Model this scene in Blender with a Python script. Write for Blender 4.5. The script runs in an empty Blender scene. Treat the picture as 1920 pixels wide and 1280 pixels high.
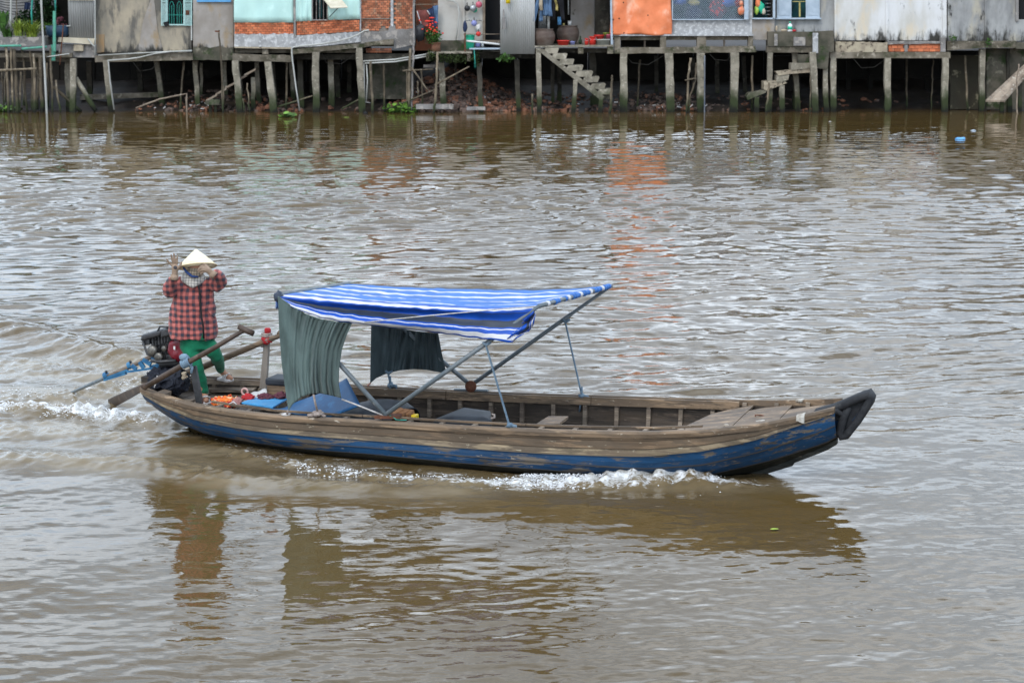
import bpy, math, random
import numpy as np
from mathutils import Vector, Matrix, noise
R = random.Random(7)
PI = math.pi
sc = bpy.context.scene
# ------------------------------------------------------------------ camera, world, sun, exposure
CAM_H = 4.6
FPX = 3733.0                      # focal length in pixels of the 1920 px wide photograph (70 mm)
PITCH = math.atan(649 / FPX)
cam_data = bpy.data.cameras.new('camera')
cam = bpy.data.objects.new('camera', cam_data)
sc.collection.objects.link(cam)
cam_data.sensor_width = 36.0
cam_data.lens = FPX / 1920 * 36.0
cam_data.clip_start = 0.5
cam_data.clip_end = 3000
cam.location = (0, 0, CAM_H)
cam.rotation_euler = (PI / 2 - PITCH, 0, 0)
cam_data.dof.use_dof = True
cam_data.dof.focus_distance = 20.5
cam_data.dof.aperture_fstop = 5.6
sc.camera = cam

SUN_EL, SUN_AZ = math.radians(46), math.radians(205)     # azimuth clockwise from +Y
world = bpy.data.worlds.new('World')
sc.world = world
world.use_nodes = True
wn = world.node_tree
wn.nodes.clear()
def wnode(t, **k):
    n = wn.nodes.new(t)
    for a, b in k.items(): setattr(n, a, b)
    return n
w_out = wnode('ShaderNodeOutputWorld'); w_bg = wnode('ShaderNodeBackground')
w_bg.inputs['Strength'].default_value = 0.145
w_sky = wnode('ShaderNodeTexSky', sky_type='NISHITA', sun_disc=False, sun_elevation=SUN_EL, sun_rotation=SUN_AZ)
w_sky.air_density = 1.0; w_sky.dust_density = 3.0; w_sky.ozone_density = 1.5
w_tc = wnode('ShaderNodeTexCoord')
w_map = wnode('ShaderNodeMapping'); w_map.inputs['Scale'].default_value = (1.6, 1.6, 5.5)
w_n = wnode('ShaderNodeTexNoise'); w_n.inputs['Scale'].default_value = 1.7; w_n.inputs['Detail'].default_value = 7; w_n.inputs['Roughness'].default_value = 0.55
w_r = wnode('ShaderNodeValToRGB')
w_r.color_ramp.elements[0].position = 0.34; w_r.color_ramp.elements[0].color = (0.28, 0.28, 0.28, 1)
w_r.color_ramp.elements[1].position = 0.62; w_r.color_ramp.elements[1].color = (1, 1, 1, 1)
w_n2 = wnode('ShaderNodeTexNoise'); w_n2.inputs['Scale'].default_value = 3.1; w_n2.inputs['Detail'].default_value = 5
w_r2 = wnode('ShaderNodeValToRGB')
w_r2.color_ramp.elements[0].position = 0.35; w_r2.color_ramp.elements[0].color = (10.0, 13.3, 17.4, 1)
w_r2.color_ramp.elements[1].position = 0.65; w_r2.color_ramp.elements[1].color = (23.6, 26.3, 29.6, 1)
w_mix = wnode('ShaderNodeMixRGB')
wl = wn.links.new
wl(w_tc.outputs['Generated'], w_map.inputs['Vector'])
wl(w_map.outputs[0], w_n.inputs['Vector']); wl(w_map.outputs[0], w_n2.inputs['Vector'])
wl(w_n.outputs['Fac'], w_r.inputs['Fac']); wl(w_n2.outputs['Fac'], w_r2.inputs['Fac'])
wl(w_r.outputs['Color'], w_mix.inputs['Fac']); wl(w_sky.outputs['Color'], w_mix.inputs['Color1']); wl(w_r2.outputs['Color'], w_mix.inputs['Color2'])
wl(w_mix.outputs['Color'], w_bg.inputs['Color']); wl(w_bg.outputs[0], w_out.inputs['Surface'])

sun_d = bpy.data.lights.new('sun', 'SUN')
sun_d.energy = 1.5; sun_d.angle = math.radians(14); sun_d.color = (1.0, 0.94, 0.85)
sun = bpy.data.objects.new('sun', sun_d); sc.collection.objects.link(sun)
_sd = Vector((math.sin(SUN_AZ) * math.cos(SUN_EL), math.cos(SUN_AZ) * math.cos(SUN_EL), math.sin(SUN_EL)))
sun.rotation_euler = _sd.to_track_quat('Z', 'Y').to_euler()
sc.view_settings.view_transform = 'Standard'
sc.view_settings.look = 'None'
sc.view_settings.exposure = -0.38
sc.view_settings.gamma = 1.0
sc.view_settings.use_curve_mapping = False

# ------------------------------------------------------------------ measuring helpers
CP, SP = math.cos(PITCH), math.sin(PITCH)
def ray(x, y):
    u = (x - 960) / FPX; v = (640 - y) / FPX
    return (u, CP + v * SP, -SP + v * CP)
def W(x, y, Y):                    # point of the place seen at (x, y) that lies at distance Y
    d = ray(x, y); k = Y / d[1]
    return Vector((k * d[0], Y, CAM_H + k * d[2]))
def G(x, y, z=0.0):                # point at height z
    d = ray(x, y); k = (z - CAM_H) / d[2]
    return Vector((k * d[0], k * d[1], z))
BS = Vector((-3.55, 20.95)); BAX = Vector((6.97, -2.33)).normalized(); BN = Vector((BAX.y, -BAX.x))
def B(s, t, z):                    # boat coordinates: s from stern to bow, t towards the near side
    q = BS + BAX * s + BN * t
    return Vector((q.x, q.y, z))
def BT(x, y, t):                   # point on the upright plane at offset t in the boat
    d = ray(x, y); dn = d[0] * BN.x + d[1] * BN.y
    k = (t + BS.dot(BN)) / dn
    return Vector((k * d[0], k * d[1], CAM_H + k * d[2]))

# ------------------------------------------------------------------ mesh builder
OB = {}                            # object name -> world location of its origin
class MB:
    def __init__(s): s.v = []; s.f = []; s.r = []; s.uv = {}
    def add(s, vs, fs, rnd=None):
        o = len(s.v); rr = R.random() if rnd is None else rnd
        s.v += [tuple(p) for p in vs]; s.r += [rr] * len(vs)
        s.f += [tuple(i + o for i in f) for f in fs]
        return o
    def hexa(s, p, rnd=None):       # p: 4 bottom/front + 4 top/back, same order
        s.add(p, [(3, 2, 1, 0), (4, 5, 6, 7), (0, 1, 5, 4), (1, 2, 6, 5), (2, 3, 7, 6), (3, 0, 4, 7)], rnd)
        return s
    def box(s, c, size, ex=None, ey=None, ez=None, rnd=None):
        c = Vector(c); ex = Vector(ex or (1, 0, 0)).normalized(); ey = Vector(ey or (0, 1, 0)).normalized()
        ez = Vector(ez).normalized() if ez else ex.cross(ey).normalized()
        a, b, d = ex * size[0] / 2, ey * size[1] / 2, ez * size[2] / 2
        return s.hexa([c - a - b - d, c + a - b - d, c + a + b - d, c - a + b - d, c - a - b + d, c + a - b + d, c + a + b + d, c - a + b + d], rnd)
    def bar(s, a, b, w, h, up=(0, 0, 1), w2=None, h2=None, rnd=None):
        a = Vector(a); b = Vector(b); d = (b - a).normalized(); up = Vector(up)
        x = d.cross(up)
        if x.length < 1e-4: x = d.cross(Vector((0, 1, 0)))
        x.normalize(); y = x.cross(d).normalized()
        w2 = w if w2 is None else w2; h2 = h if h2 is None else h2
        P = []
        for c, ww, hh in ((a, w, h), (b, w2, h2)):
            P += [c - x * ww / 2 - y * hh / 2, c + x * ww / 2 - y * hh / 2, c + x * ww / 2 + y * hh / 2, c - x * ww / 2 + y * hh / 2]
        return s.hexa(P, rnd)
    def tube(s, pts, r, n=8, cap=True, rnd=None, sq=1.0):
        pts = [Vector(p) for p in pts]
        rs = r if isinstance(r, (list, tuple)) else [r] * len(pts)
        vs = []; fs = []; x = None
        for i, p in enumerate(pts):
            d = (pts[min(i + 1, len(pts) - 1)] - pts[max(i - 1, 0)]).normalized()
            if x is None:
                x = d.cross(Vector((0, 0, 1)))
                if x.length < 0.05: x = d.cross(Vector((0, 1, 0)))
            x = (x - d * x.dot(d)).normalized(); y = d.cross(x)
            for k in range(n):
                a = 2 * PI * k / n
                vs.append(p + (x * math.cos(a) + y * math.sin(a) * sq) * rs[i])
        for i in range(len(pts) - 1):
            for k in range(n):
                a = i * n + k; b = i * n + (k + 1) % n
                fs.append((a, b, b + n, a + n))
        if cap:
            fs.append(tuple(range(n - 1, -1, -1))); e = (len(pts) - 1) * n; fs.append(tuple(e + k for k in range(n)))
        s.add(vs, fs, rnd); return s
    def loft(s, rings, cap=True, rnd=None, closed=True):
        n = len(rings[0]); vs = [p for r_ in rings for p in r_]; fs = []
        for i in range(len(rings) - 1):
            for k in range(n if closed else n - 1):
                a = i * n + k; b = i * n + (k + 1) % n
                fs.append((a, b, b + n, a + n))
        if cap:
            fs.append(tuple(range(n - 1, -1, -1))); e = (len(rings) - 1) * n; fs.append(tuple(e + k for k in range(n)))
        s.add(vs, fs, rnd); return s
    def lathe(s, c, prof, n=20, ax=(0, 0, 1), rnd=None, cap=True):
        c = Vector(c); ax = Vector(ax).normalized(); x = ax.cross(Vector((0, 1, 0)))
        if x.length < .1: x = ax.cross(Vector((1, 0, 0)))
        x.normalize(); y = ax.cross(x)
        rings = [[c + ax * z + (x * math.cos(2 * PI * k / n) + y * math.sin(2 * PI * k / n)) * r for k in range(n)] for r, z in prof]
        return s.loft(rings, cap, rnd)
    def ball(s, c, r, n=10, m=7, rnd=None, jit=0.0):
        c = Vector(c); r = Vector(r) if not isinstance(r, (int, float)) else Vector((r, r, r)); rings = []
        sd = R.random() * 100
        for j in range(m + 1):
            a = PI * (0.02 + 0.96 * j / m) - PI / 2; ring = []
            for k in range(n):
                b = 2 * PI * k / n
                d = Vector((math.cos(a) * math.cos(b), math.cos(a) * math.sin(b), math.sin(a)))
                q = 1 + jit * noise.noise(d * 1.7 + Vector((sd, sd, 0))) + (jit * .45 * noise.noise(d * 4.5 + Vector((sd, 0, sd))) if n > 14 else 0)
                ring.append(c + Vector((d.x * r.x, d.y * r.y, d.z * r.z)) * q)
            rings.append(ring)
        return s.loft(rings, True, rnd)
    def prism(s, poly, Y, th, rnd=None):  # outline in photo pixels on the upright plane at distance Y, real thickness th
        f = [W(x, y, Y) for x, y in poly]; b = [p + Vector((0, th, 0)) for p in f]; n = len(f)
        fs = [tuple(range(n)), tuple(range(2 * n - 1, n - 1, -1))]
        for k in range(n): fs.append((k, n + k, n + (k + 1) % n, (k + 1) % n))
        s.add(f + b, fs, rnd); return s
    def rect(s, x0, y0, x1, y1, Y, th, rnd=None): return s.prism([(x0, y1), (x1, y1), (x1, y0), (x0, y0)], Y, th, rnd)
    def slab3(s, poly, up, th, rnd=None):   # polygon of 3-D points extruded by up*th
        f = [Vector(p) for p in poly]; u = Vector(up).normalized() * th; b = [p + u for p in f]; n = len(f)
        fs = [tuple(range(n - 1, -1, -1)), tuple(range(n, 2 * n))]
        for k in range(n): fs.append((k, (k + 1) % n, n + (k + 1) % n, n + k))
        s.add(f + b, fs, rnd); return s
    def build(s, name, m, parent=None, smooth=False, kind=None, label=None, cat=None, group=None, loc=None, bevel=0, mods=(), lab=None):
        me = bpy.data.meshes.new(name)
        if parent is not None: o0 = OB[parent.name]
        elif loc is not None: o0 = Vector(loc)
        elif label:
            A = np.array(s.v); o0 = Vector((float(A[:, 0].mean()), float(A[:, 1].mean()), float(A[:, 2].min())))
        else: o0 = Vector((0, 0, 0))
        me.from_pydata([(p[0] - o0.x, p[1] - o0.y, p[2] - o0.z) for p in s.v], [], s.f)
        at = me.attributes.new('rnd', 'FLOAT', 'POINT'); at.data.foreach_set('value', s.r)
        if s.uv:
            for nm, vals in s.uv.items():
                a2 = me.attributes.new(nm, 'FLOAT', 'POINT'); a2.data.foreach_set('value', vals)
        if smooth: me.polygons.foreach_set('use_smooth', [True] * len(me.polygons))
        me.materials.append(m)
        o = bpy.data.objects.new(name, me); sc.collection.objects.link(o)
        if parent is not None: o.parent = parent; OB[o.name] = o0
        else: o.location = o0; OB[o.name] = o0
        if kind: o['kind'] = kind
        if label: o['label'] = label; o['category'] = cat
        if lab: o['label'] = lab
        if group: o['group'] = group
        me.validate()
        if bevel:
            bm_ = o.modifiers.new('bevel', 'BEVEL'); bm_.width = bevel; bm_.segments = 2; bm_.limit_method = 'ANGLE'
        for mt, kw in mods:
            q = o.modifiers.new(mt.lower(), mt)
            for a, b in kw.items(): setattr(q, a, b)
        return o
def T(name, label, cat, loc, group=None, kind=None):
    o = bpy.data.objects.new(name, None); sc.collection.objects.link(o); o.location = loc
    o.empty_display_size = .1
    OB[o.name] = Vector(loc)
    if kind: o['kind'] = kind
    else: o['label'] = label; o['category'] = cat
    if group: o['group'] = group
    return o
def grid(P, name, m, parent, th=0.0, smooth=True, extra=None, **k):   # P[j][i] points
    b = MB(); nj = len(P); ni = len(P[0]); vs = [p for row in P for p in row]
    fs = [(j * ni + i, j * ni + i + 1, (j + 1) * ni + i + 1, (j + 1) * ni + i) for j in range(nj - 1) for i in range(ni - 1)]
    b.add(vs, fs)
    if extra: b.uv = extra
    mods = [('SOLIDIFY', dict(thickness=th, offset=0))] if th else []
    return b.build(name, m, parent, smooth, mods=mods, **k)
def lerp(a, b, t): return a + (b - a) * t
def itp(x, xs, ys): return float(np.interp(x, xs, ys))
def pl(pts, n):                     # resample a 2-D polyline (list of tuples) to n points
    A = np.array(pts, float); d = np.r_[0, np.cumsum(np.hypot(*(A[1:] - A[:-1]).T))]
    t = np.linspace(0, d[-1], n)
    return list(zip(np.interp(t, d, A[:, 0]), np.interp(t, d, A[:, 1])))

# ------------------------------------------------------------------ materials
def mat(name, c1, c2=None, scale=4.0, stretch=(1, 1, 1), c3=None, s3=2.0, st3=(1, 1, 1), t3=(0.55, 0.7), rough=0.8, bump=0.0, bs=40.0,
        rnd=0.0, metal=0.0, tide=None, spec=0.3, tide_c=((0.035, 0.045, 0.018), (0.012, 0.012, 0.009)), lo=.35, hi=.65, c4=None, s4=6., t4=(.6, .68), sheen=0, foot=None, foot_c=(.04, .038, .033), st4=(1, 1, 1)):
    m = bpy.data.materials.new(name); m.use_nodes = True; nt = m.node_tree; N = nt.nodes; L = nt.links.new
    p = N['Principled BSDF']; p.inputs['Roughness'].default_value = rough; p.inputs['Metallic'].default_value = metal
    p.inputs['Specular IOR Level'].default_value = spec
    if sheen: p.inputs['Sheen Weight'].default_value = sheen
    tc = N.new('ShaderNodeTexCoord'); geo = N.new('ShaderNodeNewGeometry')
    oi = N.new('ShaderNodeObjectInfo')
    def nz(sc_, st, det=6, rg=.6):
        mp = N.new('ShaderNodeMapping'); mp.inputs['Scale'].default_value = st; L(geo.outputs['Position'] if False else tc.outputs['Object'], mp.inputs[0])
        n = N.new('ShaderNodeTexNoise'); n.inputs['Scale'].default_value = sc_; n.inputs['Detail'].default_value = det; n.inputs['Roughness'].default_value = rg
        L(mp.outputs[0], n.inputs['Vector']); return n.outputs['Fac']
    def ss(src, a, b):
        r = N.new('ShaderNodeMapRange'); r.interpolation_type = 'SMOOTHSTEP'; r.inputs['From Min'].default_value = a; r.inputs['From Max'].default_value = b
        L(src, r.inputs['Value']); return r.outputs[0]
    def mix(fac, a, b, mode='MIX'):
        x = N.new('ShaderNodeMixRGB'); x.blend_type = mode
        for src, i in ((fac, 'Fac'), (a, 'Color1'), (b, 'Color2')):
            if isinstance(src, (int, float)): x.inputs[i].default_value = src
            elif isinstance(src, tuple): x.inputs[i].default_value = (*src, 1)
            else: L(src, x.inputs[i])
        return x.outputs[0]
    col = tuple(c1)
    if c2: col = mix(ss(nz(scale, stretch), lo, hi), tuple(c1), tuple(c2))
    if c3: col = mix(ss(nz(s3, st3), *t3), col, tuple(c3))
    if c4: col = mix(ss(nz(s4, st4, 8, .7), *t4), col, tuple(c4))
    if rnd:
        at = N.new('ShaderNodeAttribute'); at.attribute_name = 'rnd'
        ad = N.new('ShaderNodeMath'); ad.operation = 'ADD'; L(at.outputs['Fac'], ad.inputs[0]); L(oi.outputs['Random'], ad.inputs[1])
        fr = N.new('ShaderNodeMath'); fr.operation = 'FRACT'; L(ad.outputs[0], fr.inputs[0])
        mr = N.new('ShaderNodeMapRange'); mr.inputs['To Min'].default_value = 1 - rnd; mr.inputs['To Max'].default_value = 1 + rnd * .6; L(fr.outputs[0], mr.inputs['Value'])
        cc = N.new('ShaderNodeCombineXYZ')
        for i in range(3): L(mr.outputs[0], cc.inputs[i])
        col = mix(1.0, col, cc.outputs[0], 'MULTIPLY')
    if tide:
        sx = N.new('ShaderNodeSeparateXYZ'); L(geo.outputs['Position'], sx.inputs[0])
        n2 = nz(3.0, (1, 1, .6)); ma = N.new('ShaderNodeMath'); ma.operation = 'MULTIPLY_ADD'; ma.inputs[1].default_value = -1.0 * tide; L(n2, ma.inputs[0]); L(sx.outputs['Z'], ma.inputs[2])
        col = mix(ss(ma.outputs[0], tide * .5, -tide * .1), col, tide_c[0])
        col = mix(ss(ma.outputs[0], -tide * .15, -tide * .5), col, tide_c[1])
    if foot:
        sx = N.new('ShaderNodeSeparateXYZ'); L(geo.outputs['Position'], sx.inputs[0])
        ma = N.new('ShaderNodeMath'); ma.operation = 'MULTIPLY_ADD'; ma.inputs[1].default_value = -foot[1]; L(nz(1.3, (1.4, 1, .45), 9, .7), ma.inputs[0]); L(sx.outputs['Z'], ma.inputs[2])
        col = mix(ss(ma.outputs[0], foot[0] - foot[1] * .36, foot[0] - foot[1] * .54), col, foot_c)
    if isinstance(col, tuple): p.inputs['Base Color'].default_value = (*col, 1)
    else: L(col, p.inputs['Base Color'])
    if bump:
        bp = N.new('ShaderNodeBump'); bp.inputs['Strength'].default_value = bump; bp.inputs['Distance'].default_value = .01
        L(nz(bs, stretch, 8), bp.inputs['Height']); L(bp.outputs[0], p.inputs['Normal'])
    return m
M = {}
M['wood_grey'] = mat('wood_grey', (.30, .24, .18), (.16, .12, .09), 3, (1, 1, 1), (.42, .37, .30), 6, (1, 1, 1), rough=.85, bump=.5, bs=30, rnd=.35)
M['bamboo'] = mat('bamboo', (.22, .175, .12), (.10, .08, .055), 2, (3, 3, 1), (.33, .28, .21), 5, rough=.85, bump=.4, rnd=.45, tide=.7)
M['concrete'] = mat('concrete', (.31, .275, .215), (.18, .16, .12), 2.5, (1, 1, 1), (.46, .42, .34), 9, bump=.8, bs=14, rnd=.25, tide=1.1, rough=.95, c4=(.06, .055, .045), s4=5, t4=(.60, .72))
M['shaded_concrete'] = mat('shaded_concrete', (.07, .062, .048), (.03, .027, .021), 2.5, (1, 1, 1), (.11, .10, .08), 4, bump=.8, bs=14, rnd=.3, tide=.9, rough=.95)  # darker copy of the concrete, shade under the houses put into its colour
M['beam'] = mat('beam', (.21, .18, .14), (.10, .085, .06), 1.6, (1, 1, 1.5), (.33, .29, .23), 5, bump=.9, bs=12, rough=.95, c4=(.045, .05, .025), s4=2.2, t4=(.5, .66), rnd=.2)
M['mud'] = mat('mud', (.032, .023, .016), (.018, .013, .010), 1.2, (1, 1, 1), (.055, .040, .030), 4, bump=.9, bs=6, rough=.7)
M['stone'] = mat('stone', (.15, .105, .085), (.08, .06, .05), 3, c3=(.22, .10, .06), s3=.8, t3=(.5, .55), bump=.7, bs=14, rnd=.6, rough=.9)
M['shaded_wall'] = mat('shaded_wall', (.022, .019, .015), (.012, .011, .009), 1.0, c3=(.045, .04, .033), s3=1.2, t3=(.6, .7), bump=.5, rough=.95)  # near black: shade under and inside the houses is in the colour
# plaster walls
M['plaster_buff'] = mat('plaster_buff', (.40, .34, .25), (.24, .215, .175), .9, (1.3, 1, .8), (.13, .12, .105), 1.1, (1.6, 1, .55), (.48, .62), bump=.5, bs=9, rough=.95, c4=(.035, .033, .03), s4=1.3, t4=(.60, .70), st4=(1.5, 1, .5), foot=(2.35, 2.6))
M['plaster_grey'] = mat('plaster_grey', (.36, .33, .30), (.25, .22, .19), .8, (1, 1, .8), (.30, .22, .13), 1.2, (1, 1, .7), (.52, .68), bump=.4, bs=9, rough=.95, c4=(.10, .085, .06), s4=1.8, t4=(.58, .7), foot=(2.5, 1.6))
M['plaster_white'] = mat('plaster_white', (.66, .66, .66), (.50, .48, .43), .6, (1.4, 1, .6), (.60, .52, .40), .8, (1, 1, .5), (.50, .62), bump=.4, bs=8, rough=.9, c4=(.09, .085, .08), s4=1.9, t4=(.575, .69), st4=(1.5, 1, .7), foot=(2.85, 2.6))
M['plaster_old'] = mat('plaster_old', (.36, .36, .35), (.20, .20, .20), .8, (1.5, 1, .6), (.42, .38, .30), .9, (1, 1, .5), (.5, .65), bump=.4, bs=8, rough=.9, c4=(.035, .033, .03), s4=1.6, t4=(.56, .66), st4=(1.4, 1, .7), foot=(2.9, 3.2))
M['plaster_panel'] = mat('plaster_panel', (.50, .48, .44), (.40, .37, .33), .8, (1, 1, 1), (.42, .30, .24), 1.8, (1, 1, 1), (.6, .75), bump=.2, rough=.9)
M['foundation'] = mat('foundation', (.12, .105, .08), (.05, .05, .035), 1.5, (1, 1, 1), (.22, .20, .15), 2.5, bump=.8, bs=8, rough=.95, c4=(.03, .05, .015), s4=1.6, t4=(.52, .65))
M['stone_pale'] = mat('stone_pale', (.42, .36, .26), (.28, .23, .17), 4, c3=(.10, .08, .06), s3=6, t3=(.52, .62), bump=1.0, bs=8, rough=.95)
M['render_grey'] = mat('render_grey', (.40, .40, .40), (.28, .28, .28), 3, c3=(.52, .52, .52), s3=7, t3=(.5, .6), bump=1.0, bs=12, rough=.95)
M['render_dark'] = mat('render_dark', (.25, .235, .225), (.15, .14, .13), 2, c3=(.34, .31, .28), s3=4, t3=(.5, .6), bump=1.0, bs=9, rough=.95, c4=(.06, .055, .045), s4=1.8, t4=(.58, .68))
M['brick'] = mat('brick', (.62, .20, .09), (.46, .13, .06), 1.5, c3=(.46, .24, .14), s3=5, t3=(.55, .7), bump=.5, bs=12, rnd=.45, rough=.9)
M['brick_old'] = mat('brick_old', (.50, .18, .09), (.34, .125, .07), 1.3, c3=(.33, .20, .13), s3=3, t3=(.5, .65), bump=.6, bs=10, rnd=.5, rough=.9, c4=(.09, .07, .05), s4=2, t4=(.62, .72))
M['mortar'] = mat('mortar', (.24, .21, .18), (.14, .12, .10), 3, rough=.95)
M['mint'] = mat('mint', (.52, .76, .70), (.46, .68, .63), .7, (1, 1, .7), (.56, .78, .73), 1.5, rough=.6, bump=.2, bs=2)
M['tin'] = mat('tin', (.36, .36, .35), (.28, .28, .27), .8, (2, 1, .4), (.20, .15, .11), .9, (1.4, 1, .5), (.6, .75), rough=.55, metal=.2, spec=.5)
M['tin_pale'] = mat('tin_pale', (.47, .47, .46), (.40, .40, .38), .8, (2, 1, .4), (.26, .24, .14), 1.2, (3, 1, .5), (.6, .75), rough=.5, metal=.2, spec=.5)
M['tin_roof'] = mat('tin_roof', (.13, .10, .085), (.08, .05, .04), .8, rough=.7)
M['white'] = mat('white', (.72, .72, .70), (.58, .58, .56), 4, rough=.55)
M['cream'] = mat('cream', (.62, .56, .44), (.50, .44, .33), 2, rough=.7)
M['pvc'] = mat('pvc', (.46, .46, .43), (.34, .34, .31), 1.5, rough=.5)
M['teal'] = mat('teal', (.03, .33, .26), (.04, .24, .20), 3, rough=.5)
M['green_rail'] = mat('green_rail', (.10, .38, .26), (.09, .28, .21), 3, c3=(.2, .13, .08), s3=6, t3=(.6, .7), rough=.6)
M['shutter'] = mat('shutter', (.33, .52, .50), (.42, .58, .55), 4, rough=.55, rnd=.08)
M['blue_shutter'] = mat('blue_shutter', (.42, .49, .56), (.34, .41, .48), 3, rough=.5)
M['sky_blue'] = mat('sky_blue', (.10, .32, .62), (.14, .38, .66), 3, rough=.5)
M['glass_dark'] = mat('glass_dark', (.012, .018, .02), rough=.15, spec=.5)
M['dark'] = mat('dark', (.012, .012, .013), rough=.8)
M['dark_teal'] = mat('dark_teal', (.015, .08, .085), (.01, .035, .04), 2, rough=.8)
M['tarp_orange'] = mat('tarp_orange', (.84, .26, .115), (.72, .20, .08), 1.6, (1, 1, 1), (.86, .46, .31), 1.6, (1, 1, .6), (.52, .70), rough=.7, bump=.9, bs=5, c4=(.42, .22, .16), s4=2.0, t4=(.66, .74))
M['black_plastic'] = mat('black_plastic', (.015, .016, .02), (.03, .03, .035), 3, rough=.45, bump=.6, bs=3)
M['clay'] = mat('clay', (.085, .055, .042), (.15, .12, .10), 1.5, (1, 1, 1.6), c3=(.25, .22, .18), s3=2, t3=(.6, .8), rough=.5, bump=.2)
M['terracotta'] = mat('terracotta', (.22, .10, .06), (.15, .08, .05), 5, rough=.9)
for nm, c in dict(red_plastic=(.62, .035, .025), green_plastic=(.02, .46, .27), blue_plastic=(.06, .16, .60), lime_plastic=(.35, .52, .08), yellow_plastic=(.80, .58, .02), grey_plastic=(.36, .37, .33), lilac_plastic=(.28, .30, .60), pink_plastic=(.60, .12, .18), navy_tub=(.018, .045, .085), pink_cloth=(.60, .22, .36), black_pan=(.02, .02, .022)).items():
    M[nm] = mat(nm, c, tuple(x * .8 for x in c), 6, rough=.4, spec=.4)
M['strap_blue0'] = mat('old_blue_pipe', (.06, .08, .13), (.20, .20, .19), 3, (1, 1, .3), rough=.6)
M['rope_dark'] = mat('rope_dark', (.03, .028, .024), rough=.9)
M['steel'] = mat('steel', (.42, .44, .45), (.30, .31, .32), 8, rough=.35, metal=.6)
M['rust'] = mat('rust', (.14, .05, .028), (.08, .035, .02), 12, c3=(.22, .11, .06), s3=20, rough=.85)
for nm, c in dict(cloth_maroon=(.20, .06, .05), cloth_denim=(.11, .19, .32), cloth_denim_dark=(.025, .04, .09), cloth_black=(.012, .012, .015), cloth_beige=(.42, .34, .24), cloth_white=(.62, .60, .58), cloth_red=(.48, .03, .035), cloth_plum=(.13, .04, .055), cloth_yellow=(.5, .42, .16), cloth_green=(.12, .30, .12)).items():
    M[nm] = mat(nm, c, tuple(x * .7 for x in c), 7, rough=.9, bump=.3, bs=25)
M['leaf'] = mat('leaf', (.055, .13, .02), (.03, .08, .012), 4, rnd=.6, rough=.55)
M['leaf_dark'] = mat('leaf_dark', (.022, .06, .014), (.012, .035, .008), 4, rnd=.6, rough=.6)
M['leaf_lime'] = mat('leaf_lime', (.34, .42, .06), (.18, .27, .04), 4, rnd=.5, rough=.55)
M['leaf_mid'] = mat('leaf_mid', (.15, .28, .04), (.07, .15, .02), 4, rnd=.6, rough=.5)
M['moss'] = mat('moss', (.035, .055, .012), (.02, .03, .008), 4, rnd=.5, rough=.9)
M['flower'] = mat('flower', (.70, .05, .03), rough=.6)

# ------------------------------------------------------------------ hull tables (shared by water and boat)
KS, KZ = [-.62, -.45, -.2, .1, .5, 1.2, 5.2, 5.9, 6.24, 6.5, 6.95, 7.15, 7.3], [.43, .33, .16, .02, -.08, -.14, -.16, -.10, 0, .10, .31, .45, .62]
HS, HB = [-.62, -.4, -.2, 0, .49, .98, 1.47, 1.96, 2.45, 3.43, 3.92, 4.41, 4.9, 5.39, 5.88, 6.37, 6.86, 7.1, 7.3], [.14, .24, .37, .50, .72, .81, .85, .845, .84, .862, .872, .873, .861, .835, .745, .59, .33, .19, .09]
GZ = [.50, .50, .492, .481, .452, .433, .423, .424, .434, .448, .461, .476, .495, .516, .55, .606, .70, .755, .81]
WS, WB = [-.3, 0, .3, .63, 1.31, 1.9, 2.82, 3.45, 4.08, 4.76, 5.43, 5.83, 6.1, 6.24], [0, .06, .18, .33, .52, .63, .70, .74, .75, .66, .50, .36, .15, 0]

# ------------------------------------------------------------------ ground behind the river (one sheet to the horizon)
def bank_z(X, Y):
    px = 960 + X * FPX / Y * 1.0
    base = np.interp(Y, [78.5, 79.6, 80.6, 82.5, 85, 87, 90, 140, 900], [-.9, -.35, .02, .35, .75, 1.1, 2.2, 2.3, 2.3])
    m = math.exp(-((px - 850) / 75) ** 2) * np.interp(Y, [79, 80, 81.5, 84, 88], [0, .1, .75, 1.15, .8])
    m2 = .5 * math.exp(-((px - 430) / 60) ** 2) * np.interp(Y, [79.3, 80, 81.5], [0, .1, .35])
    lo = -.35 * max(0, min(1, (px - 1530) / 60)) * np.interp(Y, [79, 82, 86], [1, 1, 0])
    n = .16 * noise.noise(Vector((X * 1.3, Y * 1.3, 0))) + .07 * noise.noise(Vector((X * 4, Y * 4, 3)))
    return float(base + m + m2 + lo + n * (1 if Y < 100 else 0))
def build_bank():
    xs = list(np.arange(-26, 26.01, .25)); ys = list(np.arange(78.5, 88, .25)) + [90, 100, 140, 300, 900]
    xs = [-900, -200, -60] + xs + [60, 200, 900]
    P = [[Vector((x, y, bank_z(x, y))) for x in xs] for y in ys]
    b = MB(); ni = len(xs)
    b.add([p for r_ in P for p in r_], [(j * ni + i, j * ni + i + 1, (j + 1) * ni + i + 1, (j + 1) * ni + i) for j in range(len(ys) - 1) for i in range(ni - 1)])
    return b.build('river_bank', M['mud'], None, True, kind='structure')
bank = build_bank()

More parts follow.
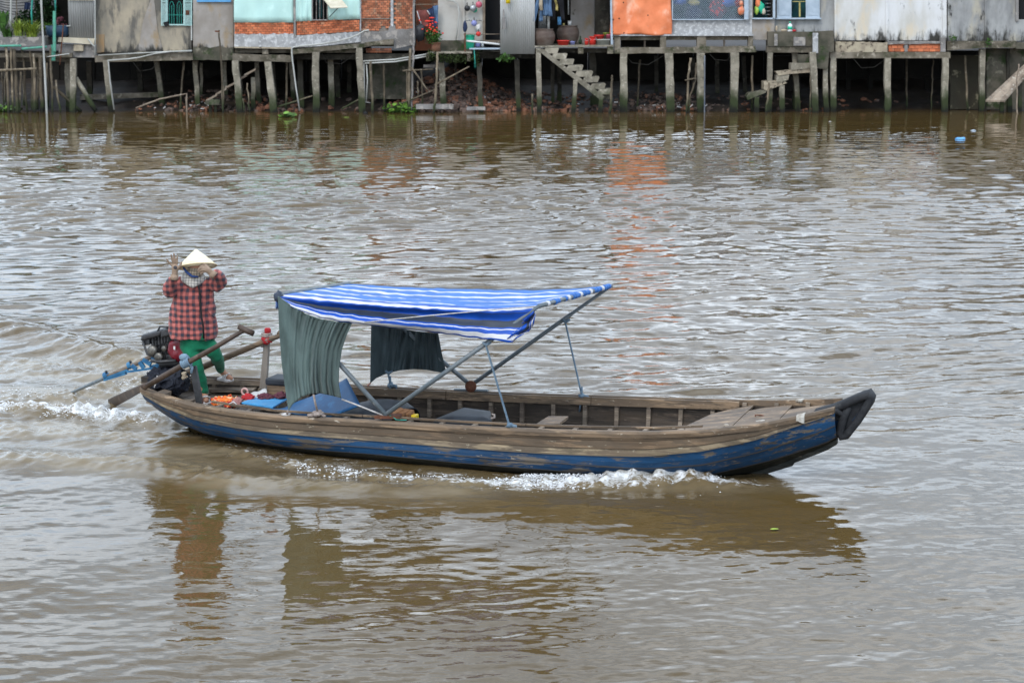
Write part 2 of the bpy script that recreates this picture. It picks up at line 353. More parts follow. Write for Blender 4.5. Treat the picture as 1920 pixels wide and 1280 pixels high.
# ------------------------------------------------------------------ water
def seg_dist(X, Y, pts):
    """distance to a polyline of world points, plus the parameter (0..n-1) of the nearest point and the signed side"""
    best = np.full(X.shape, 1e9); par = np.zeros(X.shape); side = np.zeros(X.shape)
    for i in range(len(pts) - 1):
        a = pts[i]; b = pts[i + 1]; dx, dy = b[0] - a[0], b[1] - a[1]; l2 = dx * dx + dy * dy
        t = np.clip(((X - a[0]) * dx + (Y - a[1]) * dy) / l2, 0, 1)
        qx, qy = X - (a[0] + t * dx), Y - (a[1] + t * dy); d = np.hypot(qx, qy)
        k = d < best; best = np.where(k, d, best); par = np.where(k, i + t, par); side = np.where(k, np.sign(qy), side)
    return best, par, side
def vnoise(X, Y, seed, n=24, kmin=1., kmax=3.):
    rr = np.random.RandomState(seed); o = np.zeros(X.shape)
    for i in range(n):
        k = kmin * (kmax / kmin) ** rr.rand(); a = rr.rand() * 2 * PI
        o += np.sin(X * k * math.cos(a) + Y * k * math.sin(a) + rr.rand() * 6.283)
    return o / math.sqrt(n / 2)
def smooth(x, a, b):
    t = np.clip((x - a) / (b - a), 0, 1); return t * t * (3 - 2 * t)
def build_water():
    NJ, NI = 1060, 860
    Yr = 9.5 * (84.0 / 9.5) ** (np.arange(NJ) / (NJ - 1))
    U = np.linspace(-1, 1, NI)
    Yg = np.repeat(Yr[:, None], NI, 1); Xg = U[None, :] * (Yg * .29 + 1.5)
    X, Y = Xg, Yg
    rr = np.random.RandomState(11)
    # wind chop: sum of directional waves, crests roughly across the view
    chop = np.zeros(X.shape); small = np.zeros(X.shape); swell = np.zeros(X.shape)
    wx = X + .25 * vnoise(X, Y, 5, 8, .3, .9); wy = Y + .25 * vnoise(X, Y, 6, 8, .3, .9)
    for i in range(46):
        lam = .30 * (1.15 / .30) ** rr.rand(); th = math.radians(90 + 12 + rr.randn() * 24); k = 2 * PI / lam
        chop += lam ** 1.0 * np.sin(k * (wx * math.cos(th) + wy * math.sin(th)) + rr.rand() * 6.28)
    chop /= math.sqrt(46 / 2)
    for i in range(30):
        lam = .11 * (.36 / .11) ** rr.rand(); th = math.radians(90 + 10 + rr.randn() * 45); k = 2 * PI / lam
        small += lam * np.sin(k * (wx * math.cos(th) + wy * math.sin(th)) + rr.rand() * 6.28)
    small /= math.sqrt(30 / 2)
    for i in range(14):
        lam = 1.8 * (4.5 / 1.8) ** rr.rand(); th = math.radians(90 + 20 + rr.randn() * 30); k = 2 * PI / lam
        swell += lam * np.sin(k * (X * math.cos(th) + Y * math.sin(th)) + rr.rand() * 6.28)
    swell /= math.sqrt(14 / 2)
    patch = .5 + .5 * np.tanh(1.1 * vnoise(X * .35, Y, 21, 20, .12, .5))
    # strength of the chop by distance: sheltered under the houses and calmer on the near side
    Sx = np.interp(Y, [9, 15, 18.5, 21.5, 26, 34, 46, 56, 63, 69, 75, 84], [.12, .14, .20, .50, 1.0, 1.35, 1.5, 1.2, .55, .20, .10, .06])
    Sx = Sx * (1 - .28 * smooth(X, 2.0, 9.0) * smooth(Y, 17, 20) * (1 - smooth(Y, 40, 60)))
    h = chop * .0165 * Sx * (.55 + .75 * patch) + small * .0105 * np.interp(Y, [9, 17, 21, 30, 45, 66, 75], [.48, .46, .60, .75, .55, .3, .1]) * (.35 + 1.0 * patch) + swell * .0015 * np.interp(Y, [9, 20, 60, 75, 84], [1.0, 1.0, 1.3, .3, .1])
    # boat frame
    rx, ry = X - BS.x, Y - BS.y; s = rx * BAX.x + ry * BAX.y; t = rx * BN.x + ry * BN.y
    def line(pts): return [tuple(G(a, b)[:2]) for a, b in pts]
    foam = np.zeros(X.shape); silt = np.zeros(X.shape)
    n1 = vnoise(X, Y, 31, 30, 6, 22); n2 = vnoise(X, Y, 32, 30, 2, 6); n3 = vnoise(X, Y, 33, 40, 18, 60); n4 = vnoise(X, Y, 35, 30, .8, 2.5)
    near = Y < 40
    def ridge(pts, amp, wid, foamv, fw, rough=0., siltv=0, sw=1.):
        nonlocal h, foam, silt
        d, par, side = seg_dist(X[:, :], Y, line(pts)); idx = np.arange(len(pts))
        A = np.interp(par, idx, amp); Wd = np.interp(par, idx, wid); F = np.interp(par, idx, foamv); FW = np.interp(par, idx, fw)
        e = np.exp(-(d / Wd) ** 2)
        h = h + A * e * (1 + .16 * n2 * rough + .16 * n4 * rough) + A * e * rough * (.22 * n1 + .36 * n3)
        foam = np.maximum(foam, F * np.exp(-(d * (1 + .25 * n2) / FW) ** 2))
        silt = np.maximum(silt, siltv * np.exp(-(d / sw) ** 2))
    # bow wave thrown up along the near side
    ridge([(1422, 905), (1350, 907), (1270, 904), (1180, 905), (1080, 905), (980, 905), (900, 906), (800, 903), (700, 894), (600, 880), (500, 862), (420, 846)],
          [.0, .05, .085, .085, .06, .045, .035, .03, .03, .02, .02, .02], [.15, .17, .20, .20, .17, .15, .14, .14, .14, .14, .14, .14],
          [.55, .95, 1.15, 1.15, 1.0, .95, .78, .74, .70, .60, .50, .42], [.12, .20, .28, .28, .26, .22, .22, .28, .30, .26, .25, .22], 1.0, .45, .5)
    # old foam trailing between the hull and the wave
    ridge([(980, 893), (850, 890), (700, 884), (560, 865), (430, 838), (360, 815)], [.01] * 6, [.2] * 6, [.42, .55, .60, .58, .50, .4], [.12, .22, .26, .24, .2, .2], .5)
    # smooth silty shoulder of the near wake
    ridge([(860, 918), (700, 915), (520, 905), (380, 888), (250, 873), (120, 865), (0, 862), (-300, 850)], [.02, .035, .045, .06, .065, .06, .055, .05], [.20, .23, .26, .27, .30, .34, .4, .5], [0.12] * 8, [.1] * 8, .30, .62, .5)
    ridge([(340, 830), (200, 815), (0, 805), (-300, 800)], [.02, .03, .03, .03], [.3] * 4, [0.2, .25, .2, .2], [.3] * 4, .3, .7, 1.2)
    # propeller and stern foam
    ridge([(330, 796), (285, 789), (220, 781), (150, 774), (80, 769), (0, 764), (-120, 756), (-300, 745)], [.02, .05, .06, .055, .05, .05, .04, .04], [.16] * 8, [.4, .95, 1.15, 1.1, .95, .9, .8, .7], [.14, .22, .30, .28, .22, .20, .18, .18], 1.0, .6, .8)
    ridge([(262, 712), (230, 722), (180, 735), (120, 745), (40, 748)], [.03, .04, .05, .03, .02], [.25] * 5, [.5, .62, .58, .52, .48], [.35, .45, .5, .6, .7], 1.0, .8, 1.0)
    ridge([(280, 690), (200, 690), (100, 690), (0, 690), (-200, 690)], [.01, .02, .02, .02, .02], [.8] * 5, [.35, .46, .47, .44, .42], [.5, .7, .8, .85, .9], .9, .75, .95)
    # far wave of the wake
    ridge([(470, 700), (360, 692), (280, 684), (200, 667), (100, 640), (0, 614), (-200, 565)], [.04, .08, .11, .12, .12, .11, .08], [.18, .22, .28, .32, .36, .40, .5], [0.0] * 7, [.2] * 7, .08, .0, .5)
    ridge([(470, 690), (580, 700), (700, 712)], [.02, .015, .01], [.3] * 3, [0.1] * 3, [.2] * 3, .1, .5, .5)
    # the area behind the propeller is churned, the shoulder of the wake is smooth
    churn = np.exp(-((s + 1.9) / 2.4) ** 2 - ((t + .1) / 1.1) ** 2) * (s < .3)
    h += churn * (.010 * n1 + .005 * n3)
    foam = foam * (s < 6.6)
    # calm strip of rings below the boat
    # keep water out of the hull
    wb = np.interp(s, WS, WB); inside = (np.abs(t) < wb - .03) & (s > -.25) & (s < 6.2)
    h = np.where(inside, -.12 - .2 * np.clip((wb - .03 - np.abs(t)) * 8, 0, 1), h)
    foam = np.where(inside, 0, foam)
    V = np.stack([X, Y, h], -1).reshape(-1, 3)
    j, i = np.meshgrid(np.arange(NJ - 1), np.arange(NI - 1), indexing='ij'); a = (j * NI + i).ravel()
    F = np.stack([a, a + 1, a + NI + 1, a + NI], 1)
    # the river beyond the modelled waves
    nv = len(V); e0, e1 = Yr[0], Yr[-1]; w0 = e0 * .29 + 1.5; w1 = e1 * .29 + 1.5; z = -.02
    ex = np.array([(-w0, e0, z), (w0, e0, z), (w1, e1, z), (-w1, e1, z), (-700, -500, z), (700, -500, z), (700, e1, z), (-700, e1, z)])
    V = np.vstack([V, ex]); F = np.vstack([F, [(nv + 4, nv + 5, nv + 1, nv), (nv + 1, nv + 5, nv + 6, nv + 2), (nv + 4, nv, nv + 3, nv + 7)]])
    me = bpy.data.meshes.new('water'); nf = len(F)
    me.vertices.add(len(V)); me.vertices.foreach_set('co', V.astype(np.float32).ravel())
    me.loops.add(nf * 4); me.loops.foreach_set('vertex_index', F.astype(np.int32).ravel())
    me.polygons.add(nf); me.polygons.foreach_set('loop_start', np.arange(0, nf * 4, 4, dtype=np.int32))
    try: me.polygons.foreach_set('loop_total', np.full(nf, 4, dtype=np.int32))
    except Exception: pass
    me.polygons.foreach_set('use_smooth', np.ones(nf, bool)); me.update(calc_edges=True)
    for nm, arr in (('foam', foam), ('silt', silt), ('calm', np.interp(Y, [9, 18, 24, 40, 66, 80], [.5, .6, .7, .45, .25, .15]))):
        at = me.attributes.new(nm, 'FLOAT', 'POINT'); at.data.foreach_set('value', np.r_[np.clip(arr, 0, 2).ravel(), np.zeros(8)].astype(np.float32))
    o = bpy.data.objects.new('water', me); sc.collection.objects.link(o); o['kind'] = 'structure'
    m = bpy.data.materials.new('water'); m.use_nodes = True; nt = m.node_tree; N = nt.nodes; L = nt.links.new
    p = N['Principled BSDF']; me.materials.append(m)
    tc = N.new('ShaderNodeTexCoord')
    def nz(sc_, st, det=5, rg=.55, dist=0):
        mp = N.new('ShaderNodeMapping'); mp.inputs['Scale'].default_value = st; L(tc.outputs['Object'], mp.inputs[0])
        n = N.new('ShaderNodeTexNoise'); n.inputs['Scale'].default_value = sc_; n.inputs['Detail'].default_value = det; n.inputs['Roughness'].default_value = rg; n.inputs['Distortion'].default_value = dist
        L(mp.outputs[0], n.inputs['Vector']); return n.outputs['Fac']
    def ma(op, a, b):
        q = N.new('ShaderNodeMath'); q.operation = op
        for i_, s_ in enumerate((a, b)):
            if isinstance(s_, (int, float)): q.inputs[i_].default_value = s_
            else: L(s_, q.inputs[i_])
        return q.outputs[0]
    def ss(src, a, b):
        r = N.new('ShaderNodeMapRange'); r.interpolation_type = 'SMOOTHSTEP'; r.inputs['From Min'].default_value = a; r.inputs['From Max'].default_value = b
        L(src, r.inputs['Value']); return r.outputs[0]
    def mixc(fac, a, b):
        x = N.new('ShaderNodeMixRGB')
        L(fac, x.inputs['Fac'])
        for src, i_ in ((a, 'Color1'), (b, 'Color2')):
            if isinstance(src, tuple): x.inputs[i_].default_value = (*src, 1)
            else: L(src, x.inputs[i_])
        return x.outputs[0]
    af = N.new('ShaderNodeAttribute'); af.attribute_name = 'foam'; as_ = N.new('ShaderNodeAttribute'); as_.attribute_name = 'silt'
    ac = N.new('ShaderNodeAttribute'); ac.attribute_name = 'calm'
    body = mixc(ss(nz(.25, (.6, 1, 1)), .35, .65), (.088, .055, .0175), (.099, .063, .021))
    body = mixc(ma('MULTIPLY', as_.outputs['Fac'], ss(nz(2.2, (.5, 1, 1), 6), .25, .7)), body, (.30, .245, .165))
    # foam: lacy threshold of noise against the foam density
    fn = nz(8.5, (.6, 1, 1), 8, .72, .7); fn2 = nz(34, (.8, 1, 1), 4, .6)
    dens = ma('ADD', af.outputs['Fac'], ma('MULTIPLY', ma('SUBTRACT', fn, .5), 2.8))
    dens = ma('ADD', dens, ma('MULTIPLY', ma('SUBTRACT', fn2, .5), 1.1))
    fm = ss(dens, .55, 1.15)
    col = mixc(fm, body, mixc(ss(nz(11, (1, 1, 1), 5), .38, .62), (.46, .45, .42), (.80, .81, .82)))
    L(col, p.inputs['Base Color'])
    rgh = N.new('ShaderNodeMapRange'); rgh.inputs['To Min'].default_value = .03; rgh.inputs['To Max'].default_value = .6; L(fm, rgh.inputs['Value'])
    sr = ma('ADD', rgh.outputs[0], ma('MULTIPLY', as_.outputs['Fac'], .06)); L(sr, p.inputs['Roughness'])
    p.inputs['IOR'].default_value = 1.34; p.inputs['Specular IOR Level'].default_value = .55
    # capillary ripples
    b1 = N.new('ShaderNodeBump'); b1.inputs['Distance'].default_value = .012
    L(ma('MULTIPLY', ac.outputs['Fac'], .55), b1.inputs['Strength'])
    L(nz(7.5, (.45, 1, 1), 3, .5, .4), b1.inputs['Height'])
    b2 = N.new('ShaderNodeBump'); b2.inputs['Distance'].default_value = .02
    L(ma('MINIMUM', ma('ADD', ma('MULTIPLY', fm, .9), ma('MULTIPLY', as_.outputs['Fac'], .25)), 1.0), b2.inputs['Strength'])
    L(nz(26, (1, 1, 1), 6, .7), b2.inputs['Height']); L(b1.outputs[0], b2.inputs['Normal'])
    L(b2.outputs[0], p.inputs['Normal'])
    return o
water = build_water()
# foam clots and droplets thrown up by the bow and the propeller
def foam_stuff():
    b = MB()
    def clots(pts, n, spread, hgt, r0, r1):
        Q = pl([tuple(G(*q)[:2]) for q in pts], 200)
        for i in range(n):
            q = Q[int(R.random() ** .8 * 199)]; a = R.gauss(0, 1)
            r_ = r0 * (r1 / r0) ** (R.random() ** .6)
            x = q[0] + R.gauss(0, .03); y = q[1] + a * spread; z = hgt * math.exp(-a * a / 2) * (R.random() ** .5) 
            b.ball((x, y, z), (r_ * R.uniform(.8, 1.6), r_, r_ * R.uniform(.5, 1)), 5, 3)
    clots([(1350, 905), (1270, 905), (1180, 905), (1080, 903), (980, 903)], 1900, .13, .075, .011, .0035)
    clots([(1100, 903), (900, 905), (700, 895), (560, 875)], 500, .12, .04, .013, .004)
    clots([(300, 791), (220, 781), (120, 772), (0, 764)], 900, .12, .08, .013, .004)
    clots([(290, 700), (200, 735), (120, 745), (0, 740)], 250, .4, .03, .012, .004)
    m = mat('foam', (.78, .79, .80), rough=.5)
    b.build('foam_spray', m, None, True, kind='stuff', label='white foam and spray thrown up along the hull', cat='foam')
foam_stuff()

# ================================================================== the far bank
YB = 80.0
def stilt(parent, xt, yt, xb, yb, w, Y=YB, m=None, name='stilt'):
    """concrete stilt from its head down into the water, chipped along its edges; w in pixels"""
    a = W(xt, yt, Y); bt = W(xb, yb, Y); d = (bt - a) / max(a.z - bt.z, .01); bot = a + d * (a.z + .9)
    ww = w * Y / FPX; rings = []; n = 9
    for i in range(n):
        c = a.lerp(bot, i / (n - 1)) + Vector((R.uniform(-.018, .018), 0, 0)); q = ww / 2 * (1 + .10 * R.uniform(-1, 1))
        rings.append([c + Vector((sx * q * (1 + .05 * R.uniform(-1, 1)), sy * q, 0)) for sx, sy in ((-1, -1), (1, -1), (1, 1), (-1, 1))])
    b = MB(); b.loft(rings)
    return b.build(name, m or M['concrete'], parent)
def pole_mb(pts, Y, r0, r1=None, wob=.02, z_end=None, n=6):
    r1 = r0 if r1 is None else r1
    P = [W(x, y, Y) for x, y in pts]
    if z_end is not None:
        d = P[-1] - P[-2]; d = d / max(1e-3, -d.z) if d.z < 0 else Vector((0, 0, -1)); P.append(P[-1] + d * (P[-1].z - z_end))
    Q = []
    for i in range(len(P) - 1):
        for k in range(5): Q.append(P[i].lerp(P[i + 1], k / 5) + Vector((R.uniform(-wob, wob), 0, 0)))
    Q.append(P[-1]); rs = [r0 + (r1 - r0) * i / (len(Q) - 1) for i in range(len(Q))]
    return MB().tube(Q, [q * R.uniform(.9, 1.1) for q in rs], n)
def stake(pts, label, r=.045, Y=79.3, m=None, group='loose stakes and poles along the bank', cat='stake', name='wooden_stake', r1=None):
    return pole_mb(pts, Y, r, r1, z_end=-.6).build(name, m or M['bamboo'], None, True, label=label, cat=cat, group=group, loc=(W(*pts[-1], Y).x, Y, 0))
def holes(b, x0, y0, x1, y1, hs, Y, th):
    """wall in pixels with rectangular openings"""
    xs = sorted({x0, x1, *[h[0] for h in hs], *[h[2] for h in hs]}); ys = sorted({y0, y1, *[h[1] for h in hs], *[h[3] for h in hs]})
    xs = [x for x in xs if x0 <= x <= x1]; ys = [y for y in ys if y0 <= y <= y1]
    for i in range(len(xs) - 1):
        for j in range(len(ys) - 1):
            cx, cy = (xs[i] + xs[i + 1]) / 2, (ys[j] + ys[j + 1]) / 2
            if any(h[0] < cx < h[2] and h[1] < cy < h[3] for h in hs): continue
            b.rect(xs[i], ys[j], xs[i + 1], ys[j + 1], Y, th, rnd=.5)
    return b
TOP = -72
def house(name, label, x0, x1, yfloor, Y=80.35, depth=6.5, roof=True, roofm=None, top=TOP):
    """empty shell of a house: floor, side walls, back wall and tin roof; the front is added by the caller"""
    a = W(x0, yfloor, Y); c = W(x1, yfloor, Y); z1 = W(x0, top, Y).z
    h = T(name, label, 'house', ((a.x + c.x) / 2, Y, 0))
    b = MB(); b.box(((a.x + c.x) / 2, Y + depth / 2 + .08, a.z - .09), (c.x - a.x - .02, depth - .2, .14)); b.build('floor', M['beam'], h)
    b = MB()
    for xx in (a.x + .06, c.x - .06): b.box((xx, Y + depth / 2 + .16, (a.z + z1) / 2), (.1, depth - .3, z1 - a.z - .02))
    b.box(((a.x + c.x) / 2, Y + depth, (a.z + z1) / 2), (c.x - a.x - .01, .12, z1 - a.z)); b.build('wall', M['shaded_wall'], h)
    if roof:
        n = max(6, int((c.x - a.x) / .12)); P = []
        for j, (yy, zz) in enumerate(((Y - .12, z1 + .02), (Y + depth * .45, z1 + 1.9), (Y + depth + .5, z1 + .05))):  # unseen peak raised for a darker reflection in the water
            P.append([Vector((lerp(a.x - .1, c.x + .1, i / n), yy, zz + .02 * (i % 2) + (.03 if hash(name) % 2 else 0))) for i in range(n + 1)])
        grid(P, 'roof', roofm or M['tin_roof'], h, th=.02, smooth=False)
    return h
def bricks(parent, poly_fn, x0, x1, y0, y1, Y, m, mort, bw=7.6, bh=4.35, slope=0., name='brickwork', skip=None):
    b = MB(); mb = MB()
    r = 0; y = y1
    while y > y0 - 1:
        x = x0 - (bw / 2 if r % 2 else 0)
        while x < x1:
            xa, xb_ = max(x + .35, x0), min(x + bw - .35, x1); ya, yb_ = y - bh + .55, y
            cx = (xa + xb_) / 2; off = slope * (cx - x0)
            if xb_ - xa > 1.2 and poly_fn(cx, (ya + yb_) / 2 + off):
                b.prism([(xa, yb_ + slope * (xa - x0)), (xb_, yb_ + slope * (xb_ - x0)), (xb_, ya + slope * (xb_ - x0)), (xa, ya + slope * (xa - x0))], Y - R.uniform(0, .012), .07)
            x += bw
        y -= bh; r += 1
    b.build(name, m, parent, kind='stuff')
def rag_edge(x0, y0, x1, y1, n=16, amp=2.2):
    return [(lerp(x0, x1, i / n), lerp(y0, y1, i / n) + (R.uniform(-amp, amp) if 0 < i < n else 0)) for i in range(n + 1)]
def corr(x0, x1, y0, y1, Y, name, m, parent, period=4.6, amp=.018, xr1=None, **k):
    """corrugated sheet between pixel columns x0..x1"""
    a = W(x0, y1, Y); c = W(x1, y1, Y); z1 = W(x0, y0, Y).z; n = int((x1 - x0) / period * 6); xr = (W(xr1, y1, Y).x - c.x) if xr1 else 0
    P = [[Vector((lerp(a.x, c.x + xr * q, i / n), Y + amp * math.sin(i / 6 * 2 * PI), lerp(z1, a.z, q))) for i in range(n + 1)] for q in (0, .5, 1)]
    return grid(P, name, m, parent, th=.006, **k)
def leaves(b, c, r, n, size, up=.3, droop=0):
    c = Vector(c)
    for i in range(n):
        d = Vector((R.gauss(0, 1), R.gauss(0, 1), R.gauss(0, 1))).normalized() * (R.random() ** .5)
        p = c + Vector((d.x * r[0], d.y * r[1], d.z * r[2]))
        a = Vector((R.gauss(0, 1), R.gauss(0, 1), R.gauss(0, .6) + up)).normalized() * size * R.uniform(.6, 1.3)
        w = a.cross(Vector((R.gauss(0, 1), R.gauss(0, 1), R.gauss(0, 1)))).normalized() * a.length * .28
        q = p + a * .5 + w; q2 = p + a * .5 - w
        b.add([p, q, p + a, q2], [(0, 1, 2, 3)])
def blades(b, c, n, L, spread, w=.03):
    c = Vector(c)
    for i in range(n):
        a = R.random() * 2 * PI; l = L * R.uniform(.6, 1.1); o = Vector((math.cos(a), math.sin(a), 0)); s = spread * R.uniform(.4, 1.2)
        base = c + Vector((R.gauss(0, .08), R.gauss(0, .08), 0)); pts = [base + o * s * t * t * l + Vector((0, 0, l * (t - .45 * t * t * s))) for t in (0, .35, .7, 1)]
        side = Vector((-o.y, o.x, 0)) * w; vs = []
        for k, p in enumerate(pts): q = (1, 1, .7, .08)[k]; vs += [p - side * q, p + side * q]
        b.add(vs, [(0, 1, 3, 2), (2, 3, 5, 4), (4, 5, 7, 6)])

# retaining wall closing the space under all houses, shade put into its colour
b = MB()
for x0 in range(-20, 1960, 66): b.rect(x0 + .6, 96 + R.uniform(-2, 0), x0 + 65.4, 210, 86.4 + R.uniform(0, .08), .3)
b.build('retaining_wall', M['shaded_wall'], None, label='retaining wall behind the stilts, coloured dark with the shade under the houses', cat='wall', loc=(0, 86.4, 0))
for k, (x0, x1) in enumerate(((0, 640), (640, 1240), (1240, 1960))):
    pass

# ---------- terrace with plants at the far left
ter = T('plant_terrace', 'plant terrace on thin wooden stakes at the left edge', 'terrace', (W(50, 90, 79.6).x, 79.6, 0))
MB().rect(-60, 70, 84, 86, 79.3, 3.0).build('planter', M['render_dark'], ter)
MB().rect(-60, 100, 135, 108, 79.6, .2).build('beam', M['beam'], ter)
MB().rect(30, 104, 140, 116, 80.1, .2).build('beam', M['beam'], ter)
for pts in (((-20, 87), (40, 86)), ((40, 92), (88, 88)), ((-20, 133), (68, 129))): pole_mb(pts, 79.15, .05).build('rail', M['green_rail'] if pts[0][1] < 120 else M['bamboo'], ter, True)
for xt, yt, xb, yb, r in ((12, 88, 17, 213, .065), (20, 90, 26, 212, .05), (27, 92, 33, 213, .085), (42, 92, 51, 214, .055), (57, 96, 64, 214, .05), (64, 100, 66, 213, .06), (75, 108, 80, 214, .10), (40, 135, 37, 207, .05), (3, 130, 7, 212, .04), (95, 90, 99, 214, .05), (88, 118, 86, 215, .05), (97, 112, 97, 150, .035), (104, 150, 113, 214, .05), (-8, 95, -6, 213, .06), (-22, 95, -20, 213, .06)):
    pole_mb([(xt, yt), (xb, yb)], 79.3 + R.uniform(-.1, .5), r * .85, z_end=-.5, wob=.03).build('stake', M['bamboo'], ter, True)
for xt, yt, xb, yb, r, Y in ((22, 120, 24, 212, .05, 81.2), (46, 118, 44, 212, .06, 81.5), (70, 110, 71, 212, .06, 81), (10, 118, 11, 212, .05, 82), (92, 130, 90, 212, .07, 81.5), (60, 150, 61, 212, .05, 80.6)):
    pole_mb([(xt, yt), (xb, yb)], Y, r * .9, z_end=-.5, wob=.03).build('stake', M['bamboo'], ter, True)
# poles that carry the awning
pole_mb([(20, -70), (20, 59)], 79.6, .035).build('awning_pole', M['pvc'], ter, True)
pole_mb([(59, -70), (60, 46)], 79.6, .035).build('awning_pole', M['teal'], ter, True)
pole_mb([(73, -80), (88, 215)], 79.0, .042, z_end=-.5, wob=.008).build('awning_pole', M['pvc'], ter, True)
pole_mb([(31, -70), (31, 42)], 80.6, .02).build('awning_pole', M['bamboo'], ter, True)
pole_mb([(104, -70), (104, 22)], 79.5, .03).build('awning_pole', M['teal'], ter, True)
b = MB(); b.rect(99, 21, 104, 97, 79.4, .12); b.rect(96, 84, 103, 114, 79.5, .1); b.build('green_post', M['green_rail'], ter)
MB().rect(-60, -75, 178, -66, 79.2, 6).build('roof', M['tin_roof'], ter)
b = MB()
for k in range(8): pole_mb([(-10, 2 + k * 2.4), (25, 6 + k * 1.7), (60, 3 + k * 2)], 81.5, .012, wob=0)
b.rect(-60, -66, 130, 70, 86.0, .2); b.build('back_wall', M['plaster_old'], ter)
def wirebundle():
    b = MB()
    for k in range(6):
        P = [W(lerp(-20, 70, i / 10), -6 + k * 4 + 7 * math.sin(PI * i / 10) + k * i * .25, 82.5) for i in range(11)]; b.tube(P, .012, 4)
    b.build('cable_bundle', M['dark'], None, True, label='thin dark cables sagging across the terrace at top left', cat='cable')
wirebundle()
def shrub(cx, cy, rx, ry, Y, n, sz, m, name, label, cat='plant', stem=True, group=None):
    c = W(cx, cy, Y); k = Y / FPX; t = T(name, label, cat, (c.x, Y, c.z - ry * k), group)
    b = MB(); leaves(b, c, (rx * k, .45, ry * k), n, sz); b.build('foliage', m, t)
    if stem:
        b = MB()
        for i in range(4): b.tube([c - Vector((0, 0, ry * k)), c + Vector((R.uniform(-.4, .4) * rx * k, R.uniform(-.2, .2), ry * k * .5))], [.02, .008], 5)
        b.build('stem', M['bamboo'], t, True)
    return t
shrub(84, 22, 26, 26, 81.8, 900, .16, M['leaf_dark'], 'garden_shrub', 'dark leafy shrub behind the green terrace poles', 'shrub')
shrub(50, 40, 24, 22, 82.2, 600, .16, M['leaf_dark'], 'garden_shrub', 'dark low shrub between the two left terrace poles', 'shrub')
shrub(92, 53, 10, 9, 80.2, 200, .13, M['leaf'], 'garden_shrub', 'small bright green shrub beside the green post', 'shrub')
for cx, cy, n, L, s, m, lab in ((60, 68, 190, 1.0, .8, 'leaf_lime', 'yellow green grass tuft spilling over the terrace planter'), (36, 60, 90, .85, .7, 'leaf_lime', 'smaller light grass tuft left of the big yellow tuft'), (14, 66, 70, .8, .8, 'leaf', 'green grassy plant at the left end of the planter'), (26, 74, 30, .35, 1.0, 'leaf_lime', 'low trailing plant on the edge of the planter')):
    c = W(cx, cy + 8, 79.6); b = MB(); blades(b, c, n, L, s, .019); b.build('grass_tuft', M[m], None, label=lab, cat='plant', loc=tuple(c))
b = MB(); c = W(6, 66, 80.2)
for i in range(9):
    a = R.random() * 2 * PI; l = R.uniform(.5, 1.2); o = Vector((math.cos(a), math.sin(a) * .5, 0)); pts = [c + o * .3 * l * t * t + Vector((0, 0, l * t)) for t in (.2, .5, .8, 1)]
    vs = []
    for k, p in enumerate(pts): q = (.02, .11, .10, .01)[k]; vs += [p - Vector((q, 0, 0)), p + Vector((q, .05, 0))]
    b.add(vs, [(0, 1, 3, 2), (2, 3, 5, 4), (4, 5, 7, 6)])
b.build('banana_plant', M['leaf'], None, label='young broad leaved banana plant at the left edge of the terrace', cat='plant')
b = MB(); b.lathe(W(108, 70, 80.0), [(.32, 0), (.44, .10), (.47, .46), (.44, .46), (.36, .05)], 18)
b.build('plastic_tub', M['navy_tub'], None, True, label='dark blue tub on the shelf beside the green post', cat='tub')
t = T('hanging_tarp', 'dark blue folded cloth hanging in the shade at top left', 'cloth', tuple(W(52, 20, 80.5)))
grid([[W(46 + i * 1.3 + .5 * math.sin(j), 5 + j * 2.2, 80.5 + .05 * math.sin(i * 1.5)) for i in range(9)] for j in range(7)], 'sheet', M['cloth_denim_dark'], t, th=.02)
# stall beside the terrace
st = T('lean_to_shed', 'lean-to shed with ribbed tin side and white shelf left of the grey house', 'shed', (W(145, 90, 80).x, 80, 0))
corr(130, 177, -72, 73, 79.9, 'tin_sheet', M['tin'], st, period=4.4)
MB().rect(128, -1.5, 178, 1, 79.8, .06).build('trim', M['cream'], st)
b = MB(); b.prism([(110, 70), (178, 73), (175, 84), (108, 79)], 79.7, .35); b.build('shelf', M['cream'], st)
MB().rect(110, 84, 178, 108, 79.9, 1.2).build('base_wall', M['render_dark'], st)
MB().rect(138, 84, 156, 96, 79.75, .14).build('corner_stone', M['stone_pale'], st)
MB().rect(108, 48, 132, 50, 79.8, .3).build('rack', M['pvc'], st)
MB().rect(106, -66, 128, 80, 82.0, .1).build('inner_wall', M['shaded_wall'], st)
b = MB()
for k in range(16): b.ball(W(R.uniform(108, 128), R.uniform(30, 48), 80.3 + R.random() * .4), R.uniform(.03, .08), 7, 5, jit=.3)
b.build('clutter', M['cloth_plum'], st, True, kind='stuff')
pole_mb([(178, -70), (178.5, 105)], 79.75, .032, wob=0).build('drain_pipe', M['pvc'], st, True)
pole_mb([(165, 73), (172, 83), (178, 88)], 79.65, .03, wob=0).build('drain_pipe', M['pvc'], st, True)
pole_mb([(119, 45), (112, 122)], 79.35, .025, wob=.005).build('rusty_rod', M['rust'], None, True, label='thin rusty rod hanging beside the green post', cat='rod')
pole_mb([(88, 107), (130, 101)], 79.2, .025, wob=0).build('pvc_pipe', M['pvc'], None, True, label='short white pipe lying across under the white shelf', cat='pipe')
for xt, yt, xb, yb, w, Y in ((126, 116, 130, 213, 9, 80.6), (138, 110, 137, 214, 10.5, 79.5)): stilt(st, xt, yt, xb, yb, w, Y)
pole_mb([(142, 146), (180, 209)], 79.6, .10, wob=.01).build('brace', M['concrete'], st, True)
pole_mb([(100, 162), (152, 210)], 80.2, .07, wob=.01).build('brace', M['bamboo'], st, True)

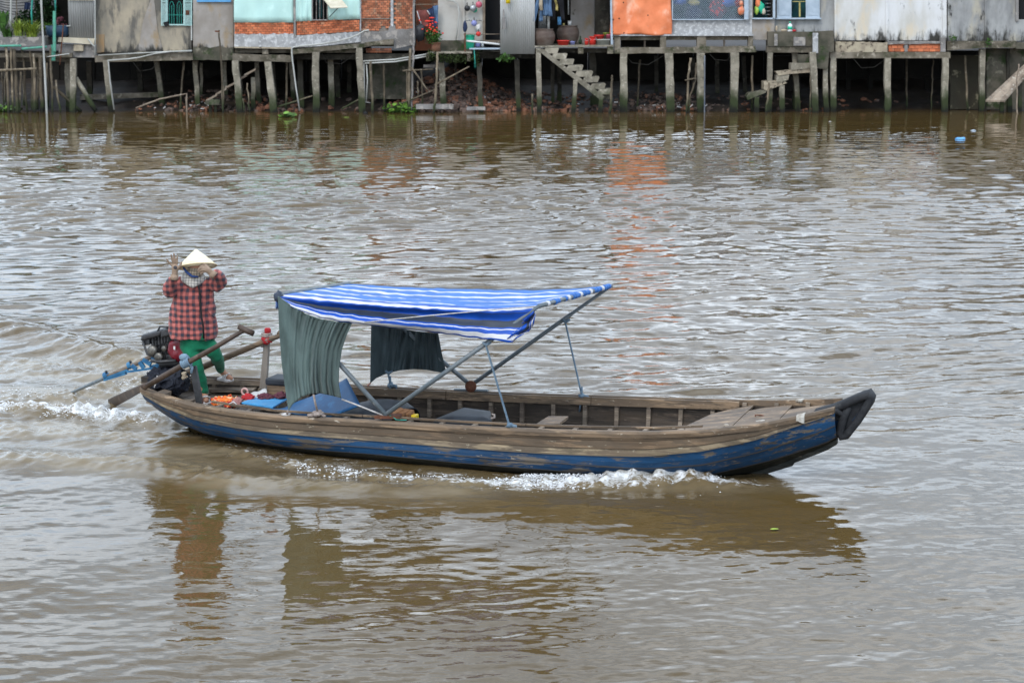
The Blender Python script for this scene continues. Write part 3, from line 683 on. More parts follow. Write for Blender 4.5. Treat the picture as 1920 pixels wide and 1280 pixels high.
# ---------- grey house with the shuttered window
h1 = house('grey_house', 'stained buff and grey plaster house with green shuttered window', 178, 361, 100)
b = MB(); holes(b, 180, -70, 359, 99, [(314, -40, 344, 46)], 80.35, .16); b.build('front_wall', M['plaster_buff'], h1)
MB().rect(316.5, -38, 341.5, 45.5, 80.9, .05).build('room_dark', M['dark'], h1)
MB().prism([(268, 40), (282, 2), (291, -60), (282, -60), (296, 60), (306, 96), (250, 96), (262, 78)], 80.31, .03).build('mortar_repair', M['plaster_grey'], h1)
w = MB(); w.rect(312.5, -40, 314.4, 48, 80.27, .12); w.rect(343.6, -40, 345.5, 48, 80.27, .12); w.rect(312.5, 45.6, 345.5, 48, 80.26, .14)
wf = w.build('window', M['shutter'], h1)
b = MB()
for x in (318, 322, 326, 332, 336, 340): b.rect(x - .35, 10, x + .35, 46, 80.4, .03)
b.rect(315, 28, 343.5, 28.8, 80.39, .03)
for x0 in (318, 332):
    P = [W(x0 + 8 * i / 8, 10 - 7 * math.sin(PI * i / 8), 80.42) for i in range(9)]; b.tube(P, .012, 4)
b.build('window_grille', M['teal'], wf)
for x0, x1 in ((302, 312.4), (345.6, 360)):
    b = MB(); 
    for xx in (x0, x1 - 1.6): b.rect(xx, -40, xx + 1.6, 48.5, 80.24, .06)
    for yy in (-40, 3, 46.5): b.rect(x0 + 1.61, yy, x1 - 1.61, yy + 2, 80.243, .05)
    y = -37
    while y < 45:
        if not (1 < y < 6): b.rect(x0 + 1.62, y, x1 - 1.62, y + 1.3, 80.25, .035)
        y += 2.2
    b.build('shutter', M['shutter'], h1)
MB().rect(348, 20, 355, 28, 80.23, .02).build('shutter_patch', M['rust'], h1)
MB().prism([(306, 43), (314, 40), (317, 47), (310, 51)], 80.2, .1).build('bracket', M['dark'], h1)
b = MB(); b.prism([(178, 105), (361, 100), (361, 113), (178, 117)], 79.95, .3); b.build('beam', M['beam'], h1)
MB().prism([(180, 65), (196, 65), (195, 98), (180, 100)], 80.3, .06).build('rust_stained_panel', mat('rusty_plaster', (.40, .24, .11), (.30, .24, .17), 2, (2, 1, .5), bump=.3), h1)
for xt, yt, xb, yb, w_, Y in ((198, 113, 209, 207, 9.5, 80), (294, 114, 303, 180, 9, 82), (168, 115, 168, 165, 10, 83.0), (262, 118, 264, 175, 9, 84.5)): stilt(h1, xt, yt, xb, yb, w_, Y, m=M['concrete'] if Y < 82.5 else M['shaded_concrete'])
MB().prism([(150, 178), (306, 173), (306, 182), (150, 188)], 82.1, .3).build('tie_beam', M['beam'], h1)
P = [W(x, y, 79.85) for x, y in ((184, 104), (240, 101), (300, 98), (360, 95))]; MB().tube(P, .028, 6).build('water_pipe', M['pvc'], h1, True)
P = [W(x, y, 79.8) for x, y in ((360, 96), (320, 97), (290, 101), (262, 108), (240, 111), (202, 113.5), (203, 116), (206, 150), (214, 206))]; MB().tube(P, .032, 6).build('water_pipe', M['pvc'], h1, True)
MB().rect(357.8, 48, 360.2, 76, 80.2, .06).build('corner_pipe', M['pvc'], h1)
# ---------- narrow grey house
h2 = house('narrow_grey_house', 'narrow mottled grey plaster house with blue window sill', 361, 438, 104, Y=80.2)
b = MB(); holes(b, 362, -70, 437, 96, [(371, -50, 432, 1)], 80.2, .16); b.build('front_wall', M['plaster_grey'], h2)
MB().rect(371.5, -49.5, 431.5, .6, 80.32, .04).build('window_pane', M['glass_dark'], h2)
MB().rect(369, .5, 433, 4.2, 80.1, .14).build('window_sill', M['sky_blue'], h2)
b = MB(); b.prism(rag_edge(361.5, 113, 437.5, 113, 8, 1) + rag_edge(437.5, 88, 361.5, 90, 12, 3), 80.12, .25); b.build('foundation', M['foundation'], h2)
for xt, yt, xb, yb, w_, Y in ((366, 114, 370, 180, 9, 81.0), (420, 116, 424, 195, 8, 82.6), (378, 118, 378, 175, 5, 83)): stilt(h2, xt, yt, xb, yb, w_, Y)
stake([(410, 57), (415, 118), (418, 213)], 'rusty pipe with bent top in front of the narrow grey house', .035, 79.3, M['bamboo'], name='iron_pipe', cat='pipe')
MB().bar(W(403, 59, 79.3), W(412, 59.5, 79.3), .06, .06).build('pipe_tee', M['rust'], None, label='short crosspiece on the bent rusty pipe', cat='pipe')

# ---------- mint house
h3 = house('mint_house', 'house with mint green sheets over orange brick and rough grey render', 438, 676, 92, Y=80.05)
P = lambda Y, x0, x1, y0, f: [[W(lerp(x0, x1, i / 24), lerp(y0, f(lerp(x0, x1, i / 24)), j / 10), Y) + Vector((0, -.03 * math.sin(i * .9) * j / 10 - .02 * math.sin(i * .37 + j), 0)) for i in range(25)] for j in range(11)]
grid(P(79.97, 438.5, 550.5, -70, lambda x: 42.5), 'mint_sheet', M['mint'], h3, th=.01)
grid(P(79.97, 553, 585, -70, lambda x: 40.7 - (x - 553) * .03), 'mint_sheet', M['mint'], h3, th=.01)
grid(P(79.97, 614.5, 675, -70, lambda x: 38.2 - (x - 615) * .04), 'mint_sheet', M['mint'], h3, th=.01)
b = MB(); b.rect(438, -70, 551, 90, 80.05, .15); b.prism([(551, 90), (586, 90), (586, -70), (551, -70)], 80.05, .15); b.rect(614, -70, 676, 84, 80.05, .15); b.rect(586, 38, 614, 90, 80.05, .15)
b.build('front_wall', M['mortar'], h3)
bricks(h3, lambda x, y: True, 440, 550, 43, 68, 80.01, M['brick'], None)
bricks(h3, lambda x, y: y > 37, 556, 674, 42, 66, 80.01, M['brick'], None, slope=-.06)
e = rag_edge(440, 64, 551, 64, 26, 1.8); MB().prism([(551, 89)] + [(439, 88)] + e, 79.96, .08).build('rough_render', M['render_grey'], h3)
e = rag_edge(551, 67, 676, 60, 26, 1.5); MB().prism([(676, 79), (600, 87), (551, 89)] + e, 79.965, .08).build('rough_render', M['render_grey'], h3)
MB().prism([(551, 69), (554.5, 69), (553.5, -70), (549.5, -70)], 79.9, .1).build('corner_post', M['render_dark'], h3)
MB().prism([(440, 90.5), (548, 92.5), (548, 89.2), (440, 87.8)], 79.8, .6).build('floor_edge', M['stone_pale'], h3)
b = MB(); b.prism(rag_edge(436, 115, 546, 117, 14, .8) + rag_edge(546, 104, 436, 101, 14, .8), 79.9, .35); b.build('beam', M['beam'], h3)
MB().rect(492, 92.5, 503, 102, 79.92, .3).build('block', M['beam'], h3)
MB().prism(rag_edge(545, 103, 690, 88, 16, .8) + rag_edge(738, 77, 545, 93, 16, .8), 79.85, .5).build('floor_slab', M['beam'], h3)
b = MB(); b.rect(545, 102, 680, 112, 80.6, .3); b.build('beam', M['shaded_concrete'], h3)
# window with curtain and propped flap
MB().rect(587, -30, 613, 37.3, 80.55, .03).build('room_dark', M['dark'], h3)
fw = MB(); fw.rect(584.5, -35, 586.2, 38.5, 79.93, .14); fw.rect(612.8, -35, 614.5, 38.5, 79.93, .14); fw.rect(584.5, 36.9, 614.5, 38.8, 79.925, .15)
for x in (592.5, 599, 606): fw.rect(x, -35, x + 1.1, 36.8, 80.08, .05)
fw.build('window', M['render_dark'], h3)
grid([[W(595 + i * 1.15 + (2.0 * math.sin((j - 3) * .5) if j > 2 else 0), -30 + j * 8, 80.2 + .03 * math.sin(i * 2)) for i in range(8)] for j in range(9)], 'curtain', M['dark_teal'], h3, th=.01)
b = MB(); b.slab3([W(605, -2, 79.9), W(634, -8, 79.9), W(652, 15, 78.9), W(620, 16.5, 78.9)], (0, -.2, 1), .03); b.build('window_flap', M['cream'], h3)
MB().tube([W(617, 33, 79.9), W(633, 16.5, 78.95)], .015, 5).build('flap_prop', M['dark'], h3, True)
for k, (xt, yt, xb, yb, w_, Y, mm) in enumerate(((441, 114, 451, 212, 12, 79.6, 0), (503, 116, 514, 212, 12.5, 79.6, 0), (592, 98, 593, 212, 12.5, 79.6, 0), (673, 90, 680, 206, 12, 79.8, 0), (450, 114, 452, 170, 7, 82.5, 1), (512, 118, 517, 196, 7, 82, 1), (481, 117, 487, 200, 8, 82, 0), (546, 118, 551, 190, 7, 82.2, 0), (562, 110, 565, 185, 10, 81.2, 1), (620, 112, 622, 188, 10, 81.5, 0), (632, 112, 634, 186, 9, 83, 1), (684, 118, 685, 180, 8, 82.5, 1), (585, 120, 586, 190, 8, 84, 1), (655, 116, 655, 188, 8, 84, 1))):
    stilt(h3, xt, yt, xb, yb, w_, Y, m=M['shaded_concrete'] if mm else M['concrete'])
P = [W(x, y, 79.55) for x, y in ((692, 57), (683, 58), (672, 65), (655, 72), (632, 78), (600, 83), (562, 87), (550, 89), (547, 91), (548, 110), (555, 165), (562, 208))]; MB().tube(P, .035, 6).build('drain_pipe', M['pvc'], h3, True)

# ---------- brick house
h4 = house('brick_house', 'orange brick house with grey render at its foot', 676, 776, 80, Y=80.1)
b = MB(); b.rect(676, -70, 776, 82, 80.12, .15); b.build('front_wall', M['mortar'], h4)
bricks(h4, lambda x, y: (x < 732 or x > 738) and (y < 57 - 8 * math.sin((x - 690) / 14.) * (x > 715)), 677, 775, -69, 62, 80.08, M['brick_old'], None)
MB().rect(732.5, -70, 737.5, 50, 80.0, .2).build('concrete_column', M['render_grey'], h4)
MB().rect(674.6, -70, 677, 58, 79.97, .2).build('concrete_column', M['render_grey'], h4)
MB().rect(676, 34.6, 731, 36.4, 80.03, .1).build('band', M['mortar'], h4)
e = rag_edge(676, 60, 728, 58, 12, 1) + rag_edge(730, 50, 740, 47, 3, 1) + rag_edge(742, 55, 775.6, 54, 9, 1.2)
MB().prism([(776, 84), (740, 92), (736, 76), (676, 82)] + e, 80.02, .12).build('rough_render', M['render_dark'], h4)
MB().prism(rag_edge(684, 86, 738, 84, 8, .7) + rag_edge(738, 73, 684, 80, 8, .7), 79.8, .4).build('floor_slab', M['beam'], h4)
MB().rect(681, 101, 776, 113, 80.15, .2).build('beam', M['shaded_concrete'], h4)
bricks(h4, lambda x, y: True, 686, 734, 94, 99, 80.2, M['brick_old'], None, name='low_brickwork')
MB().rect(690, 114, 776, 186, 81.6, .2).build('under_wall', M['foundation'], h4)
for pts in (((681, 115), (740, 112), (800, 102)), ((684, 119), (742, 116), (800, 106))):
    MB().tube([W(x, y, 79.7) for x, y in pts], .035, 6).build('drain_pipe', M['pvc'], h4, True)
b = MB(); b.tube([W(x, y, 79.75) for x, y in ((682, 115), (683, 160), (684, 200))], .03, 6); b.tube([W(x, y, 79.75) for x, y in ((687, 119), (689, 150), (687, 190))], .03, 6); b.build('drain_pipe', M['pvc'], h4, True)
stake([(695, 115), (697, 160), (699, 214)], 'short wooden stake holding the white pipes under the brick house', .06)
stake([(777, -60), (776, 80), (774, 120), (772, 178)], 'tall grey pole at the right corner of the brick house', .045, 79.6, M['render_dark'], name='tall_pole', cat='pole')
stake([(769, 91), (767, 140), (767, 195)], 'wooden stake in front of the tall grey pole', .05, 79.5)
stake([(763, 130), (764, 195)], 'short stake left of the tall grey pole', .045, 79.6)
for i, (x0, y0, x1, y1) in enumerate(((771, 126, 803, 171), (755, 133, 812, 130), (720, 208, 816, 168), (640, 205, 672, 187), (520, 201, 586, 180), (815, 160, 880, 125), (790, 130, 793, 205), (783, 152, 784, 180))):
    lab = ('sloping wooden brace beside the tall grey pole', 'level bamboo rail in front of the rubble', 'long bamboo pole lying up the rubble from the water', 'short pole lying on the dark bank under the brick house', 'thin pole lying on the bank under the mint house', 'bamboo pole leaning from the rubble up to the green platform', 'upright stake under the level bamboo rail', 'small stake between the brace and the rubble')[i]
    pole_mb([(x0, y0), (x1, y1)], 79.4 + .05 * i, .045, .03, wob=.01).build('wooden_pole', M['bamboo'], None, True, label=lab, cat='pole', group='loose stakes and poles along the bank', loc=tuple(W(x1, y1, 79.4)))
stake([(821, 98), (819, 130), (817, 180), (813, 214)], 'crooked pale stake holding the mossy platform', .055, 79.1)
stake([(255, 203), (300, 186), (350, 176)], 'pale pole lying on the bank under the grey house', .04, 80.0, M['wood_grey'])
for i, (xt, yt, xb, yb) in enumerate(((463, 156, 468, 208), (456, 185, 458, 208), (419, 160, 418, 214))):
    stake([(xt, yt), (xb, yb)], ('thin leaning stake behind the stilt of the mint house', 'short thin stake beside the mint house stilt', 'thin rusty stake below the plank stair')[i], .03, 79.5)
# plank stairs under the narrow house
ps = T('plank_stair', 'weathered plank stair leading down from under the mint house', 'stairs', tuple(W(395, 195, 79.9)))
for k in range(5):
    x0, y0 = 386 + k * 18, 187 - k * 12; MB().prism([(x0, y0 + 5), (x0 + 21, y0 - 7), (x0 + 21, y0 - 11), (x0, y0 + .5)], 79.7 + k * .12, .7).build('plank', M['wood_grey'], ps)
b = MB(); b.prism([(384, 190), (398, 186), (412, 188), (411, 197), (386, 197)], 79.65, .7); b.build('landing', M['foundation'], ps)
for x in (394, 404): stilt(ps, x, 196, x, 206, 5, 79.8)
stilt(ps, 475, 145, 475, 190, 8, 80.6)

# ---------- platform with the white kitchen wall
h5 = house('kitchen_house', 'open kitchen house with pale wall hung with pans', 821, 1003, 97, Y=80.7, depth=6)
b = MB(); holes(b, 821, -70, 908, 76, [], 80.7, .12); b.build('front_wall', M['plaster_panel'], h5)
MB().rect(821, 76, 905, 97, 80.6, .3).build('foundation', M['foundation'], h5)
MB().rect(868, -70, 871.5, 74, 80.62, .09).build('batten', M['plaster_panel'], h5)
MB().rect(905, -70, 909.5, 77, 80.6, .3).build('door_jamb', M['wood_grey'], h5)
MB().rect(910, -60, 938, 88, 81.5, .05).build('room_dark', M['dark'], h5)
MB().rect(880, 90.5, 941, 93, 79.7, 1.3).build('platform', M['blue_shutter'], h5)
MB().rect(905, 76, 940, 80.5, 80.3, .5).build('threshold', M['wood_grey'], h5)
b = MB(); b.tube([W(869, 64.5, 79.8), W(940, 64.5, 79.8)], .02, 5); b.build('rail', M['wood_grey'], h5, True)
b = MB(); b.tube([W(874, 77, 79.7), W(905, 80, 79.7), W(940, 84, 79.7)], .045, 6); b.build('rail', M['white'], h5, True)
MB().rect(870.5, 62, 873.3, 101, 79.6, .06).build('post', M['rust'], h5)
mp = MB(); mp.prism(rag_edge(800, 100.5, 885, 100.5, 8, .4) + [(885, 97.5), (806, 97.5)], 79.5, 1.1); mp.build('mossy_platform', M['concrete'], h5)
b = MB(); leaves(b, W(845, 108, 79.6), (1.0, .3, .22), 900, .09, -.6); leaves(b, W(812, 103, 79.5), (.3, .25, .2), 260, .08, -.4); leaves(b, W(893, 110, 79.8), (.15, .15, .3), 150, .08, -.6); b.build('moss', M['moss'], h5, kind='stuff')
for x0, x1 in ((799, 806), (876, 882)): MB().rect(x0, 102, x1, 115, 79.52, .5).build('beam_end', M['beam'], h5)
MB().rect(884, 98, 1003, 110, 80.4, .3).build('beam', M['shaded_concrete'], h5)
corr(938, 1002.5, -70, 101.5, 79.6, 'tin_sheet', M['tin_pale'], h5, period=3.6, amp=.014)
for xt, yt, xb, yb, w_, Y, mm in ((827, 118, 831, 184, 11, 80.3, 0), (899, 118, 901, 195, 9, 80.2, 1), (969, 112, 972, 196, 8.5, 80.3, 1), (855, 118, 855, 140, 4, 82, 1)): stilt(h5, xt, yt, xb, yb, w_, Y, m=M['shaded_concrete'] if mm else M['concrete'])
P = [W(x, y, 80.5) for x, y in ((838, 1), (850, 2), (858, 8), (861, 25), (858, 52), (855, 75))]; MB().tube(P, .03, 6).build('drain_hose', M['pvc'], None, True, label='curved grey hose running down the pale kitchen wall', cat='hose')
# things on the kitchen wall and deck
def pan(cx, cy, r, m, label, name='frying_pan', cat='pan', handle=(0, -1), Y=80.45):
    t = T(name, label, cat, tuple(W(cx, cy, Y))); k = Y / FPX; c = W(cx, cy, Y)
    MB().lathe(c, [(r * k, 0), (r * k * .95, .02), (r * k * .75, .07), (.001, .08)], 18, ax=(0, -1, 0)).build('bowl', m, t, True)
    MB().tube([c + Vector((handle[0] * r * k * .8, 0, -handle[1] * r * k * .8)), c + Vector((handle[0] * r * k * 1.9, -.02, -handle[1] * r * k * 1.9))], .018, 5).build('handle', M['dark'], t, True)
pan(876, 16, 5.5, M['black_pan'], 'black frying pan hanging left on the kitchen wall')
pan(887, 16, 6.3, M['steel'], 'shiny steel pan lid between the black pan and the red lid', 'steel_lid', 'lid')
pan(890, 19, 5.0, M['green_plastic'], 'green plastic basket peeking out behind the steel lid', 'plastic_basket', 'basket', Y=80.55)
pan(898, 9, 6, M['pink_plastic'], 'round red lid hanging beside the door', 'pot_lid', 'lid')
pan(889, 44, 5.5, M['lilac_plastic'], 'lilac blue ladle bowl hanging on the kitchen rack', 'plastic_ladle', 'ladle')
pan(897, 64, 4.6, M['red_plastic'], 'red dipper hanging on the rail beside the door', 'plastic_dipper', 'dipper', Y=79.7)
b = MB(); b.ball(W(872, 50, 80.2), (.09, .08, .22), jit=.3); b.build('hanging_bag', M['cloth_denim_dark'], None, True, label='dark shoulder bag hanging left of the lilac ladle', cat='bag')
b = MB(); b.ball(W(897, 52, 80.3), (.10, .08, .14), jit=.4); b.build('hanging_cloth', M['cloth_white'], None, True, label='small spotted white cloth hanging above the red dipper', cat='cloth')
b = MB(); b.tube([W(872, 39, 80.5), W(904, 39, 80.5)], .014, 4)
for x in (880, 884, 893, 900): b.tube([W(x, 39, 80.48), W(x, 34, 80.48)], .01, 4)
b.build('hook_rack', M['steel'], None, True, label='thin utensil rack with hooks on the kitchen wall', cat='rack')
def bucket(cx, ybot, w, h, m, label, name='bucket', cat='bucket', Y=79.9, flare=1.15, handle=False):
    k = Y / FPX; t = T(name, label, cat, tuple(W(cx, ybot, Y))); r = w / 2 * k; hh = h * k; c = W(cx, ybot, Y)
    MB().lathe(c, [(r / flare, 0), (r * .93, hh * .6), (r, hh * .93), (r * 1.05, hh * .94), (r * 1.05, hh), (r * .93, hh), (r * .85, hh * .3), (.001, hh * .12)], 20).build('shell', m, t, True)
    if handle:
        MB().tube([c + Vector((math.cos(a) * r, -.03 - .1 * math.sin(a), hh * .95 - math.sin(a) * r * .9)) for a in np.linspace(0, PI, 9)], .008, 4).build('handle', M['steel'], t, True)
bucket(881.5, 92, 17, 25.5, M['green_plastic'], 'tall mint green bin on the kitchen deck', 'plastic_bin', 'bin', Y=80.0)
bucket(896, 88, 11, 10, M['lilac_plastic'], 'grey lilac pail beside the tall green bin', Y=80.2)
bucket(905, 88, 5, 9, M['white'], 'small white tub on the kitchen deck', 'plastic_tub', 'tub', Y=80.1)
bucket(817.5, 97.5, 18, 17, M['terracotta'], 'square brown pot under the red flowering plant', 'flower_pot', 'pot', Y=79.8, flare=1.05)
t = shrub(811, 68, 15, 16, 79.8, 420, .13, M['leaf'], 'flowering_plant', 'bushy green plant with red flowers in the brown pot')
b = MB()
for k in range(26): b.ball(W(811 + R.gauss(0, 8), R.uniform(38, 66), 79.6), (.045, .03, .03), 6, 4, jit=.3)
b.ball(W(803, 40, 79.65), (.16, .05, .04), 7, 4, jit=.5); b.ball(W(809, 34, 79.65), (.12, .05, .03), 7, 4, jit=.5); b.build('flower', M['flower'], t, True)
def garment(pts, m, label, Y, name='hanging_shirt', cat='shirt', n=6, wob=.03):
    """outline (left edge list, right edge list) turned into a soft folded cloth"""
    Lf, Rt = pts; nj = 14; A = pl(Lf, nj); C = pl(Rt, nj); P = []
    sd = R.random() * 10
    for j in range(nj): P.append([W(lerp(A[j][0], C[j][0], i / n), lerp(A[j][1], C[j][1], i / n), Y + wob * math.sin(i * 1.9 + sd + j * .12) + .03 * math.sin(j * .6 + sd)) for i in range(n + 1)])
    c = P[0][n // 2]; t = T(name, label, cat, tuple(c)); grid(P, 'cloth', m, t, th=.035); return t
t = garment([[(783, 20), (781, 30), (790, 50)], [(800, 19), (805, 28), (803, 52)]], M['cloth_maroon'], 'maroon shirt with white trim hanging beside the brick house', 80.1)
b = MB(); b.tube([W(782, 21, 80.03), W(787, 38, 80.03), (W(792, 50, 80.03))], .018, 5); b.tube([W(801, 20, 80.03), W(806, 28, 80.03)], .02, 5); b.build('white_trim', M['cloth_white'], t, True)
garment([[(802, 18), (807, 40), (812, 52)], [(812, 14), (814, 34), (819, 52)]], M['cloth_denim_dark'], 'dark jeans hanging between the maroon shirt and the pale wall', 80.25, 'hanging_trousers', 'trousers')
garment([[(812, 12), (812, 28), (815, 46)], [(821, 10), (821, 30), (821, 46)]], M['cloth_denim'], 'blue denim hanging against the edge of the pale wall', 80.35, 'hanging_trousers', 'trousers')
b = MB(); b.ball(W(788, 62, 79.8), (.22, .16, .34), 12, 9, jit=.35); b.build('rubbish_sack', M['black_plastic'], None, True, label='black plastic sack hanging below the maroon shirt', cat='sack')
MB().rect(777, -60, 822, 95, 82.2, .1).build('back_wall', M['brick_old'], h4)
MB().bar(W(779, 9, 80.1), W(822, 8, 80.1), .03, .03).build('clothes_pole', M['bamboo'], None, label='thin clothes pole above the maroon shirt', cat='pole')
bucket(952.5, 7, 9, 12, M['yellow_plastic'], 'yellow jug hanging at the top of the tin sheet', 'plastic_jug', 'jug', Y=79.4)
b = MB(); b.tube([W(944, 18, 79.45), W(945, 32, 79.45)], .03, 6); b.rect(942.5, 33, 948, 54, 79.42, .05); b.build('broom', M['render_dark'], None, label='short broom hanging on the pale tin sheet', cat='broom')
b = MB(); leaves(b, W(948, 109, 79.5), (.35, .2, .12), 70, .16, 0); b.build('small_fern', M['leaf'], None, label='small leafy weed growing under the tin sheet', cat='plant')
b = MB()
for dx in (0, .05): b.tube([W(889, 93, 79.5), W(890, 128, 79.5) + Vector((dx, 0, 0))], .012, 4)
b.build('hanging_vine', M['teal'], None, True, label='green line hanging down from the kitchen deck', cat='line')

# ---------- jar terrace with the concrete stairs
jt = T('jar_terrace', 'concrete terrace with big water jars between tin sheet and orange tarp', 'terrace', (W(1075, 90, 80).x, 80, 0))
MB().prism(rag_edge(1000, 89.5, 1150, 87.5, 10, .4) + [(1150, 84.5), (1000, 86)], 79.6, 2.6).build('floor_slab', M['concrete'], jt)
MB().rect(1003, 91, 1150, 99, 80.2, .3).build('beam', M['shaded_concrete'], jt)
for x0, x1 in ((1084, 1094), (1139, 1150)): MB().rect(x0, 88, x1, 101, 79.65, .4).build('beam_end', M['beam'], jt)
MB().rect(1070, -70, 1114, 84, 82.0, .12).build('back_wall', M['plaster_grey'], jt)
MB().rect(1114.5, -70, 1144, 84, 81.6, .12).build('back_wall', M['shaded_concrete'], jt)
MB().rect(1003, -70, 1070, 84, 83.0, .1).build('back_wall', M['shaded_wall'], jt)
corr(1010, 1024, 20, 56, 81.4, 'tin_sheet', M['tin'], jt, period=3.4)
MB().rect(1003, -75, 1146, -66, 79.5, 4).build('roof', M['tin_roof'], jt)
pole_mb([(1028, -60), (1028.5, 56)], 80.0, .055, wob=0).build('drain_pipe', M['pvc'], jt, True)
pole_mb([(1065, -60), (1066, 28)], 81.6, .03, wob=0).build('drain_pipe', M['pvc'], jt, True)
for xt, yt, xb, yb, w_, Y, mm in ((1009, 91, 1011, 208, 9.5, 79.6, 0), (1036, 118, 1037, 200, 7, 82, 1), (1048, 118, 1049, 200, 8, 82.3, 1), (1110, 100, 1112, 130, 12, 81.5, 1)): stilt(jt, xt, yt, xb, yb, w_, Y, m=M['shaded_concrete'] if mm else M['concrete'])
stp = T('concrete_stairs', 'concrete stairs descending from the jar terrace to the water', 'stairs', tuple(W(1130, 200, 79.6)))
sx = [(1023, 90), (1038, 100.5), (1051, 111), (1066, 122.5), (1082, 133.5), (1097, 144), (1110, 157), (1124, 167)]
for k, (x, y) in enumerate(sx):
    w_ = (25, 26, 26, 28, 30, 27, 26, 24)[k]; MB().prism([(x - 6, y + 11), (x + w_ - 3, y + 10.5), (x + w_, y + 1), (x + w_ - 1, y), (x, y)], 79.55, 1.0).build('step', M['concrete'], stp)
MB().prism([(1005, 92), (1018, 92), (1134, 182), (1126, 188)], 79.45, .12).build('stringer', M['concrete'], stp)
MB().prism([(1100, 166), (1145, 178), (1143, 186), (1128, 187), (1120, 182)], 79.75, .6).build('landing', M['foundation'], stp)
for xt, yt, xb, yb, w_ in ((1079, 150, 1075, 212, 8), (1127, 184, 1125, 213, 8)): stilt(stp, xt, yt, xb, yb, w_, 79.5)
stilt(stp, 1111, 180, 1111, 205, 8, 81.5, m=M['shaded_concrete'])
stake([(1148, 141), (1147, 150), (1146, 185), (1143, 216)], 'pointed mossy stake at the foot of the concrete stairs', .035, 79.0, r1=.075)
stake([(998, 176), (998, 210)], 'short mossy stake beside the first stair stilt', .04, 79.4)
def jar(cx, ybot, w, h, label, Y):
    k = Y / FPX; r = w / 2 * k; H_ = h * k; c = W(cx, ybot, Y)
    MB().lathe(c, [(r * .55, 0), (r * .78, H_ * .12), (r * .96, H_ * .4), (r, H_ * .62), (r * .93, H_ * .82), (r * .80, H_ * .93), (r * .84, H_ * .95), (r * .86, H_), (r * .76, H_), (r * .7, H_ * .8), (.01, H_ * .7)], 28).build('water_jar', M['clay'], None, True, label=label, cat='jar', group='clay water jars on the terrace', loc=tuple(c))
jar(1020, 89, 41, 34, 'round brown clay water jar at the head of the stairs', 79.95)
jar(1065, 83, 42, 34, 'dark clay water jar standing further back behind the red basin', 80.9)
def basin(cx, ybot, w, h, m, label, Y=79.85, name='basin'):
    k = Y / FPX; r = w / 2 * k; hh = h * k; c = W(cx, ybot, Y)
    MB().lathe(c, [(r * .78, 0), (r * .93, hh * .8), (r, hh * .82), (r, hh), (r * .9, hh), (r * .75, hh * .15), (.01, hh * .1)], 22).build(name, m, None, True, label=label, cat='basin', loc=tuple(c))
basin(1056, 85, 24, 9, M['red_plastic'], 'red plastic basin in front of the dark jar', 79.9)
basin(1073.5, 84, 10, 6, M['lilac_plastic'], 'small blue bowl right of the red basin', 79.9)
basin(1131, 85, 27, 11, M['grey_plastic'], 'wide grey basin at the right end of the jar terrace', 79.9)
basin(1123, 76, 20, 10, M['red_plastic'], 'red basin stacked behind the grey basin', 80.3)
basin(1142, 76, 12, 11, M['pink_plastic'], 'pink basin at the far right of the stack', 80.35)
basin(1137, 66, 13, 4, M['lime_plastic'], 'lime green bowl on top of the basins', 80.4)
bucket(1100, 84.5, 8, 12, M['red_plastic'], 'small red bucket at the left of the basins', Y=79.9, handle=True)
bucket(1111, 84.5, 14, 15.5, M['red_plastic'], 'larger red bucket between small bucket and grey basin', Y=79.95, handle=True)
bucket(1068, 48, 7, 8, M['white'], 'white cup on top of the dark jar', 'cup', 'cup', Y=80.75)
bucket(1057, 48, 4, 4, M['cloth_yellow'], 'small yellow tin on top of the dark jar', 'tin_can', 'can', Y=80.75)
bucket(1049, 47, 8, 14, M['sky_blue'], 'pale blue bottle bag on the rim of the dark jar', 'plastic_bag', 'bag', Y=80.7)
b = MB(); b.lathe(W(1088, 83, 80.0), [(.06, 0), (.07, .12), (.03, .22), (.025, .32), (.001, .33)], 10); b.build('bottle', M['leaf_dark'], None, True, label='dark green bottle beside the blue bowl', cat='bottle')
# clothes on the line
MB().tube([W(1003, -8, 79.7), W(1045, -6, 79.7), W(1080, -8, 79.7)], .01, 4).build('clothes_line', M['dark'], None, True, label='line holding the jeans above the clay jars', cat='line')
garment([[(1008, -8), (1003, 15), (998, 40)], [(1016, -8), (1008, 20), (1003, 41)]], M['cloth_denim'], 'left leg of washed blue jeans beside the tin sheet', 79.62, 'hanging_trousers', 'trousers', 4)
garment([[(1010, -8), (1013, 18), (1011, 40)], [(1018, -8), (1018, 20), (1017, 41)]], M['cloth_denim'], 'slim blue jeans leg hanging left of the pipe', 79.7, 'hanging_trousers', 'trousers', 4)
garment([[(1011, -8), (1011, 10), (1013, 20)], [(1017, -8), (1017, 10), (1018, 20)]], M['cloth_beige'], 'small beige cloth hanging over the blue jeans', 79.5, 'hanging_cloth', 'cloth', 4)
garment([[(1019, -8), (1020, 15), (1018, 30)], [(1034, -8), (1034, 15), (1036, 31)]], M['cloth_denim'], 'wide pale blue denim skirt hanging over the pipe', 79.65, 'hanging_skirt', 'skirt', 8, .06)
garment([[(1034, -8), (1035, 20), (1033, 38)], [(1041, -8), (1041, 20), (1041, 39)]], M['cloth_black'], 'black trouser leg beside the denim skirt', 79.8, 'hanging_trousers', 'trousers', 4)
garment([[(1042, -8), (1050, 18), (1053, 39)], [(1056, -8), (1057, 18), (1059, 38)]], M['cloth_black'], 'black trousers at the right end of the clothes line', 79.7, 'hanging_trousers', 'trousers', 5)
garment([[(1039, 0), (1042, 12), (1042, 20)], [(1043, 0), (1046, 12), (1046, 21)]], M['cloth_yellow'], 'strip of yellow cloth between the black trousers', 79.85, 'hanging_cloth', 'cloth', 3)

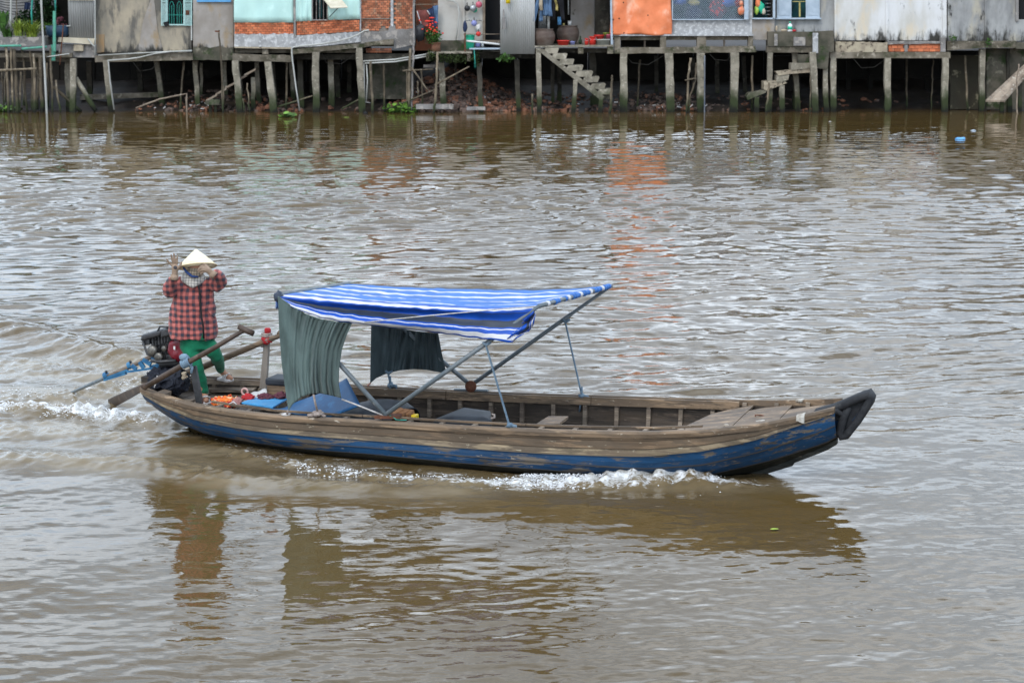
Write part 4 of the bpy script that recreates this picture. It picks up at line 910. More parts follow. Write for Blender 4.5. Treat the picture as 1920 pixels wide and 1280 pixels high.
# ---------- house with the orange tarp
h6 = house('tarp_house', 'grey house with orange tarp and wire mesh window on concrete stilts', 1144, 1452, 68, Y=80.1)
b = MB(); holes(b, 1150, -70, 1410, 65.5, [(1262, -50, 1395, 36.5), (1150, -50, 1258, 60)], 80.1, .15); b.build('front_wall', M['render_grey'], h6)
b = MB(); holes(b, 1410, -70, 1452, 75, [(1412, -50, 1450, 34)], 80.15, .15); b.build('front_wall', M['plaster_grey'], h6)
# tarp: loose sheet with folds
P = []
for j in range(37):
    row = []
    for i in range(29):
        u, v = i / 28, j / 36
        x = lerp(1144, 1259, u) + (2.0 * math.sin(v * 9) if i == 28 else 0) * .6 + (-1.0 if i == 0 else 0) * math.sin(v * 7); y = lerp(-66, 64.5, v) + (1.3 * math.sin(u * 11) + u * 1.8) * v
        row.append(W(x, y, 79.93 + .035 * math.sin(u * 17 + v * 4) + .03 * noise.noise(Vector((u * 6, v * 6, 1))) * 2))
    P.append(row)
tp = T('orange_tarp', 'orange woven tarp hanging down the front of the stilt house', 'tarp', tuple(P[0][14]))
grid(P, 'sheet', M['tarp_orange'], tp, th=.008)
b = MB()
for x, y in ((1149, 60), (1150, 37), (1170, 62), (1215, 29), (1161, 35), (1169, 5)): b.ball(W(x, y, 79.87), (.03, .02, .025), 6, 4)
b.build('eyelet', M['dark'], tp, True)
MB().prism([(1143, -70), (1146, -70), (1149, 84), (1145.5, 84)], 79.78, .1).build('corner_pole', M['blue_shutter'], h6)
MB().rect(1150, 64.6, 1413, 67.8, 79.95, 1.4).build('floor_slab', M['render_grey'], h6)
for x0, x1 in ((1152, 1163), (1238, 1249), (1307, 1324), (1403, 1412)): MB().rect(x0, 67.9, x1, 89.5, 80.0, .35).build('short_column', M['beam'], h6)
MB().rect(1164, 68, 1237, 89, 81.8, .1).build('back_panel', M['shaded_wall'], h6)
for x in (1209, 1358): MB().rect(x - 1.6, 68, x + 1.6, 89.4, 80.4, .1).build('strut', M['wood_grey'], h6)
MB().prism(rag_edge(1152, 101, 1418, 98, 20, .7) + rag_edge(1416, 87, 1152, 90, 20, .7), 79.9, .4).build('beam', M['beam'], h6)
# mesh window
wn_ = MB(); wn_.rect(1260, 36.2, 1395, 38.2, 79.98, .1); wn_.rect(1260, -50, 1262, 36.1, 79.98, .1); win = wn_.build('window', M['blue_shutter'], h6)
b = MB(); a0 = W(1262, 36, 80.05); a1 = W(1395, -50, 80.05); zz0, zz1 = a0.z, a1.z; L_ = a1.x - a0.x; Hh = zz1 - zz0
k_ = -Hh
while k_ < L_:
    for sgn in (1, -1):
        xa = max(0, k_); xb_ = min(L_, k_ + Hh)
        if xb_ > xa:
            pa = Vector((a0.x + xa, 80.05, zz0 + (xa - k_))); pb = Vector((a0.x + xb_, 80.05, zz0 + (xb_ - k_)))
            if sgn < 0: pa.z = zz1 - (xa - k_); pb.z = zz1 - (xb_ - k_); pa.y = pb.y = 80.06
            b.bar(pa, pb, .009, .009, (0, 1, 0))
    k_ += .085
b.build('wire_mesh', M['blue_shutter'], win)
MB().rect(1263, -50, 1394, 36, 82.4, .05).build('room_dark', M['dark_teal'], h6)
for k, (x, y, rx, ry, mm, lab) in enumerate(((1275, 0, 12, 11, 'blue_plastic', 'blue bundle behind the wire mesh next to the tarp'), (1302, 6, 10, 6, 'cloth_yellow', 'pale yellow hat shaped bundle behind the wire mesh'), (1300, 24, 16, 12, 'cloth_denim_dark', 'dark navy bundle low behind the wire mesh'), (1345, 18, 15, 20, 'cloth_plum', 'dark flowered dress hanging behind the wire mesh'), (1366, 4, 14, 8, 'blue_plastic', 'blue cloth bundle at the right behind the wire mesh'), (1378, 24, 9, 10, 'dark_teal', 'teal bundle at the right corner behind the mesh'), (1383, 6, 6, 8, 'cloth_red', 'red cloth behind the right end of the mesh'))):
    kk = 80.9 / FPX; b = MB(); b.ball(W(x, y, 80.9), (rx * kk, .15, ry * kk), 12, 9, jit=.5); b.build('cloth_bundle', M[mm], None, True, label=lab, cat='bundle', group='bundles stored behind the wire mesh')
b = MB()
for k in range(26): b.ball(W(1345 + R.gauss(0, 7), 20 + R.gauss(0, 9), 80.72), (.04, .02, .035), 5, 4)
b.build('red_blossoms', M['flower'], None, True, label='red blossom print on the dark flowered dress behind the mesh', cat='flowers')
b = MB(); b.ball(W(1389, 20, 79.9), (.13, .1, .17), jit=.4); b.ball(W(1390, 7, 79.9), (.08, .08, .12), jit=.4); b.build('plastic_bag', mat('orange_bag', (.7, .16, .06), (.55, .3, .2), 9, rough=.35), None, True, label='red and orange carrier bag hanging at the white post', cat='bag')
MB().rect(1395.5, -70, 1403.5, 37, 79.9, .14).build('white_post', M['blue_shutter'], h6)
MB().rect(1411, 33.8, 1452, 36.5, 80.0, .16).build('window_sill', M['blue_shutter'], h6)
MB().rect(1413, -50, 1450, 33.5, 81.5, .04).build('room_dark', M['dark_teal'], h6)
b = MB(); b.rect(1449.5, -60, 1453.5, 36, 80.0, .12)
b.build('door_frame', M['blue_shutter'], h6)
for k, (x, y, rx, ry, mm, lab) in enumerate(((1421, 6, 5, 8, 'tarp_orange', 'orange bag hanging in the open window'), (1419, 20, 4, 8, 'lime_plastic', 'lime green bag hanging under the orange bag'), (1427, 14, 6, 10, 'green_plastic', 'green bag hanging in the middle of the open window'), (1432, 22, 4, 5, 'cream', 'pale bag at the right of the hanging bags'))):
    kk = 80.3 / FPX; b = MB(); b.ball(W(x, y, 80.3), (rx * kk, .09, ry * kk), 10, 8, jit=.5); b.build('hanging_bag', M[mm], None, True, label=lab, cat='bag', group='bags hanging in the open window')
b = MB()
for y in (-8, 0, 7, 14, 21, 28): b.tube([W(1434, y, 80.6), W(1449, y, 80.6)], .015, 4)
b.build('dish_rack', M['steel'], None, True, label='wire dish rack inside the open window', cat='rack')
for xt, yt, xb, yb, w_, Y in ((1169, 100, 1169, 210, 13.5, 79.8), (1254, 100, 1257, 210, 14, 79.8), (1313, 100, 1314, 210, 13, 79.7), (1377, 99, 1376, 210, 14, 79.8)): stilt(h6, xt, yt, xb, yb, w_, Y)
for xt, yt, xb, yb in ((1230, 105, 1232, 190), (1300, 108, 1300, 190), (1395, 105, 1397, 195), (1345, 112, 1345, 190)): stilt(h6, xt, yt, xb, yb, 7, 84, m=M['shaded_concrete'])
pole_mb([(1321, 104), (1321, 212)], 79.5, .03, z_end=-.5, wob=0).build('blue_pipe', M['strap_blue0'], h6, True)
stake([(1295, 109), (1291, 140), (1287, 216)], 'mossy stake left of the stilt with the blue pipe', .05, 79.2)
stake([(1306, 118), (1304, 150), (1293, 185), (1291, 208)], 'thin bent branch leaning against the stilt', .035, 79.25)
pole_mb([(1284, 151), (1304, 147)], 79.15, .03, wob=.01).build('wooden_pole', M['bamboo'], None, True, label='short crosspiece tied between stake and branch', cat='pole', loc=tuple(W(1290, 150, 79.15)))

# ---------- shuttered wall with the concrete ledge
h7 = house('shutter_house', 'stained house with pale blue window shutters above a concrete ledge', 1452, 1566, 62, Y=80.4)
b = MB(); holes(b, 1452, -70, 1566, 62, [(1457, -50, 1537, 33.5)], 80.4, .15); b.build('front_wall', M['plaster_old'], h7)
MB().rect(1458, -49, 1536, 33, 80.9, .05).build('window_pane', M['dark_teal'], h7)
for x0, x1 in ((1457, 1484), (1511, 1537)):
    b = MB(); b.rect(x0, -48, x1, 34, 80.28, .05); s_ = b.build('shutter', M['blue_shutter'], h7)
    b = MB(); b.rect(x0 + 3, -40, x1 - 3, 29, 80.262, .015); b.build('panel', M['blue_shutter'], s_)
b = MB(); b.rect(1486, 2.5, 1511, 4, 80.45, .03); b.rect(1498, 5, 1501, 32, 80.47, .03); b.build('window_bar', M['cloth_yellow'], h7)
MB().rect(1455, 34, 1540, 36.5, 80.2, .2).build('window_sill', M['blue_shutter'], h7)
MB().prism(rag_edge(1440, 87, 1526, 87, 8, .5) + rag_edge(1526, 60, 1440, 60, 8, .5), 79.8, .7).build('ledge', M['foundation'], h7)
for q_ in ((1488, 70, 1510, 86, 79.72, .09), (1452, 64, 1458, 86, 79.74, .07)): MB().rect(*q_).build('ledge_block', M['render_dark'], h7)
MB().rect(1438, 87.5, 1526, 99, 79.85, .4).build('beam', M['beam'], h7)
b = MB(); b.rect(1412, 60, 1440, 75, 80.2, .4); b.build('plinth', M['plaster_grey'], h7)
b = MB(); b.prism([(1524, 60), (1563, 58), (1564, 97), (1555, 98), (1552, 130), (1528, 128)], 79.6, .5); b.build('stair_wall', M['foundation'], h7)
MB().rect(1524, 62, 1534, 100, 79.55, .1).build('pilaster', M['render_grey'], h7)
for xt, yt, xb, yb, w_, Y in ((1444, 99, 1443, 155, 9, 79.9), (1490, 99, 1491, 120, 9, 80.2), (1524, 98, 1529, 212, 11.5, 79.4), (1547, 128, 1549, 210, 9, 79.9), (1562, 108, 1562, 209, 10.5, 80.0)): stilt(h7, xt, yt, xb, yb, w_, Y)
MB().rect(1440, 105, 1500, 185, 84.5, .2).build('under_wall', M['shaded_wall'], h7)
st2 = T('broken_stairs', 'broken concrete stairs descending left to the water below the ledge', 'stairs', tuple(W(1450, 200, 79.5)))
for k, poly in enumerate(([(1484, 119), (1522, 118), (1522, 128), (1484, 132)], [(1455, 135), (1500, 130), (1522, 128), (1522, 136), (1480, 139), (1460, 142)], [(1457, 141), (1480, 139), (1478, 150), (1466, 154), (1456, 154)], [(1432, 153), (1470, 151), (1476, 156), (1438, 170), (1432, 168)], [(1400, 182), (1404, 175), (1438, 169), (1436, 174), (1402, 188)])):
    MB().prism(poly, 79.5 + .05 * k, .8).build('step', M['stone_pale' if k % 2 else 'concrete'], st2)
MB().rect(1497, 103, 1521, 118, 79.6, .5).build('step', M['foundation'], st2)
for xt, yt, xb, yb, w_, Y, mm in ((1419, 182, 1419, 213, 8, 79.7, 0), (1466, 160, 1466, 213, 9, 79.7, 0), (1491, 145, 1491, 210, 9, 80.8, 1)): stilt(st2, xt, yt, xb, yb, w_, Y, m=M['shaded_concrete'] if mm else M['concrete'])
stake([(1442, 155), (1440, 180), (1436, 214)], 'pale crooked stake beside the broken stairs', .05, 79.2)
stake([(1520, 140), (1519, 214)], 'thin dark stake left of the stair wall', .025, 79.2)
b = MB(); c = W(1481, 60, 80.0); b.lathe(c, [(.085, 0), (.09, .04), (.09, .27), (.05, .31), (.03, .32), (.03, .36), (.001, .37)], 12); o_ = b.build('shampoo_bottle', M['white'], None, True, label='white bottle with green label standing on the ledge', cat='bottle', loc=tuple(c))
MB().lathe(c + Vector((0, 0, .09)), [(.094, 0), (.094, .12)], 12).build('green_label', M['green_plastic'], o_, True)
MB().lathe(c + Vector((0, 0, .33)), [(.032, 0), (.032, .07), (.001, .075)], 8).build('cap', M['green_plastic'], o_, True)
b = MB(); b.ball(W(1489, 58, 80.0), (.08, .06, .05), jit=.3); b.build('red_cloth', M['cloth_red'], None, True, label='small red rag beside the white bottle', cat='rag')
for x, y, lab in ((1456, 54, 'pale slipper leaning upright on the ledge'), (1470, 57.5, 'tan slippers lying flat beside the white bottle')):
    b = MB(); r_ = (.05, .04, .12) if y < 55 else (.13, .05, .06); b.ball(W(x, y, 80.0), r_, 10, 7, jit=.15); b.build('slipper', M['cloth_beige'], None, True, label=lab, cat='slipper')

# ---------- white house at right
h8 = house('white_house', 'whitewashed house with mould stains above two dark openings', 1566, 1775, 80, Y=80.25)
b = MB()
for x0, x1 in ((1566, 1661), (1663.5, 1774)): b.rect(x0, -70, x1, 76, 80.25, .15)
b.build('front_wall', M['plaster_white'], h8)
for q_ in ((1661, -70, 1666, 77, 80.2, .2), (1768, -70, 1775, 76, 80.17, .2), (1565, -70, 1569, 78, 80.2, .15)): MB().rect(*q_).build('pilaster', M['plaster_white'], h8)
MB().prism(rag_edge(1566, 100, 1664, 99, 16, .8) + rag_edge(1664, 80, 1567, 79, 16, 1.2), 79.95, .35).build('stone_course', M['stone_pale'], h8)
MB().prism(rag_edge(1664, 83.6, 1768, 82, 16, .5) + [(1768, 77.5), (1664, 77.5)], 79.98, .5).build('floor_edge', M['render_dark'], h8)
MB().rect(1665, 83.7, 1764, 97.2, 80.12, .1).build('mortar_bed', M['mortar'], h8)
bricks(h8, lambda x, y: not (1696 < x < 1702), 1666, 1763, 85, 97, 80.07, M['brick'], None, bw=11, bh=6.2)
MB().rect(1696, 83.8, 1702, 97.1, 80.0, .15).build('concrete_block', M['render_dark'], h8)
MB().rect(1556, 98, 1782, 109.5, 79.9, .4).build('beam', M['beam'], h8)
MB().rect(1764, 71, 1773, 97.5, 79.92, .25).build('concrete_block', M['render_dark'], h8)
for xt, yt, xb, yb, w_, Y in ((1664, 109, 1664, 211, 11, 79.8), (1772.5, 109, 1771, 211, 11.5, 79.8)): stilt(h8, xt, yt, xb, yb, w_, Y)
for xt, yt, xb, yb in ((1632, 140, 1632, 195), (1738, 140, 1738, 200), (1590, 115, 1590, 195)): stilt(h8, xt, yt, xb, yb, 8, 85, m=M['shaded_wall'])
stake([(1750, 112), (1748, 150), (1746, 200)], 'thin bamboo pole standing in the right dark opening', .03, 81.5)
# ---------- old grey house at the right edge
h9 = house('old_grey_house', 'old mouldy grey plaster house at the right edge', 1776, 1960, 82, Y=80.3)
b = MB(); holes(b, 1777, -70, 1960, 77, [(1910, -40, 1960, 37)], 80.3, .15); b.build('front_wall', M['plaster_old'], h9)
MB().rect(1905, -45, 1910, 40, 80.2, .2).build('window_frame', M['render_dark'], h9)
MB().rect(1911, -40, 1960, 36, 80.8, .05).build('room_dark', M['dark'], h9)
MB().rect(1847, -70, 1850, 76, 80.24, .1).build('pilaster', M['plaster_old'], h9)
MB().prism([(1776, 95)] + rag_edge(1848, 90, 1905, 90, 6, 1) + [(1906, 77), (1776, 78)], 80.0, .4).build('beam', M['beam'], h9)
b = MB(); b.rect(1850, 91, 1960, 205, 80.9, .2); b.build('under_wall', M['foundation'], h9)
b = MB(); b.rect(1782, 104, 1836, 205, 81.4, .2); b.build('under_wall', mat('dark_patch_wall', (.035, .03, .022), (.05, .045, .03), 1, c3=(.20, .18, .12), s3=.9, t3=(.55, .6), rough=.95), h9)
stilt(h9, 1841, 92, 1840, 192, 10, 80.3); stilt(h9, 1890, 92, 1890, 200, 5, 80.8, m=M['shaded_concrete'])
MB().rect(1905, 80, 1960, 92, 80.0, .4).build('beam', M['foundation'], h9)
rp = T('plank_ramp', 'sloping grey plank ramp down to the water at the right edge', 'ramp', tuple(W(1870, 200, 79.2)))
for k in range(4):
    o = k * 5.6; a_ = [(1848 + k * 9, 191), (1856.8 + k * 9, 191.6), (1932 + o, 118 - k * .5), (1927 + o, 117.6)]
    MB().slab3([W(*a_[0], 79.0), W(*a_[1], 79.0), W(*a_[2], 80.6), W(*a_[3], 80.6)], (0, 0, 1), .07).build('plank', M['wood_grey'], rp)
for xt, yt, xb, yb, w_, Y in ((1878, 188, 1878, 211, 7, 79.4), (1893, 175, 1893, 208, 8, 79.8), (1912, 150, 1912, 205, 7, 80.1)): stilt(rp, xt, yt, xb, yb, w_, Y, m=M['shaded_concrete'])
stake([(1911, 120), (1907, 150), (1907, 214)], 'thin grey stake beside the plank ramp', .03, 78.9, M['wood_grey'])
for x, y, n, lab in ((1787, 72, 60, 'small weed sprouting from the foot of the old grey wall'), (1853, 80, 50, 'weed growing on the beam of the old grey house')):
    b = MB(); leaves(b, W(x, y, 79.9), (.12, .1, .16), n, .1); b.build('wall_weed', M['leaf'], None, label=lab, cat='weed')
for x, y, r_ in ((835, 102, 8),): pass

# ---------- rubble on the bank
def stones():
    pro = []
    for k in range(7):
        b = MB(); sd = R.random() * 50; rings = []
        for j in range(4):
            z = (-1, -.75, .6, .95)[j]; rr_ = (.55, 1, .95, .5)[j]; ring = []
            for i in range(5):
                a = 2 * PI * i / 5 + k; q = rr_ * (1 + .28 * noise.noise(Vector((i * 1.7, j, sd)))); ring.append(Vector((q * math.cos(a), .8 * q * math.sin(a), z * .55)))
            rings.append(ring)
        b.loft(rings); o = b.build('stone', M['stone'], bank); pro.append(o)
    n = 0
    for k in range(2600):
        x = R.choice((R.gauss(880, 70), R.gauss(880, 70), R.gauss(980, 110), R.gauss(440, 60), R.gauss(1230, 70), R.uniform(0, 1900)))
        Y = R.uniform(79.6, 83.5) if R.random() < .6 else R.uniform(79.6, 80.8); c = G(x, 210, 0); X = (x - 960) / FPX * Y; z = bank_z(X, Y)
        if z < -.02 or x < 235 or x > 1930: continue
        s_ = R.uniform(.05, .13) * (1.35 if 780 < x < 900 else 1)
        if n < 300 and (740 < x < 1060 or s_ > .1):
            o = pro[n] if n < len(pro) else R.choice(pro).copy()
            if n >= len(pro): sc.collection.objects.link(o); o.parent = bank
            o.location = (X, Y, z + s_ * .3); o.scale = (s_ * R.uniform(.8, 1.5), s_, s_ * R.uniform(.6, 1)); o.rotation_euler = (R.uniform(-.5, .5), R.uniform(-.5, .5), R.uniform(0, 6)); n += 1
        else:
            rub.ball((X, Y, z + s_ * .2), (s_ * R.uniform(.7, 1.4), s_, s_ * R.uniform(.5, .9)), 5, 3, jit=.5)
    return n
rub = MB(); stones()
rub.build('rubble', M['stone'], None, kind='stuff', label='broken stones and bricks strewn along the muddy bank', cat='rubble')
b = MB()
for k in range(70):
    x = R.choice((R.gauss(360, 45), R.gauss(1230, 45), R.uniform(600, 1100))); Y = R.uniform(80.2, 82); X = (x - 960) / FPX * Y; z = bank_z(X, Y)
    if z > 0: b.box((X, Y, z + .06), (R.uniform(.05, .2), R.uniform(.03, .1), R.uniform(.01, .05)), (R.uniform(-1, 1), R.uniform(-1, 1), R.uniform(-.4, .4)), (R.uniform(-1, 1), 1, .2))
b.build('litter', M['cloth_white'], None, kind='stuff', label='pale litter scattered on the bank under the houses', cat='litter')
for (x0, y0, x1, y1, lab) in ((780, 196, 850, 205, 'long grey stone slab at the water edge below the rubble'), (875, 201, 910, 207, 'small pale slab at the water edge'), (794, 122, 830, 127, 'flat stone slab on the rubble behind the stakes')):
    MB().rect(x0, y0, x1, y1, 79.35 if y0 > 150 else 80.6, .35).build('stone_slab', M['render_dark'], None, label=lab, cat='slab')

wl_ = (((436, 92), (442, 108), (470, 112), (492, 103)), ((604, 100), (612, 118), (640, 120), (668, 100)), ((1170, 101), (1185, 118), (1215, 122), (1250, 101)), ((1330, 101), (1340, 112), (1362, 114), (1374, 101)), ((1600, 110), (1615, 128), (1640, 126), (1662, 110)), ((250, 117), (262, 134), (285, 130), (296, 116)))
for pts, hh in zip(wl_, (h3, h3, h6, h6, h8, h1)):
    MB().tube([W(x, y, 80.0) for x, y in pts], .012, 5).build('hanging_cord', M['rope_dark'], hh, True)
for x, y0, y1, Y, lb in ((345, 116, 180, 81.0, 'behind the pipes of the grey house'), (537, 118, 195, 80.8, 'behind the white downpipe'), (720, 118, 200, 80.4, 'under the brick house'), (1200, 112, 204, 81.2, 'between the first stilts of the tarp house'), (1410, 104, 208, 80.4, 'right of the last tarp house stilt'), (1810, 104, 205, 80.9, 'under the old house at the right'), (1700, 112, 204, 82.4, 'in the middle dark opening of the whitewashed house')):
    pole_mb([(x, y0), (x + R.uniform(-7, 7), y1)], Y, .045, z_end=-.4, wob=.02).build('support_pole', M['bamboo'], None, True, label='thin crooked support pole ' + lb, cat='pole', loc=tuple(W(x, 210, Y)))
# ---------- floating things
def hyacinth(cx, cy, r, n, label):
    c = G(cx, cy, 0.02); t = T('water_hyacinth', label, 'plant', tuple(c)); b = MB(); bl = MB()
    for i in range(n):
        a = R.random() * 6.28; d = r * R.random() ** .6; p = c + Vector((d * math.cos(a) * 1.4, d * math.sin(a), 0)); h_ = R.uniform(.08, .42) * min(1, r * 2.2) * (1 - .5 * d / r)
        q = p + Vector((R.uniform(-.1, .1), R.uniform(-.1, .1), h_)); bl.tube([p - Vector((0, 0, .03)), q], .012, 4)
        s_ = R.uniform(.06, .11); ang = R.random() * 6.28; u = Vector((math.cos(ang), math.sin(ang), R.uniform(-.2, .6))).normalized(); v = u.cross(Vector((R.uniform(-.5, .5), -.6, 1))).normalized()
        b.add([q + (u * math.cos(k) + v * math.sin(k)) * s_ for k in np.linspace(0, 2 * PI, 8)[:-1]], [tuple(range(7))])
    b.build('leaf_blades', M['leaf_mid'], t, lab=None); bl.build('leaf_stalk', M['leaf'], t, True, kind='stuff')
hyacinth(752, 210, .5, 110, 'bright green water hyacinth clump floating by the rubble')
hyacinth(537, 219, .22, 26, 'small water hyacinth floating before the mint house')
hyacinth(4, 209, .5, 40, 'water hyacinth at the foot of the left stakes')
def floater(cx, cy, rad, m, label, name, cat, flat=.3):
    c = G(cx, cy, .01); b = MB(); b.ball(c, (rad, rad * .6, rad * flat), 9, 6, jit=.5); b.build(name, m, None, True, label=label, cat=cat, loc=tuple(c))
floater(650, 220, .11, M['leaf_lime'], 'yellow leaf floating in front of the mint house', 'floating_leaf', 'leaf', .15)
floater(685, 213, .10, M['dark'], 'dark float bobbing below the white pipes', 'dark_float', 'float', .8)
floater(1801, 261, .18, M['sky_blue'], 'crumpled bright blue plastic floating at right', 'floating_plastic', 'plastic', .35)
floater(1825, 245, .09, M['blue_shutter'], 'small grey blue plastic piece floating above the blue one', 'floating_plastic', 'plastic', .3)
floater(1452, 991, .035, M['leaf_lime'], 'tiny yellow leaf floating below the bow', 'floating_leaf', 'leaf', .15)
floater(1556, 228, .05, M['cloth_white'], 'white scrap floating near the right stilts', 'floating_scrap', 'scrap', .3)
floater(1572, 254, .05, M['cloth_white'], 'white scrap floating further out than the other', 'floating_scrap', 'scrap', .3)
b = MB(); c = G(12, 951, .02)
b.tube([c + Vector((-.12, 0, 0)), c + Vector((-.03, .01, .015)), c + Vector((.06, .03, .01))], [.004, .009, .002], 6, sq=.4); b.build('floating_grass', M['leaf'], None, True, label='green grass blade floating at the lower left edge', cat='grass')

# ================================================================== the boat
def hb(s): return itp(s, HS, HB)
def gz(s): return itp(s, HS, GZ)
def kz(s): return itp(s, KS, KZ)
def mexp(s):
    g, k = gz(s), kz(s)
    wb = itp(s, WS, WB)
    if k > -.03 or wb < .12: return None
    a0 = g / (g - k); return max(1.2, min(7., math.log(max(.02, 1 - wb / hb(s))) / math.log(a0)))
_MS = [(s, mexp(s)) for s in np.linspace(-.6, 7.3, 80)]
_mx = [s for s, m in _MS if m is not None]; _my = [m for s, m in _MS if m is not None]
_mx = [-.62, -.2] + _mx + [6.5, 7.3]; _my = [1.5, 1.6] + _my + [2.1, 1.5]
_o = np.argsort(_mx); _mx = np.array(_mx)[_o]; _my = np.array(_my)[_o]
_my = np.convolve(np.pad(_my, 3, mode='edge'), np.ones(7) / 7, 'valid')
def hull(s, a, off=0.0):            # half breadth and height at fraction a of the depth
    g, k = gz(s), kz(s); m = itp(s, _mx, _my); t = hb(s) * (1 - a ** m) if a < 1 else 0
    return max(0., t + off), g + (k - g) * a
AB = lambda s: itp(s, [-.6, 0, .6, 4.4, 5.4, 6.3, 6.86, 7.3], [.27, .28, .31, .36, .35, .27, .17, .08])      # brown wood ends, blue paint begins
AC = lambda s: itp(s, [-.6, 0, .6, 2.5, 4.4, 5.4, 6.3, 6.86, 7.3], [.92, .84, .64, .60, .64, .78, .78, .86, .92])   # blue paint ends
def paint_mat(name, wood, paint, under, amount):
    """worn boat paint: base wood, paint with chips, scuffs drawn along the planks"""
    m = bpy.data.materials.new(name); m.use_nodes = True; nt = m.node_tree; N = nt.nodes; L = nt.links.new; p = N['Principled BSDF']; p.inputs['Roughness'].default_value = .6
    p.inputs['Specular IOR Level'].default_value = .3
    tc = N.new('ShaderNodeTexCoord'); rot = N.new('ShaderNodeMapping'); rot.inputs['Rotation'].default_value = (0, 0, -math.atan2(BAX.y, BAX.x)); L(tc.outputs['Object'], rot.inputs[0])
    def nz(sc_, st, det=7, rg=.65):
        mp = N.new('ShaderNodeMapping'); mp.inputs['Scale'].default_value = st; L(rot.outputs[0], mp.inputs[0])
        n = N.new('ShaderNodeTexNoise'); n.inputs['Scale'].default_value = sc_; n.inputs['Detail'].default_value = det; n.inputs['Roughness'].default_value = rg; L(mp.outputs[0], n.inputs['Vector']); return n.outputs['Fac']
    def ss(src, a, b):
        r = N.new('ShaderNodeMapRange'); r.interpolation_type = 'SMOOTHSTEP'; r.inputs['From Min'].default_value = a; r.inputs['From Max'].default_value = b; L(src, r.inputs['Value']); return r.outputs[0]
    def mx(fac, a, b):
        x = N.new('ShaderNodeMixRGB'); L(fac, x.inputs['Fac'])
        for src, i in ((a, 'Color1'), (b, 'Color2')):
            if isinstance(src, tuple): x.inputs[i].default_value = (*src, 1)
            else: L(src, x.inputs[i])
        return x.outputs[0]
    w = mx(ss(nz(5, (.15, 1, 2.2)), .35, .65), wood, tuple(c * .5 for c in wood))
    w = mx(ss(nz(14, (.12, 1, 2.5)), .52, .68), w, tuple(min(1, c * 1.5) for c in wood))
    pc = mx(ss(nz(3, (.3, 1, 1.5)), .35, .65), paint, tuple(c * .55 for c in paint))
    col = mx(ss(nz(9, (.22, 1, 1.6)), amount - .04, amount + .04), pc, w)
    col = mx(ss(nz(30, (.35, 1, 1)), .63, .69), col, under)
    col = mx(ss(nz(4.5, (.3, 1, 1.2), 9, .75), .56, .66), col, tuple(c * .42 for c in wood))
    at = N.new('ShaderNodeAttribute'); at.attribute_name = 'low'      # darker line along each plank's lower edge
    col = mx(ss(at.outputs['Fac'], .82, 1.0), col, tuple(c * .45 for c in wood))
    L(col, p.inputs['Base Color']); bp = N.new('ShaderNodeBump'); bp.inputs['Strength'].default_value = .5; bp.inputs['Distance'].default_value = .008; L(nz(16, (.15, 1, 2)), bp.inputs['Height']); L(bp.outputs[0], p.inputs['Normal'])
    return m
M['hull_brown'] = paint_mat('hull_brown', (.195, .130, .078), (.135, .096, .062), (.34, .29, .21), .5)
M['hull_pale'] = paint_mat('hull_pale', (.25, .192, .120), (.15, .11, .072), (.40, .35, .25), .5)
M['hull_blue'] = paint_mat('hull_blue', (.15, .125, .10), (.012, .066, .160), (.28, .23, .17), .565)
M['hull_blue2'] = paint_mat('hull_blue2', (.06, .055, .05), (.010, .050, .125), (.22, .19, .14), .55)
M['hull_black'] = paint_mat('hull_black', (.030, .030, .024), (.012, .015, .012), (.07, .065, .05), .5)
M['hull_in'] = paint_mat('hull_in', (.10, .075, .055), (.055, .042, .032), (.16, .12, .09), .5)
M['rail_wood'] = paint_mat('rail_wood', (.25, .172, .108), (.16, .115, .078), (.42, .36, .28), .5)
M['inner_wood'] = paint_mat('inner_wood', (.27, .215, .16), (.17, .13, .10), (.36, .30, .23), .5)
M['rubber'] = mat('rubber', (.014, .015, .018), (.028, .029, .032), 9, c3=(.06, .06, .058), s3=5, t3=(.58, .72), rough=.75, bump=.7, bs=18)
M['rubber_in'] = mat('rubber_in', (.012, .035, .075), (.02, .022, .03), 12, rough=.8)
M['pale_patch'] = mat('pale_patch', (.52, .50, .45), (.24, .19, .14), 16, rough=.8, bump=.5)
boat = T('long_wooden_boat', 'long narrow wooden boat with worn blue and brown hull crossing the river', 'boat', tuple(B(3.4, 0, 0)))
NS = 90; SL = [-.32 + (7.30 + .32) * i / NS for i in range(NS + 1)]
def strake(side, a0f, a1f, m, sub=2, proud=.012, inner=True, name='strake', s0=-.6, s1=7.09):
    rings = []; low = []
    ss_ = [s for s in SL if s0 - 1e-6 <= s <= s1 + 1e-6]
    b = MB()
    for s in ss_:
        a0, a1 = a0f(s), a1f(s); ring = []
        for k in range(sub + 1):
            q = k / sub; a = a0 + (a1 - a0) * q; t, z = hull(s, a); dz = .004 if k == 0 else 0
            ring.append((t + .004 + proud * q, z - dz, q))
        for k in range(sub, -1, -1):
            q = k / sub; a = a0 + (a1 - a0) * q; t, z = hull(s, a); ring.append((max(0., t - .018), z, q))
        rings.append([B(s, side * t, z) for t, z, q in ring]); low += [q for t, z, q in ring]
    if side < 0: rings = [r_[::-1] for r_ in rings]; low = [x for i in range(len(ss_)) for x in low[i * len(ring):(i + 1) * len(ring)][::-1]]
    b.loft(rings); b.uv = {'low': low}
    return b.build(name, m, boat, smooth=False)
ZERO = lambda s: 0.0
